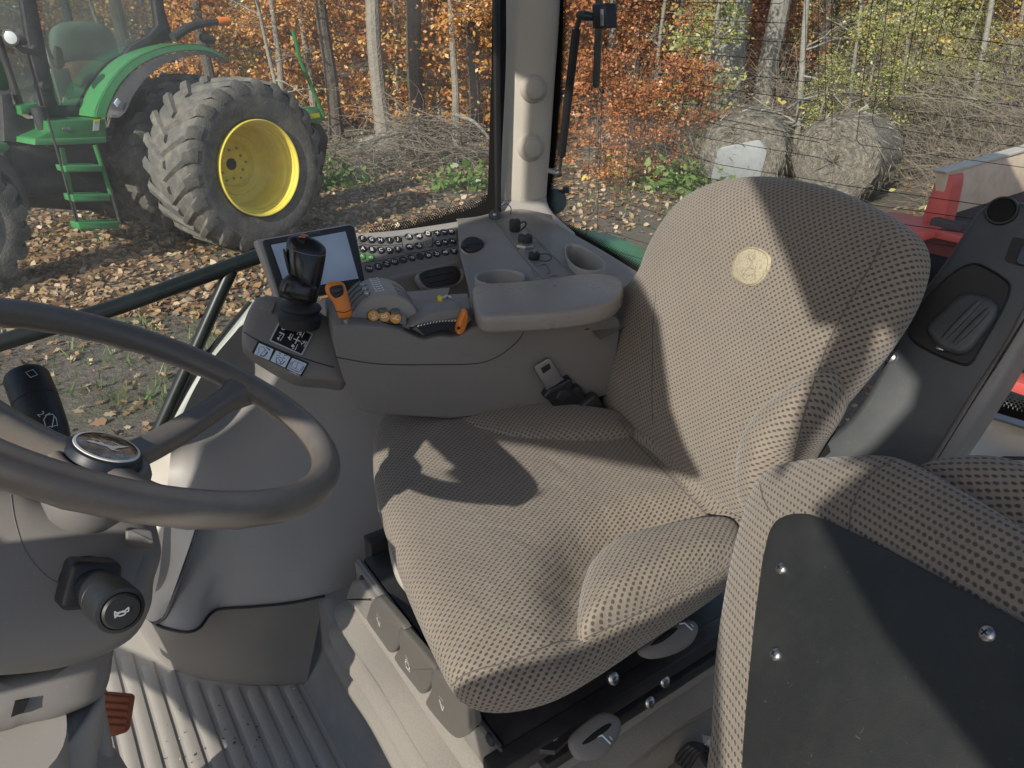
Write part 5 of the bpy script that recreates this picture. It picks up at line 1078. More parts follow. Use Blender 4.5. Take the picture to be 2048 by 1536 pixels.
for a in (((1890, 680), (1962, 606)), ((1912, 690), (1980, 622))):
    mb = MB(); p, q = [f.w(*c, .0118) for c in f.px(a)]; mb.tube([p, p*.7+q*.3, p*.3+q*.7, q], [.003, .0045, .0045, .003], 10); obj('rib', mb, M['tower_plastic'], gh)
mb = MB(); mb.box(f.w(*f.px([(1882, 697)])[0], .006), (.010, .006, .004), ax=[TW.u, TW.v, TW.n], r=.001); obj('pin', mb, M['bolt_metal'], gh)
mb = MB(); a, b = TW.px([(2004, 422)])[0]; mb.lathe([(.0185, .0), (.0175, .004), (.0155, .004), (.014, .0005)], TW.w(a, b), TW.n, 36, caps=False); ho = obj('bolt_hole_rim', mb, M['black_plastic'], tow)
mb = MB(); mb.lathe([(.0148, .0006), (.0148, .0009)], TW.w(a, b), TW.n, 36); obj('bolt_hole', mb, M['hole'], ho)
mb = MB(); mb.prism(round_poly(TW.px([(2026, 474), (2090, 486), (2080, 545), (2008, 522)]), .004, 3), TW, -.002, .0012); bt = obj('belt_slot', mb, M['recess_black'], tow)
mb = MB(); mb.prism(round_poly(TW.px([(2044, 490), (2100, 498), (2090, 545), (2030, 528)]), .004, 3), TW, 0, .005, .003, 2); obj('belt_guide', mb, plain('guide_grey', (.05, .06, .065), .2), bt)
mb = MB(); mb.sheet(TW.px([(1662, 846), (1678, 852), (1656, 888), (1660, 896), (1662, 904), (1650, 914), (1618, 916), (1640, 884)]), TW, .0012); obj('cut_out', mb, M['hole'], tow)
mb = MB(); mb.lathe([(.0085, -.001), (.0085, .002), (.0075, .003), (.0055, .0022), (.0052, .001), (.003, .002)], TW.hit(1783, 714), TW.n, 24); obj('screw', mb, M['steel'], tow)
# ------------------------------------------------------------------ instructor seat (folded)
A_, B_, C_ = at(1560, 1030, .78), at(2048, 1240, .52), at(1490, 1536, .66)
IN = np.cross(B_-A_, C_-A_); IN = unit(IN if IN@(CAMP-A_) > 0 else -IN); IF = Fr(A_, IN, up=UP)
ins = thing('instructor_seat', 'folded instructor seat with a black back board edged in flecked beige fabric', 'seat', (.3, .45, .3))
I2 = IF.off(-.034)
mb = MB(); io = [(1428, 1640), (1430, 1450), (1437, 1320), (1450, 1220), (1468, 1120), (1490, 1035), (1516, 968), (1552, 936), (1615, 921), (1700, 914), (1775, 914), (1835, 932), (1930, 985), (2050, 1058), (2200, 1150), (2300, 1300), (2300, 1640), (2000, 1760), (1600, 1760)]
mb.inflate(I2.px(io), I2, .030, .05, p=2.3, nr=24, n=180, cen=I2.px([(1760, 1320)])[0], uvrot=.5); shell = obj('seat_shell', mb, M['fabric'], ins, sharp=80)
mb = MB(); bp = [(1478, 1640), (1482, 1500), (1492, 1380), (1506, 1240), (1522, 1120), (1536, 1060), (1552, 1036), (1580, 1026), (1612, 1026), (1650, 1038), (1760, 1090), (1900, 1165), (2060, 1252), (2200, 1340), (2200, 1640)]
mb.prism(round_poly(IF.px(bp), .008, 3), IF, -.02, .0, .003, 3); obj('unseen_foot_block', MB().box(V3(.46, .42, .27), (.34, .34, .54), ax=[Rx, Lx, UP], r=.03), M['black_plastic'], ins); brd = obj('back_board', mb, M['black_board'], ins, sharp=60)  # hidden box under the seat, added to block ambient light
mb = MB(); rs = random.Random(3)
for k in range(30):
    x, y = rs.uniform(1510, 2030), rs.uniform(1080, 1530); L_ = rs.choice([2, 3, 4, 6, 14]); a_ = rs.uniform(0, 6.28)
    if y < 1030+(x-1550)*.45+25: continue
    line_on(mb, IF.px([(x, y), (x+L_*math.cos(a_)*.5, y+L_*math.sin(a_)*.5+1), (x+L_*math.cos(a_), y+L_*math.sin(a_))]), IF, rs.uniform(.0004, .0011), .0003)
obj('dust_marks', mb, plain('dust_grey', (.06, .064, .062), .8), brd, kind='stuff')
for x, y in ((1563, 1137), (1552, 1309), (1975, 1268)):
    p = IF.hit(x, y); mb = MB(); mb.lathe([(.0066, .0), (.0062, .0018), (.0045, .0034), (.002, .004)], p, IF.n, 24); scr = obj('screw', mb, M['bolt_metal'], ins)
    mb = MB()
    for d1, d2 in ((.0055, .0011), (.0011, .0055)): mb.box(p+IF.n*.0041, (d1, d2, .0006), ax=[IF.u, IF.v, IF.n])
    obj('cross_slot', mb, M['hole'], scr)
bvi = bvh_of(shell)
for ps in ([(1520, 968), (1528, 1000), (1545, 1030)], [(1790, 918), (1735, 955), (1705, 1010), (1698, 1062)]):
    pts = [stick(bvi, x, y, -.0002)[0] for x, y in smooth_open(ps, 16)]; mb = MB(); mb.tube([p for p in pts if p is not None], .0010, 6); obj('seam', mb, M['seam_thread'], shell)
I3 = Fr(at(1960, 980, .72), unit(V3(-.5, -.6, .6)), up=UP); mb = MB(); mb.inflate(I3.px([(1838, 940), (1875, 920), (1940, 912), (2010, 918), (2100, 945), (2250, 1000), (2300, 1150), (2150, 1150), (1990, 1060), (1880, 990)]), I3, .03, .05, p=2.6, nr=14, uvrot=.4); obj('rear_cushion', mb, M['fabric'], ins, sharp=80, label='second fabric cushion behind the folded back')
# rear shelf to the right
shf = thing('rear_shelf', 'cream rear shelf below the window behind the belt tower', 'shelf', onz(1980, 900, .6))
mb = MB(); SH = zf(.62); mb.patch([[onz(x, y, .645) for x, y in [(1860, 808), (1960, 832), (2060, 862), (2250, 920)]], [onz(x, y, .62) for x, y in [(1840, 850), (1950, 860), (2060, 885), (2250, 940)]], [onz(x, y, .60) for x, y in [(1800, 930), (1930, 935), (2060, 945), (2250, 980)]], [onz(x, y, .58) for x, y in [(1780, 1000), (1930, 1010), (2060, 1020), (2250, 1050)]]], 20, 16)
obj('shelf_top', mb, M['cream'], shf)
mb = MB(); mb.tube([onz(1985, 920, .612), onz(2010, 916, .612), onz(2060, 917, .612), onz(2120, 925, .61)], .003, 8); obj('shelf_groove', mb, M['rubber_seal'], shf)
# ------------------------------------------------------------------ the green tractor parked alongside
TC = V3(-2.955, 8.765, -.30); To = unit(V3(math.cos(R(-35.5)), math.sin(R(-35.5)), 0)); Tf = np.cross(To, UP)*1.0
Tf = Tf if Tf[0] < 0 else -Tf              # forward of that tractor (towards image left)
trac = thing('green_tractor', 'large green tractor with dual rear wheels and yellow rim parked on the leafy ground', 'tractor', TC-V3(0, 0, 1.0)-To*1.2)
def TP(k): return Fr(TC-To*k, To, up=UP)   # plane k metres inboard of the outer rim edge; u = rearwards
def tyre_mb(c, ro, wid, ri, nl=22, lug=.055, ph=0.0):
    mb = MB(); hw = wid/2; prof = [(ri, hw*.80), (ri+.03, hw*.93), (ri+.10, hw*1.0), (ri+(ro-ri)*.5, hw*1.06), (ro-.13, hw*1.02), (ro-.075, hw*.93), (ro-.052, hw*.70), (ro-.045, 0)]
    full = prof+[(r_, -h) for r_, h in prof[::-1][1:]]
    mb.lathe([(r_, h) for r_, h in full], c, To, 96, caps=False)
    for s_ in (1, -1):
        for k in range(nl):
            a0 = 2*math.pi*(k+(.5 if s_ < 0 else 0))/nl+ph; sec = []
            for t in np.linspace(0, 1, 9):
                h = s_*hw*(-.06+1.08*min(1, t/.80)); ang = a0+.30*min(1, t/.85)
                if t <= .80: rb = ro-.050; rt = ro-.010-.004*t
                else: q = (t-.8)/.2; rb = ro-.06-.11*q; rt = ro-.014-.12*q; h = s_*hw*(1.02+.05*q)
                wdt = (.040+.014*t)/ro
                er = lambda a_: Tf*math.cos(a_)+UP*math.sin(a_)
                sec.append([c+er(ang-wdt*1.6)*rb+To*h, c+er(ang-wdt*.75)*rt+To*h*1.0, c+er(ang+wdt*.75)*rt+To*h, c+er(ang+wdt*1.6)*rb+To*h])
            mb.rings(sec)
    return mb
ow = obj('rear_wheel', tyre_mb(TC-To*.40, 1.0, .80, .54), M['tyre'], trac, sharp=30, label='muddy outer rear tyre with deep chevron lugs')
mb = MB(); mb.lathe([(.50, -.82), (.535, -.80), (.54, -.02), (.553, -.01), (.553, .012), (.543, .02), (.530, .012), (.522, -.02), (.508, -.03), (.503, -.075), (.490, -.085), (.485, -.14), (.470, -.16), (.462, -.20), (.455, -.40), (.45, -.47)], TC, To, 80, caps=False)
mb.lathe([(.455, -.44), (.44, -.465), (.40, -.47), (.36, -.475), (.345, -.46), (.325, -.462), (.30, -.49), (.28, -.50), (.262, -.545), (.245, -.56), (.0, -.565)], TC, To, 80, caps=False)
rim = obj('wheel_rim', mb, M['yellow_paint'], ow, label='deep dished yellow wheel rim', sharp=28)
mb = MB()
for k in range(12):
    a = 2*math.pi*k/12; p = TC-To*.562+(Tf*math.cos(a)+UP*math.sin(a))*(.165 if k % 2 else .205); mb.lathe([(.017, 0), (.016, .016), (.008, .022)], p, To, 6)
obj('wheel_bolts', mb, M['steel'], ow)
mb = MB(); mb.lathe([(.07, .0), (.07, .004), (.0, .004)], TC-To*.564, To, 28); mb.lathe([(.027, .0), (.027, .003), (0, .003)], TC-To*.476-Tf*.33+UP*.24, To, 20); obj('hub_hole', mb, plain('hub_brown', (.035, .02, .015), .8), ow)
iw = obj('rear_wheel', tyre_mb(TC-To*1.42, 1.0, .72, .54, ph=.1), M['tyre'], trac, sharp=30, label='inner rear tyre half hidden behind the outer one')
mb = MB(); mb.tube([TC-To*.75, TC-To*3.4], .16, 24); mb.tube([TC-To*1.9+UP*.0, TC-To*3.0], .34, 24); obj('rear_axle', mb, M['tractor_black'], trac)
for k_, nm in ((3.0, 1), ):
    obj('rear_wheel', tyre_mb(TC-To*3.35, 1.0, .72, .54, ph=.05), M['tyre'], trac, sharp=30)
fc = TC-To*1.25+Tf*2.95-UP*.24
fw = obj('front_wheel', tyre_mb(fc, .76, .60, .40, nl=20), M['tyre'], trac, sharp=30)
mb = MB(); mb.lathe([(.41, .31), (.40, .27), (.38, .2), (.36, .05), (.0, .04)], fc, To, 48, caps=False); obj('wheel_rim', mb, M['yellow_paint'], fw)
def plate(name, pts, k, th, mat, par=trac, bev=.012, label=None, smooth_n=0, off=0, sharp=40):
    f = TP(k); P = f.px(pts)
    if smooth_n: P = [tuple(p) for p in smooth_closed(P, smooth_n)]
    mb = MB(); mb.prism(P, f, -th, off, bev, 2); return obj(name, mb, M[mat], par, label=label, sharp=sharp)
# fender: a curved shell with width, from arcs on the cab side and out over the wheel
def arc_shell(name, outer, k0, k1, mat, par=trac, thick=.03, label=None):
    f = TP(k0); P = [f.w(*p) for p in smooth_open(f.px(outer), 40)]; w_ = To*(k1-k0); mb = MB()
    f0 = P; dn = [p-UP*thick*.6-Tf*0 for p in P]
    n = len(P); V = P+[p-w_ for p in P]
    mb.add(V, [(i, i+1, n+i+1, n+i) for i in range(n-1)]); return mb
mb = arc_shell('fender', [(193, 235), (197, 214), (222, 166), (262, 123), (312, 99), (365, 88), (412, 92), (455, 116)], 1.08, 1.46, 'green_paint')
f = TP(1.08); o_ = smooth_open(f.px([(193, 235), (197, 214), (222, 166), (262, 123), (312, 99), (365, 88), (412, 92), (455, 116)]), 40); i_ = smooth_open(f.px([(213, 235), (218, 214), (240, 170), (275, 135), (320, 112), (368, 103), (412, 103), (455, 119)]), 40)
sec = []
for a, b in zip(o_, i_): sec.append([f.w(*a, -.06), f.w(*a, -.012), f.w(*(a*.88+b*.12), 0), f.w(*(a*.15+b*.85), .01), f.w(*b, -.0), f.w(*b, -.06)])
mb.rings(sec); obj('rear_fender', mb, M['green_light'], trac, label='green curved rear fender', sharp=30)
o2 = smooth_open(f.px([(212, 234), (219, 212), (241, 171), (276, 136), (320, 113), (368, 104), (412, 104), (455, 118), (492, 138)]), 40); i2 = smooth_open(f.px([(228, 234), (242, 222), (258, 188), (290, 148), (330, 122), (372, 112), (412, 110), (455, 122), (494, 141)]), 40)
mb = MB(); mb.rings([[f.w(*a, .0), f.w(*a, .012), f.w(*b, .10), f.w(*b, .09)] for a, b in zip(o2, i2)]); obj('fender_flare', mb, M['tractor_black'], trac, label='black flare along the fender edge', sharp=50)
plate('reflector', [(228, 206), (235, 196), (242, 204), (235, 214)], .985, .01, 'white_label', bev=.002)
# cab
cabk = 1.45
plate('door_pillar', [(33, -70), (70, -70), (74, 5), (112, 198), (118, 214), (120, 240), (97, 240), (62, 112)], cabk, .10, 'tractor_black')
plate('door_sill', [(97, 240), (100, 215), (118, 212), (192, 211), (206, 196), (208, 232), (200, 240)], cabk+.01, .08, 'tractor_black')
plate('rear_frame', [(300, -70), (318, -70), (330, 20), (343, 62), (345, 82), (300, 92), (266, 112), (215, 178), (200, 206), (194, 202), (212, 166), (250, 108), (262, 92), (300, 70), (316, 50)], cabk, .10, 'tractor_black')
gl = plate('door_glass', [(70, -70), (302, -70), (318, 48), (300, 70), (262, 92), (248, 110), (212, 166), (196, 205), (190, 211), (119, 212), (110, 198)], cabk+.05, .004, 'glass_tractor', bev=0)
plate('quarter_glass', [(-60, -70), (36, -70), (62, 112), (97, 238), (46, 214), (28, 150), (4, 76), (-60, 60)], cabk+.05, .004, 'glass_tractor', bev=0)
plate('front_frame', [(-20, 60), (4, 72), (28, 148), (50, 212), (98, 236), (98, 243), (42, 222), (20, 152), (-4, 84)], cabk, .08, 'tractor_black')
# far side of the cab: frame and glass
fk = 3.0
mb = MB()
for a, b in (((40, -60), (100, 180)), ((250, -60), (290, 120))):
    f = TP(cabk); p, q = f.loc(f.hit(*a)), f.loc(f.hit(*b)); g = TP(fk); mb.tube([g.w(p[0], p[1]), g.w(q[0], q[1])], .05, 8)
obj('far_pillar', mb, M['tractor_black'], trac)
f = TP(cabk); mb = MB(); g = TP(fk); P = [f.loc(f.hit(x, y)) for x, y in [(70, -70), (302, -70), (318, 60), (196, 205), (100, 205), (40, 100)]]; mb.sheet([(p[0], p[1]) for p in P], g, 0); obj('far_glass', mb, M['glass_tractor'], trac)
P = [f.loc(f.hit(x, y)) for x, y in [(60, 208), (330, 150)]]
mb = MB(); mb.box(TC-To*2.25+Tf*1.2+UP*.25, (1.5, 1.3, .12), ax=[Tf, To, UP], r=.02); obj('cab_base', mb, M['tractor_black'], trac)
def blob(name, pts, k, hf, hb, mat, label=None, p=3):
    f = TP(k); mb = MB(); mb.inflate(f.px(pts), f, hf, hb, p=p, nr=10, n=60); return obj(name, mb, M[mat], trac, label=label, sharp=80)
plain('seat_green', (.16, .21, .175), .7, var=.3, vscale=8); plain('seat_brown', (.16, .085, .05), .8, var=.4, vscale=12)
blob('cab_seat', [(100, 70), (118, 48), (165, 42), (208, 52), (228, 80), (232, 118), (205, 128), (135, 128), (108, 112)], 2.2, .12, .12, 'seat_green', label='grey green seat inside the cab')
blob('seat_base', [(128, 124), (205, 124), (195, 172), (150, 172)], 2.2, .16, .16, 'seat_brown')
blob('cab_lever', [(108, 96), (116, 93), (123, 100), (128, 132), (112, 136)], 1.7, .03, .03, 'tractor_black')
plate('lever_box', [(104, 138), (138, 136), (150, 176), (148, 208), (122, 206)], 1.75, .15, 'seat_green')
plate('door_panel', [(126, 206), (128, 194), (170, 198), (182, 182), (190, 206)], 1.62, .02, 'pillar_trim', bev=.004)
mb = MB(); g = TP(1.58); mb.tube([g.hit(135, 197), g.hit(168, 193), g.hit(178, 182), g.hit(212, 130)], .016, 8); obj('door_rail', mb, M['tractor_black'], trac)
plate('hood', [(-320, 60), (-100, 30), (-10, 78), (22, 152), (26, 182), (4, 190), (2, 215), (-60, 235), (-320, 250)], 1.75, 1.1, 'green_paint', bev=.08, label='green engine hood')
plate('battery_box', [(2, 190), (24, 183), (34, 226), (58, 238), (72, 240), (98, 268), (72, 292), (8, 284)], 1.35, .4, 'tractor_black', bev=.04)
mb = MB(); g = TP(1.22); mb.tube([g.hit(76, 214), g.hit(84, 240), g.hit(92, 266)], [.075, .078, .06], 16); obj('air_tank', mb, M['tractor_black'], trac)
plate('tank_top', [(40, 212), (76, 206), (80, 222), (44, 230)], 1.25, .2, 'green_paint', bev=.02)
plate('platform', [(100, 243), (212, 238), (213, 270), (214, 283), (108, 291), (70, 289), (70, 276), (102, 262)], 1.0, .45, 'green_paint', bev=.015, label='green boarding platform')
plate('platform_ledge', [(70, 279), (213, 275), (213, 286), (110, 291), (70, 290)], .94, .5, 'green_light', bev=.01)
plate('warning_decal', [(188, 240), (200, 239), (198, 261), (186, 262)], .992, .004, 'grey_ink', bev=0); plate('decal_top', [(188, 239.5), (200, 238.5), (199.6, 243.5), (187.6, 244.5)], .989, .004, 'yellow_plastic', bev=0)
for x in (128, 137): mb = MB(); mb.lathe([(.02, 0), (.018, .01), (0, .012)], TP(.99).hit(x, 258), To, 12); obj('bolt', mb, M['steel'], trac)
plate('lower_body', [(-60, 286), (60, 284), (216, 284), (226, 400), (205, 424), (62, 416), (-60, 330)], 1.55, .9, 'tractor_black', bev=.05)
plate('side_box', [(20, 296), (80, 290), (112, 300), (135, 395), (112, 402), (28, 388)], 1.3, .4, 'tractor_black', bev=.04)
plate('front_bracket', [(-40, 288), (14, 286), (22, 296), (8, 306), (-40, 302)], 1.15, .3, 'green_paint', bev=.01)
# ladder
lad = MB(); gk = TP(.88)
lad.tube([gk.hit(124, 296), gk.hit(142, 388)], .025, 8); lad.tube([gk.hit(190, 290), gk.hit(222, 388)], .025, 8); ladder = obj('ladder', lad, M['green_paint'], trac, label='green boarding ladder below the platform')
for (x0, y0, x1, y1) in ((129, 330, 206, 345), (144, 388, 222, 404), (156, 443, 240, 460)):
    g = TP(.80); mb = MB(); mb.prism(round_poly(g.px([(x0, y0+2), (x1-2, y0), (x1, y1-2), (x0+4, y1)]), .01, 2), g, -.2, 0, .012, 2); obj('step', mb, M['green_light'], ladder)
mb = MB(); mb.tube([gk.hit(142, 388), gk.hit(158, 452)], .014, 8); mb.tube([gk.hit(222, 388), gk.hit(240, 448)], .014, 8); obj('step_hanger', mb, M['steel'], ladder)
mb = MB(); mb.tube([TP(.86).hit(96, 238), TP(.86).hit(126, 345), TP(.86).hit(156, 455)], .012, 8); obj('hand_rail', mb, M['tractor_black'], trac)
plate('front_fender', [(-60, 296), (0, 308), (30, 338), (52, 380), (64, 420), (50, 414), (36, 384), (8, 346), (-60, 322)], .95, .5, 'tractor_black', bev=.02, smooth_n=50)
mb = MB(); g = TP(1.2); mb.tube(smooth_open([g.hit(346, 76), g.hit(362, 64), g.hit(385, 52), g.hit(410, 46), g.hit(436, 43)], 20), np.linspace(.055, .04, 20), 10); am = obj('marker_arm', mb, M['tractor_black'], trac)
mb = MB(); mb.tube([g.hit(434, 43), g.hit(440, 43), g.hit(458, 42), g.hit(460, 42)], [.045, .052, .05, .03], 12); obj('amber_lamp', mb, M['amber_lens'], am)
mb = MB(); mb.tube([g.hit(402, 75), g.hit(408, 76), g.hit(426, 80), g.hit(429, 81)], [.045, .055, .05, .03], 14); mb.tube([g.hit(414, 80), g.hit(418, 100)], .02, 8); obj('work_lamp', mb, M['tractor_black'], trac)
mb = MB(); g = TP(1.3); mb.tube([g.hit(32, 76), g.hit(42, 72)], [.07, .085], 16); wl = obj('work_lamp', mb, M['tractor_black'], trac, label='round work lamp on the front of the cab')
q = g.hit(22, 75); dlook = unit(CAMP-q); mb = MB(); mb.lathe([(.075, -.06), (.082, 0), (.078, .012), (.07, .014)], q, unit(dlook+Tf*.5), 24); mb.lathe([(.068, .010), (.05, .018), (0, .02)], q, unit(dlook+Tf*.5), 24, mi=1); obj('lamp_head', mb, [M['tractor_black'], M['glass_lens']], wl)
mb = MB(); mb.tube([g.hit(34, 90), g.hit(45, 100), g.hit(64, 104)], .03, 8); obj('lamp_bracket', mb, M['tractor_black'], wl)
for x, y in ((70, 100), (86, 172)): mb = MB(); mb.lathe([(.05, 0), (.05, .03), (.03, .045)], TP(cabk).hit(x, y), To, 16); obj('hinge', mb, M['tractor_black'], trac)
# green implement behind it
imp = thing('rear_implement', 'green implement with a thin slanted mast behind the dual wheel', 'implement', TC-To*1.6-Tf*2.2-V3(0, 0, 1))
g = Fr(TC-To*1.3-Tf*.9, To, up=UP); mb = MB(); mb.tube([g.hit(586, 60), g.hit(600, 120), g.hit(628, 185), g.hit(648, 232)], .028, 8); obj('mast', mb, M['green_paint'], imp)
mb = MB(); mb.prism(round_poly(g.px([(614, 218), (640, 214), (652, 234), (640, 250), (618, 245)]), .02, 2), g, -.25, 0, .02, 2); obj('mast_block', mb, M['green_light'], imp)
mb = MB(); mb.sheet(g.px([(619, 228), (638, 225), (640, 234), (621, 238)]), g, .004); obj('yellow_label', mb, M['yellow_plastic'], imp)
mb = MB(); mb.prism(round_poly(g.px([(628, 248), (648, 246), (664, 275), (656, 330), (640, 380), (630, 360)]), .04, 3), g, -.5, -.05, .05, 2); obj('implement_frame', mb, M['tractor_black'], imp)
# our own rear fender and lamp outside the rear window
own = thing('rear_mudguard', 'bright green mudguard curving away below the rear window', 'mudguard', at(1220, 520, 2.4))
mb = MB(); mb.patch([[at(x, y, d) for x, y, d in r] for r in [[(1085, 440, 2.25), (1130, 452, 2.3), (1180, 462, 2.35), (1240, 476, 2.38), (1300, 510, 2.4), (1340, 560, 2.4)], [(1090, 470, 2.2), (1140, 482, 2.22), (1190, 495, 2.25), (1240, 512, 2.27), (1290, 545, 2.28), (1320, 590, 2.28)], [(1090, 540, 2.1), (1140, 560, 2.12), (1190, 580, 2.13), (1240, 600, 2.14), (1280, 620, 2.15), (1310, 650, 2.15)]]], 30, 14)
obj('mudguard_shell', mb, M['green_light'], own)
lampo = thing('rear_lamp', 'round dark work lamp outside the corner of the rear window', 'lamp', at(1110, 402, 2.25)); q = at(1110, 402, 2.25)
mb = MB(); mb.lathe([(.02, -.06), (.035, -.045), (.040, -.01), (.036, .0), (.0, .006)], q, unit(CAMP-q+V3(.5, 0, .1)), 28); obj('lamp_body', mb, plain('lamp_green', (.03, .06, .06), .35), lampo)
mb = MB(); mb.box(at(1132, 380, 2.25), (.02, .02, .02), r=.004); mb.tube([at(1112, 385, 2.25), at(1130, 381, 2.25)], .006, 8); obj('lamp_knob', mb, M['black_plastic'], lampo)
# ------------------------------------------------------------------ red and tan wagon behind us
WG = Fr(at(1892, 390, 3.2), -Lx); wag = thing('farm_wagon', 'old farm wagon with a tan side board and faded red steel frame behind', 'wagon', onz(1900, 700, -1.3)*0+V3(*(WG.o[:2]), -1.3))
f = WG; mb = MB(); P = f.px([(1890, 346), (2050, 299), (2300, 226), (2300, 310), (2050, 383), (1888, 434)]); mb.prism(P, f, -.04, 0, .006, 2); obj('side_board', mb, M['tan_panel'], wag, label='weathered tan side board')
mb = MB(); mb.prism(f.px([(1886, 432), (2050, 381), (2300, 308), (2300, 460), (2050, 520), (1890, 540)]), f, -.05, -.012, .004, 1); obj('dark_interior', mb, M['tractor_black'], wag)  # black sheet standing in for the shaded inside of the wagon
mb = MB(); mb.prism(f.px([(1888, 343.5), (2050, 297), (2300, 224), (2300, 230), (2050, 303), (1890, 349)]), f, -.05, .008, .003, 1); obj('board_edge', mb, M['cream'], wag)
WF2 = Fr(WG.w(-.02, 0, .02), -Rx)
mb = MB(); mb.prism(round_poly(WF2.px([(1883, 352), (1904, 350), (1903, 372), (1890, 432), (1880, 462), (1840, 462), (1846, 428), (1862, 385), (1868, 366)]), .008, 2), WF2, -.10, .0, .006, 2); obj('corner_post', mb, M['red_paint'], wag, label='faded red corner post')
mb = MB(); e = WF2
def wf(px, py, c=0): a, b = e.px([(px, py)])[0]; return e.w(a, b, c)
zt = wf(1870, 458)[2]; base = wf(1870, 458)
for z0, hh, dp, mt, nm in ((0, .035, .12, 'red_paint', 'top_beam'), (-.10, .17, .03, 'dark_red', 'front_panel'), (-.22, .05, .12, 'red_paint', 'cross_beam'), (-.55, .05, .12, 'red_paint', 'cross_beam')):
    mb = MB(); c = base-Lx*.75+UP*(z0-.0)+Rx*(0 if mt == 'dark_red' else -.03); mb.box(c, (dp, 1.72, hh), ax=[Rx, Lx, UP], r=.006); obj(nm, mb, M[mt], wag)
mb = MB(); mb.box(base+Lx*.10-Rx*.06+UP*.004, (.26, .30, .04), ax=[Rx, Lx, UP], r=.005); obj('corner_plate', mb, M['red_paint'], wag)
mb = MB(); mb.box(base-Lx*.06+UP*.03-Rx*.02, (.05, .14, .05), ax=[Rx, Lx, UP], r=.008); obj('hinge_block', mb, M['tractor_black'], wag)
mb = MB(); mb.box(base-Lx*.75-UP*.40+Rx*.10, (.05, 1.7, .25), ax=[Rx, Lx, UP], r=.005); obj('under_panel', mb, M['tractor_black'], wag)
mb = MB(); mb.box(base-Lx*1.6+UP*.05+Rx*1.3, (2.6, .04, .3), ax=[Rx, Lx, UP], r=.004); obj('near_board', mb, M['red_paint'], wag)
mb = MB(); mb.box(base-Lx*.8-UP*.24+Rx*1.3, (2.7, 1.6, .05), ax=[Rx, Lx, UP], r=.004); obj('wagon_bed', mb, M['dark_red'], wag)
for l_ in (-.15, -1.45):
    c = V3(*(base-Lx*(.8+l_+.8)*0+Lx*l_+Rx*1.2)[:2], -1.3+.36); mb = MB(); mb.lathe([(.2, -.1), (.33, -.1), (.36, -.06), (.36, .06), (.33, .1), (.2, .1)], c, Lx, 32); obj('wagon_wheel', mb, M['tyre'], wag)
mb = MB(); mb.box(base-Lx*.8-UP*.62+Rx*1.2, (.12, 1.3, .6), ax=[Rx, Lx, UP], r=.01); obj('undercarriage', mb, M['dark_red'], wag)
# ------------------------------------------------------------------ ground and wood
GZ = -1.3; rng = np.random.default_rng(5)
def gh(x, y):
    rr = np.hypot(x, y); rise = np.clip(rr-21, 0, None)*.11
    return GZ+rise+.05*np.sin(x*.7+1)*np.cos(y*.55)*np.clip((rr-6)/6, 0, 1)
m_, nt_, b_ = nodemat('ground_soil')
g1 = noise(nt_, .9, 6, .65); g2 = noise(nt_, 14, 6, .7); g3 = noise(nt_, 55, 4, .7)
c = mixc(nt_, g2, (.075, .065, .055), (.24, .205, .17)); c = mixc(nt_, ramp(nt_, g1, [(.50, (0, 0, 0)), (.64, (.55,)*3)]), c, (.10, .13, .05)); c = mixc(nt_, ramp(nt_, g3, [(.62, (0, 0, 0)), (.70, (.8,)*3)]), c, (.36, .33, .30))
c = mixc(nt_, ramp(nt_, noise(nt_, 24, 3, .8), [(.60, (0, 0, 0)), (.68, (.8,)*3)]), c, (.30, .15, .06))
nt_.links.new(c, b_.inputs['Base Color']); b_.inputs['Roughness'].default_value = .95; bump(nt_, b_, g2, .06)
xs = np.r_[np.linspace(-260, -45, 14), np.linspace(-42, 42, 110), np.linspace(45, 260, 14)]; ys = np.r_[np.linspace(-120, -6, 10), np.linspace(-4, 48, 80), np.linspace(52, 260, 16)]
X, Y = np.meshgrid(xs, ys); Z = gh(X, Y); mb = MB(); n0 = len(xs)
mb.add(np.stack([X, Y, Z], -1).reshape(-1, 3), [(i*n0+j, i*n0+j+1, (i+1)*n0+j+1, (i+1)*n0+j) for i in range(len(ys)-1) for j in range(n0-1)])
obj('ground', mb, M['ground_soil'], kind='structure')
def leaves(C, size, up=.0, shape='quad', asp=.62, jit=.35):
    """many small leaf faces at points C; returns verts, faces"""
    n = len(C); a = rng.normal(size=(n, 3)); a[:, 2] *= (1-up*.85); a /= np.linalg.norm(a, axis=1)[:, None]
    b = rng.normal(size=(n, 3)); b[:, 2] *= (1-up*.85); b -= a*(a*b).sum(1)[:, None]; b /= np.linalg.norm(b, axis=1)[:, None]
    nn = np.cross(a, b); s_ = (size*(1+jit*rng.normal(size=n)).clip(.4, 1.8))[:, None]
    if shape == 'quad': T = [(-.5, 0, 0), (0, -asp*.5, .06), (.5, 0, 0), (0, asp*.5, .06)]
    elif shape == 'oval': T = [(-.5, 0, 0), (-.2, -asp*.45, .05), (.2, -asp*.4, .06), (.55, 0, -.02), (.2, asp*.4, .06), (-.2, asp*.45, .05)]
    else: T = [(-.5, 0, 0), (-.28, -.28, .06), (-.02, -.20, .03), (.12, -.44, .12), (.22, -.14, .04), (.55, 0, 0), (.22, .14, .04), (.12, .44, .12), (-.02, .20, .03), (-.28, .28, .06)]
    k = len(T); V = np.stack([C+s_*(a*t[0]+b*t[1]+nn*t[2]) for t in T], 1).reshape(-1, 3)
    return V, np.arange(n*k).reshape(n, k)
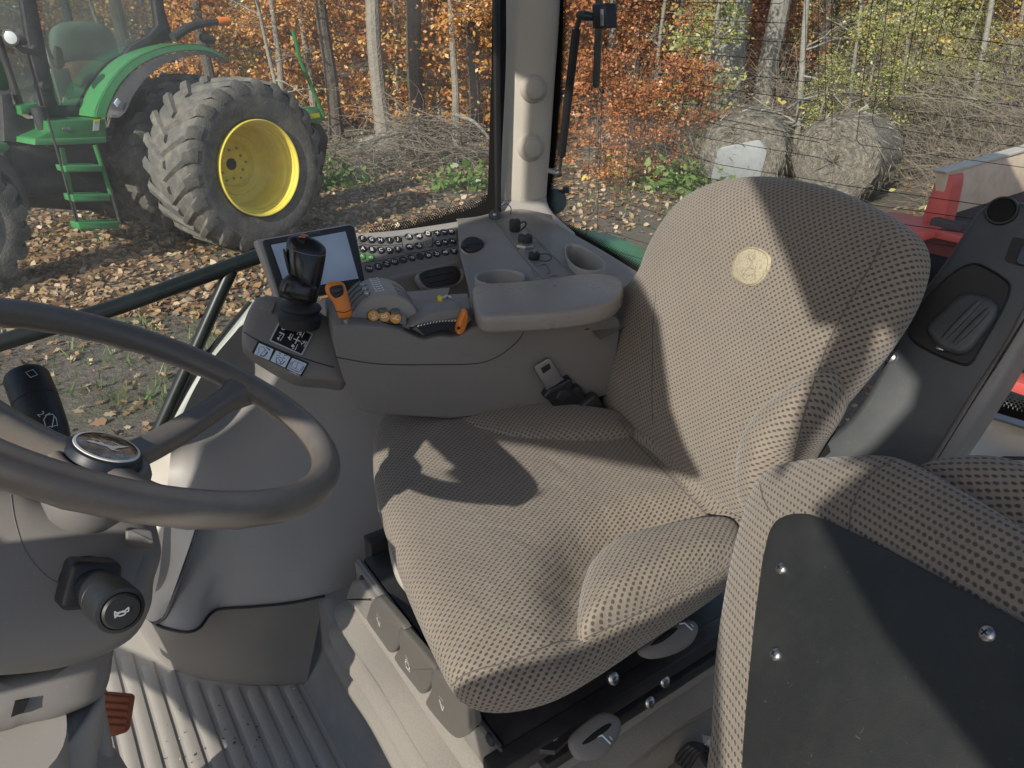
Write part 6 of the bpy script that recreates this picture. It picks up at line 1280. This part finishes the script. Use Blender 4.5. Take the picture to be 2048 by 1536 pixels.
def fast_obj(name, V, F, mat, parent=None, loc=None, **kw):
    me = bpy.data.meshes.new(name); k = F.shape[1]; me.vertices.add(len(V)); me.vertices.foreach_set('co', V.astype(np.float32).ravel())
    me.loops.add(F.size); me.loops.foreach_set('vertex_index', F.astype(np.int32).ravel()); me.polygons.add(len(F)); me.polygons.foreach_set('loop_start', np.arange(0, F.size, k, dtype=np.int32)); me.update(calc_edges=True); me.validate()
    me.materials.append(mat); o = bpy.data.objects.new(name, me); COL.objects.link(o)
    if parent is not None: o.parent = parent
    if loc is not None: o.location = V3(loc)
    return set_props(o, **kw)
# leaf litter
def litter(n, y0, y1, size, shape):
    d = y0*(y1/y0)**rng.random(n); x = (rng.random(n)*2-1)*.95*d
    dens = np.sin(x*1.1+2)*np.sin(d*.9)+np.sin(x*.4-d*.3); keep = rng.random(n) < .55+.35*dens; x, d = x[keep], d[keep]
    C = np.stack([x, d, gh(x, d)+.012+.02*rng.random(len(x))], 1); return leaves(C, size, up=.85, shape=shape)
V, F = litter(11000, 1.2, 9, .062, 'maple'); fast_obj('leaf_litter', V, F, M['leaf_litter'], label='fallen brown leaves scattered on the ground near the tractor', cat='leaves', kind='stuff')
V, F = litter(75000, 6.5, 26, .08, 'oval'); fast_obj('leaf_litter', V, F, M['leaf_litter'], label='carpet of fallen leaves towards the wood', cat='leaves', kind='stuff')
n = 16000; d = 3*(20/3)**rng.random(n); x = (rng.random(n)*2-1)*.9*d; keep = (np.sin(x*.8+d*.5)+np.sin(d*1.3-x*.3)) > .55; x, d = x[keep], d[keep]
B0 = np.stack([x, d, gh(x, d)], 1); m = len(x); dirn = rng.normal(size=(m, 3))*.35+np.array([0, 0, 1]); dirn /= np.linalg.norm(dirn, axis=1)[:, None]; L = (.05+.10*rng.random(m))[:, None]; sd = rng.normal(size=(m, 3))*.006
V = np.stack([B0-sd, B0+sd, B0+dirn*L], 1).reshape(-1, 3); fast_obj('grass', V, np.arange(3*m).reshape(m, 3), M['grass'], label='thin green grass between the fallen leaves', cat='grass', kind='stuff')
# --- trees
def tree_proto(name, h, r0, nb, leafn, lsize, lmat, bark, zlo, zhi, spread, label, cat, group, lean=.03, twig_r=.012, seed=0, shape='quad', forkz=.25, two=None):
    rg = random.Random(seed); t = thing(name, label, cat, (0, 0, 0), group); mb = MB()
    P = [V3(0, 0, -.15)]; dx, dy = rg.uniform(-lean, lean), rg.uniform(-lean, lean)
    for i in range(1, 11): z = h*i/10; P.append(V3(dx*z+rg.uniform(-.04, .04)*h*.1, dy*z+rg.uniform(-.04, .04)*h*.1, z))
    P = smooth_open(P, 22); rad = r0*(1-np.linspace(0, 1, 22)**1.3*.85); rad[0] *= 1.35; rad[1] *= 1.12; mb.tube(P, rad, 10, caps=False); pts = []
    for b in range(nb):
        z = zlo+(zhi-zlo)*rg.random()**.9; i = min(20, int(z/h*21)); s_ = P[i]; a = rg.uniform(0, 6.283); L = spread*rg.uniform(.5, 1.15)*(1-.5*z/h); up = rg.uniform(-.05, .6)
        Q = [s_]; dvec = V3(math.cos(a), math.sin(a), up)
        for k in range(5): dvec = unit(dvec+V3(rg.uniform(-.35, .35), rg.uniform(-.35, .35), rg.uniform(-.22, .2))); Q.append(Q[-1]+dvec*L/5)
        rr = min(rad[i]*.5, .03); mb.tube(Q, np.linspace(rr, .004, 6), 4, caps=False)
        for k in range(2, 6):
            pts.append((Q[k], .10*spread))
            for _ in range(2):
                e = unit(V3(rg.uniform(-1, 1), rg.uniform(-1, 1), rg.uniform(-.4, .6))); E = Q[k]+e*spread*rg.uniform(.12, .35); mb.tube([Q[k], (Q[k]+E)/2+V3(0, 0, .02), E], [.006, .005, .002], 3, caps=False); pts += [(E, .09*spread), ((Q[k]+E)/2, .07*spread)]
    obj('trunk', mb, M[bark], t, smooth=True)
    if leafn:
        idx = rng.integers(0, len(pts), leafn); C = np.array([pts[i][0] for i in idx])+rng.normal(size=(leafn, 3))*np.array([pts[i][1] for i in idx])[:, None]*np.array([1, 1, .55])
        C = C[C[:, 2] > .08]; 
        if two: 
            k = int(len(C)*two[1]); V, F = leaves(C[:k], lsize, up=.35, shape=shape); fast_obj('crown', V, F, M[two[0]], t); C = C[k:]
        V, F = leaves(C, lsize, up=.35, shape=shape); fast_obj('crown', V, F, M[lmat], t)
    return t
protos = {}
g_b = 'orange beech saplings of the thicket'
protos['b0'] = tree_proto('beech_sapling', 6.5, .06, 32, 4300, .115, 'leaf_orange', 'bark_dark', .3, 5.8, 1.9, 'orange leaved beech sapling in the thicket left of the pillar', 'tree', g_b, seed=1)
protos['b1'] = tree_proto('beech_sapling', 5.2, .045, 28, 3800, .11, 'leaf_orange', 'bark', .2, 4.8, 1.7, 'orange leaved beech sapling in the thicket left of the pillar', 'tree', g_b, seed=2)
protos['r0'] = tree_proto('russet_sapling', 5.6, .05, 28, 3600, .105, 'leaf_russet', 'bark_dark', .2, 5.0, 1.8, 'russet sapling with thin brown foliage in the thicket', 'tree', 'russet saplings of the thicket', seed=3)
protos['y0'] = tree_proto('yellow_sapling', 5.6, .05, 26, 2800, .09, 'leaf_yellow', 'bark', .5, 5.2, 1.7, 'slender sapling with sparse yellow leaves', 'tree', 'yellow saplings of the thicket', seed=4, two=('leaf_olive', .4))
protos['o0'] = tree_proto('vine_covered_tree', 6.5, .07, 34, 4200, .085, 'leaf_olive', 'bark', .2, 6.0, 1.7, 'grey vine covered young tree with olive leaves behind the bales', 'tree', 'vine covered trees', seed=6, two=('leaf_green', .35), lean=.10)
protos['n0'] = tree_proto('bare_sapling', 7.5, .055, 30, 260, .08, 'leaf_yellow', 'bark_pale', .6, 7.0, 1.6, 'pale bare sapling with only a few leaves left', 'tree', 'bare saplings', seed=7, lean=.14)
protos['t0'] = tree_proto('forest_tree', 13, .19, 16, 3200, .12, 'leaf_orange', 'bark', 5.0, 12.5, 3.2, 'tall straight grey trunk standing among the orange saplings', 'tree', 'tall forest trees', seed=8)
protos['t1'] = tree_proto('forest_tree', 13, .24, 14, 2600, .12, 'leaf_russet', 'bark_dark', 5.0, 12.5, 3.2, 'tall dark trunk standing among the orange saplings', 'tree', 'tall dark forest trees', seed=9)
first = {k: True for k in protos}
def put(kind, px, dist, sc=1.0, label=None):
    x = (px-1024)/FPX*dist/.9; y = dist; p = V3(x, y, gh(x, y)-.03); o = protos[kind]
    if first[kind]:
        first[kind] = False; o.location = p; o.rotation_euler = (0, 0, rnd.uniform(0, 6.28)); o.scale = (sc,)*3
        if label: o['label'] = label
        return o
    return dup(o, p, rnd.uniform(0, 6.28), sc, label)
put('t0', 806, 17.2, .9, 'thick straight grey trunk left of the pillar among orange leaves'); put('t1', 866, 18.6, .85, 'dark trunk just right of the thick grey trunk')
for px, dist, k, s_ in ((712, 27, 't1', .8), (940, 23, 't0', .8), (655, 30, 't1', .8), (560, 27, 't0', .55), (985, 28, 't0', .7), (380, 28, 't1', .9), (250, 30, 't0', 1), (-60, 25, 't1', 1), (1240, 27, 't1', .8), (1560, 30, 't0', .8), (1760, 26, 't0', .75), (2000, 29, 't1', 1), (1660, 33, 't1', .8)): put(k, px, dist, s_)
for i in range(38):
    px = -180+1290*((i*.618) % 1); dist = 18.6+12*((i*.377) % 1); put(rnd.choice(['b0', 'b0', 'b1', 'b1', 'r0']), px+rnd.uniform(-15, 15), dist, rnd.uniform(.75, 1.15))
for i in range(14): put(rnd.choice(['r0', 'r0', 'b1', 'y0']), 1120+340*((i*.618) % 1), 17.5+11*((i*.377) % 1), rnd.uniform(.7, 1.05))
for i in range(7): put('y0', rnd.uniform(-100, 2100), rnd.uniform(18, 28), rnd.uniform(.8, 1.1))
for i in range(40): put(rnd.choice(['o0', 'o0', 'y0', 'y0']), 1330+800*((i*.618) % 1), (13.8 if not 1330 < 1330+800*((i*.618) % 1) < 1520 else 17.5)+12*((i*.377) % 1), rnd.uniform(.7, 1.1))
for i in range(16): put('n0', 1250+900*((i*.618+.3) % 1), 13.5+12*((i*.43) % 1), rnd.uniform(.7, 1.1))
for i in range(8): put('n0', -50+1100*((i*.618+.3) % 1), 17+8*((i*.43) % 1), rnd.uniform(.7, 1.0))
for i in range(14):
    px_ = 1130+950*((i*.618+.1) % 1)
    if not 1330 < px_ < 1520: put('o0' if px_ > 1400 else rnd.choice(['r0', 'b1']), px_, 12.6+3*((i*.43) % 1), rnd.uniform(.35, .55))
for px, dist, k, s_ in ((722, 18.4, 't1', .7), (930, 17.8, 't0', .5), (640, 18.2, 't0', .45), (520, 19, 't1', .6), (960, 18.5, 't1', .6), (690, 20, 't0', .5), (395, 19, 't1', .7), (1190, 19, 't0', .6), (1290, 21, 't1', .7), (1530, 18, 't1', .5), (1640, 19, 't0', .6), (1900, 17, 't0', .6), (1850, 15.5, 't0', .45), (2040, 19, 't1', .7), (1720, 20, 't1', .6)): put(k, px, dist, s_)
# two broad pale trunks wrapped in ivy
def ivy_tree(px, dist, r_, lab, seed):
    t = tree_proto('old_tree', 12, r_, 10, 900, .10, 'leaf_green', 'bark_pale', .5, 11, 1.6, lab, 'tree', None, seed=seed, lean=.02)
    x = (px-1024)/FPX*dist/.9; t.location = (x, dist, gh(x, dist)-.05)
ivy_tree(1385, 15.5, .34, 'broad pale trunk left of the hay bales, seen through the rear window', 21); ivy_tree(1447, 16.3, .22, 'narrower pale trunk beside the broad one behind the first bale', 22)
# --- brush: heaps of thin dead twigs
def brush(name, nt, w_, d_, h_, label, cat, group, upright=.2, seed=0, rmax=.012, curl=.5):
    rg = random.Random(seed); mb = MB(); t = thing(name, label, cat, (0, 0, 0), group)
    for i in range(nt):
        x, y = rg.gauss(0, w_*.4), rg.gauss(0, d_*.4); hh = h_*max(.08, 1-(x/w_)**2-(y/d_)**2); z = rg.uniform(0, hh*.7); p = V3(x, y, z); a = rg.uniform(0, 6.283)
        dv = unit(V3(math.cos(a), math.sin(a), rg.uniform(-.1, .4)+upright*rg.uniform(0, 2))); L = rg.uniform(.35, 1.3)*h_*.9; Q = [p]
        for k in range(5): dv = unit(dv+V3(rg.uniform(-curl, curl), rg.uniform(-curl, curl), rg.uniform(-curl, curl*.6))); q = Q[-1]+dv*L/5; q[2] = max(.01, q[2]); Q.append(q)
        mb.tube(Q, np.linspace(rg.uniform(.003, rmax), .0022, 6), 3, caps=False)
    obj('twigs', mb, M['twig'], t); return t
def place(t, px, dist, sc=1.0, rz=0, sy=1.0):
    x = (px-1024)/FPX*dist/.9; t.location = (x, dist, gh(x, dist)); t.scale = (sc, sc, sc*sy); t.rotation_euler = (0, 0, rz); return t
bp = brush('brush_pile', 520, 1.5, 1.0, 1.25, 'heap of grey dead branches left of the pillar', 'brush pile', None, .1, 31); place(bp, 870, 15.0, 1.15)
bp2 = brush('brush_pile', 300, 1.3, .9, .9, 'low heap of dead branches behind the dual wheel', 'brush pile', None, .1, 32); place(bp2, 735, 14.2, 1.0)
place(dup(bp2, (0, 0, 0), label='brushwood heap just right of the pillar'), 1215, 14.5, 1.0, 2.0)
br = brush('bramble', 320, .9, .7, 2.3, 'tangle of thin bare bramble stems at the wood edge', 'bramble', 'brambles at the wood edge', .9, 33, .007, .6)
for i, (px, dist, s_) in enumerate(((1330, 13.2, .8), (1480, 14.5, 1.0), (1650, 14.5, 1.05), (1760, 13.5, 1.1), (1880, 12.5, 1.1), (1980, 11.5, 1.0), (2090, 12.5, 1.2), (1990, 15, 1.2), (1240, 16, .8), (2060, 9.5, .7), (1830, 10.6, .6))):
    t = br if i == 0 else dup(br, (0, 0, 0)); place(t, px, dist, s_, rnd.uniform(0, 6))
# fallen branches
for (a, b, dist, r_, lab) in (((720, 285), (860, 268), 14.6, .07, 'thick fallen branch in front of the brush heap'), ((905, 228), (985, 285), 15.5, .05, 'slanting grey branch between brush heap and pillar'), ((1195, 300), (1232, 262), 13.8, .09, 'broken pale stump right of the pillar'), ((640, 335), (720, 290), 14, .03, 'thin fallen stick behind the dual wheel')):
    p, q = at(*a, dist/.99), at(*b, dist/.99); mb = MB(); mm = (p+q)/2+V3(.05, 0, .12); mb.tube(smooth_open([p, mm, q], 12), np.linspace(r_, r_*.45, 12), 8); obj('fallen_branch', mb, M['bark_pale'], loc=p, label=lab, cat='branch')
# shrubs of fresh green
def weed_patch(px, dist, n, w_, h_, mat, lab, size=.09):
    x = (px-1024)/FPX*dist/.9; c = V3(x, dist, gh(x, dist)); t = thing('green_shrub', lab, 'shrub', c)
    C = rng.normal(size=(n, 3))*np.array([w_*.45, w_*.35, h_*.5]); C[:, 2] = np.abs(C[:, 2]); V, F = leaves(C, size, up=.4, shape='oval'); fast_obj('foliage', V, F, M[mat], t)
    mb = MB()
    for k in range(20): q = C[rng.integers(0, n)]; mb.tube([c+V3(q[0]*.5, q[1]*.5, 0), c+V3(q[0]*.8, q[1]*.8, q[2]*.6), c+q], [.006, .005, .003], 4, caps=False)
    obj('stem', mb, M['twig'], t)
weed_patch(945, 12.6, 420, .7, .32, 'weed', 'bright green weeds left of the pillar', .10); weed_patch(720, 13, 320, .6, .4, 'weed', 'green weeds behind the dual wheel', .10); weed_patch(1325, 12.4, 620, .9, .42, 'weed', 'bright green weeds left of the bales', .10); weed_patch(1395, 11.5, 300, .6, .3, 'weed', 'low green weeds in front of the wrapped bale', .09)
weed_patch(1860, 9.8, 420, .8, .5, 'leaf_olive', 'olive weeds beside the right bale', .08); weed_patch(1230, 13.5, 300, .8, .5, 'leaf_yellow', 'yellowing weeds right of the pillar', .08); weed_patch(1985, 4.6, 24, .10, .12, 'leaf_yellow', 'small yellow plant behind the tan wagon board', .05)
for k in protos:
    if first[k]:
        for ch in list(protos[k].children): bpy.data.objects.remove(ch)
        bpy.data.objects.remove(protos[k])
bpy.context.view_layer.update()
# --- hay bales
def bale(px, py, d, axis, lab, wrap=False, seed=0):
    c = at(px, py, d); c[2] = GZ+.63; rg = np.random.default_rng(seed); t = thing('hay_bale', lab, 'hay bale', (c[0], c[1], GZ)); ax = unit(axis); a = unit(np.cross(ax, UP)); b = np.cross(a, ax); a = a; r_ = .66; L = 1.25; mb = MB()
    prof = [(0.0, L/2-.02)]+[(r_*k, L/2+.03-.04*k*k) for k in (.2, .4, .6, .8, .93)]+[(r_, L/2-.05)]+[(r_*1.01, z) for z in np.linspace(L/2-.15, -L/2+.15, 9)]+[(r_, -L/2+.05), (r_*.9, -L/2), (0, -L/2)]
    RR = []; N = 72
    for rr, h in prof:
        ring = []
        for j in range(N):
            th = 2*math.pi*j/N; k = 1+.035*math.sin(th*3+h*2)+.02*rg.normal(); fl_ = -.06*max(0, -math.sin(th))
            ring.append(c+ax*(h+.012*rg.normal())+(a*math.cos(th)+b*math.sin(th))*rr*k*(1+fl_))
        RR.append(ring)
    mb.rings(RR); o = obj('bale_body', mb, M['hay'], t, sharp=80)
    n = 1700; th = rg.random(n)*6.283; h = (rg.random(n)-.5)*L*1.02; face = rg.random(n) < .35; rr = np.where(face, r_*np.sqrt(rg.random(n)), r_*1.02); h = np.where(face, L/2+.01, h)
    er = a[None]*np.cos(th)[:, None]+b[None]*np.sin(th)[:, None]; et = -a[None]*np.sin(th)[:, None]+b[None]*np.cos(th)[:, None]
    P = c+ax[None]*h[:, None]+er*rr[:, None]; d1 = et+rg.normal(size=(n, 3))*.35; d1 /= np.linalg.norm(d1, axis=1)[:, None]; w_ = rg.normal(size=(n, 3))*.005; LL = (.06+.16*rg.random(n))[:, None]; out = np.where(face[:, None], ax[None], er)*(.01+.05*rg.random(n)**3)[:, None]
    V = np.stack([P-w_, P+w_, P+d1*LL+out], 1).reshape(-1, 3)-wloc(t); fast_obj('straw', V, np.arange(3*n).reshape(n, 3), M['straw'], t, kind='stuff')
    if wrap:
        mb = MB(); g = Fr(c+ax*(L/2+.05), ax, up=UP); mb.prism(round_poly([(-.46, -.38), (.30, -.40), (.36, .12), (.22, .28), (-.40, .12)], .06, 3), g, -.03, .0, .01, 2); obj('plastic_wrap', mb, M['wrap'], t, label='pale torn plastic on the bale end')
    return t
bale(1690, 330, 11.6, V3(-.62, -.75, 0), 'large round hay bale, the right one, its rough end facing us', seed=3); bale(1490, 320, 12.2, V3(-.35, -.93, 0), 'round hay bale with pale plastic on its end, left of the other bale', wrap=True, seed=4)
# --- distant wood as one mass
n = 90000; ang = (rng.random(n)-.5)*2.3; dist = 31+22*rng.random(n); x = np.sin(ang)*dist*1.15+6; y = np.cos(ang)*dist; z = gh(x, y)+9.5*rng.random(n)**1.2
cl_ = np.sin(x*.9)*np.sin(y*.8+z*.9)+np.sin(x*.35+z*.6); keep = rng.random(n) < .45+.4*cl_; C = np.stack([x, y, z], 1)[keep]; right = C[:, 0] > 4+.0*C[:, 1]
V, F = leaves(C[~right], .24, up=.3); fast_obj('distant_wood', V, F, M['leaf_orange'], label='distant mass of orange and brown woodland behind the saplings', cat='woodland', kind='stuff')
V, F = leaves(C[right], .22, up=.3); fast_obj('distant_wood', V, F, M['leaf_olive'], label='distant mass of olive woodland behind the bales', cat='woodland', kind='stuff')
mb = MB()
for i in range(110):
    a_ = rnd.uniform(-1.15, 1.15); ds = rnd.uniform(29, 50); x = math.sin(a_)*ds*1.15+6; y = math.cos(a_)*ds; z0 = float(gh(x, y)); mb.tube([V3(x, y, z0-.2), V3(x+rnd.uniform(-.3, .3), y, z0+6), V3(x+rnd.uniform(-.6, .6), y, z0+13)], [rnd.uniform(.12, .3), .14, .06], 6, caps=False)
obj('distant_trunks', mb, M['bark'], label='distant trunks standing in the woodland background', cat='woodland', kind='stuff')
# ------------------------------------------------------------------ light
az = R(-150); el = R(30)
sdir = V3(math.sin(az)*math.cos(el), math.cos(az)*math.cos(el), math.sin(el))
# ------------------------------------------------------------------ added unseen panels towards the sun that shade the interior
qv = unit(np.cross(UP, sdir)); kv = np.cross(sdir, qv); FW = -Rx
def front_panel(name, pts, dist, mat, par, th=.02):  # unseen shade caster: wanted shade edges projected back towards the sun
    P = []
    for p in pts:
        p = V3(p); b = p-sdir*(p@sdir); P.append(b+sdir*((dist-b@FW)/(sdir@FW)))
    f = Fr(P[0], -FW, up=UP); mb = MB(); mb.prism([tuple(f.loc(p)[:2]) for p in P], f, -th, 0); return obj(name, mb, M[mat], par)
post = thing('added_shade_panels', 'unseen panels added in front of the cab to cast shade on seat, console and column', 'pillar', fl(-.62, .9))
front_panel('post', [(.25, 1.30, .77), (.255, 1.18, .755), (.27, 1.08, .63), (.28, 1.01, .60), (.30, .96, .575), (.20, 1.03, .555), (.05, 1.09, .555), (-.1, 1.14, .55), (-.25, 1.13, .50), (-.33, 1.03, .16), onz(697, 1342, .165), onz(805, 1540, .165), onz(900, 1720, .165), onz(900, 1720, 0), onz(640, 1600, 0), onz(555, 1534, 0), onz(493, 1496, 0), onz(444, 1455, 0), onz(397, 1423, 0), onz(370, 1391, 0), onz(297, 1353, 0), onz(253, 1334, 0), onz(215, 1350, 0), onz(180, 1330, 0), onz(240, 1292, 0), onz(300, 1318, 0), onz(352, 1345, 0), (-.70, 1.10, .08), (-.69, 1.10, .2), (-.66, 1.13, .26), (-.64, 1.12, .33), (-.605, 1.18, .41), (-.59, 1.24, .47), (-.49, 1.36, .55), (-.44, 1.42, .64), (-.46, 1.5, .76), (-.06, 1.88, .80), (.15, 1.85, .80)], .62, 'taupe_mid', post)  # unseen panel outlined to shade console, lower backrest, kick wall and floor
front_panel('column_shade_panel', [at(-160, 975, .80), at(60, 1000, .80), at(140, 1075, .80), at(230, 1060, .80), at(318, 1075, .78), at(322, 1118, .78), at(302, 1235, .76), at(205, 1330, .80), at(-160, 1420, .80)], .60, 'taupe_mid', post)  # unseen panel added to keep sun off the column shroud
front_panel('door_panel', [onz(905, 1380, .515), onz(960, 1347, .515), onz(1060, 1312, .515), onz(1160, 1292, .515), onz(1310, 1227, .515), onz(1440, 1158, .515), onz(1500, 1120, .50), onz(1560, 1300, .30), onz(1560, 1600, .2), onz(1200, 1750, .2), onz(1000, 1560, .30), onz(962, 1440, .40)], .58, 'tractor_black', post)  # unseen panel added to shade the seat's near wall, rail and handles
front_panel('pillar_shade_panel', [at(1076, -80, 1.72), at(1070, 0, 1.75), at(1064, 100, 1.80), at(1058, 250, 1.88), at(1052, 397, 1.95), at(1124, 405, 1.95), at(1150, 200, 1.85), at(1175, -80, 1.72)], .64, 'taupe_mid', post)  # unseen panel added to shade the right part of the corner pillar
def rimp(px, py, k): q = WF.hit(px, py); d = q-WC; return WC+d/np.linalg.norm(d)*(WR+.019*k)
front_panel('rim_shade_band', [rimp(x, y, 1.15)+WN*.016 for x, y in ((-200, 900), (0, 930), (200, 985), (350, 1015), (480, 1020), (560, 1006))]+[rimp(x, y, -1.15)-WN*.019 for x, y in ((560, 1006), (480, 1020), (350, 1015), (200, 985), (0, 930), (-200, 900))], .56, 'taupe_mid', post)  # unseen band added to keep sun off the lower wheel rim
vis = thing('sun_blocker', 'dark front sun visor panel added unseen to shade backrest and belt tower', 'sun visor', fl(-.62, .2)+V3(0, 0, 1.8))
front_panel('blocker', [(.36, 1.14, 1.03), (.37, 1.10, 1.0), (.38, .97, .94), (.40, .88, .87), BR.hit(1692, 640, .04), BR.hit(1662, 695, .04), BR.hit(1640, 745, .04), BR.hit(1616, 815, .04), BR.hit(1600, 880, .04), BR.hit(1584, 950, .04), BR.hit(1630, 880, .0), BR.hit(1690, 800, .0), BR.hit(1735, 735, .0), TW.hit(1760, 668), TW.hit(1800, 690), TW.hit(1850, 752), TW.hit(1838, 800), TW.hit(1765, 880), TW.hit(1705, 925), (.37, .62, .82), (.31, .6, .78), (.32, .45, .76), (.36, .31, .74), (.36, .1, .70), (.6, -.6, .9), (.6, -.6, 1.5), (.36, 1.14, 1.5)], .66, 'tractor_black', vis)  # unseen panel outlined to shade backrest side, belt tower and back board
roof = thing('cab_roof', 'unseen beige cab roof lining, added to cut sky light on the seats', 'roof', fl(.2, .8)+V3(0, 0, 2.15))
mb = MB(); mb.box(fl(.45, .75)+V3(0, 0, 2.2), (2.0, 1.9, .08), ax=[Rx, Lx, UP], r=.03); obj('roof_lining', mb, M['pillar_trim'], roof)  # roof out of view, added to dim the sky light inside the cab
wd = bpy.data.worlds.new('World'); S.world = wd; wd.use_nodes = True
nt = wd.node_tree; bg = nt.nodes['Background']; sk = nt.nodes.new('ShaderNodeTexSky'); sk.sky_type = 'NISHITA'; sk.sun_disc = False
sk.sun_elevation = el; sk.sun_rotation = az % (2*math.pi); sk.air_density = 1.0; sk.dust_density = 1.5
nt.links.new(sk.outputs[0], bg.inputs[0]); bg.inputs[1].default_value = .15
ld = bpy.data.lights.new('sun', 'SUN'); ld.energy = 5.0; ld.angle = R(.53); ld.color = (1, .93, .82)
lo = bpy.data.objects.new('sun', ld); COL.objects.link(lo); lo.rotation_euler = Vector(sdir).to_track_quat('Z', 'Y').to_euler(); lo.location = (-6, -3, 8)
S.render.engine = 'CYCLES'; S.cycles.use_denoising = True; S.cycles.max_bounces = 8; S.cycles.transparent_max_bounces = 24
try: S.cycles.use_adaptive_sampling = True
except Exception: pass
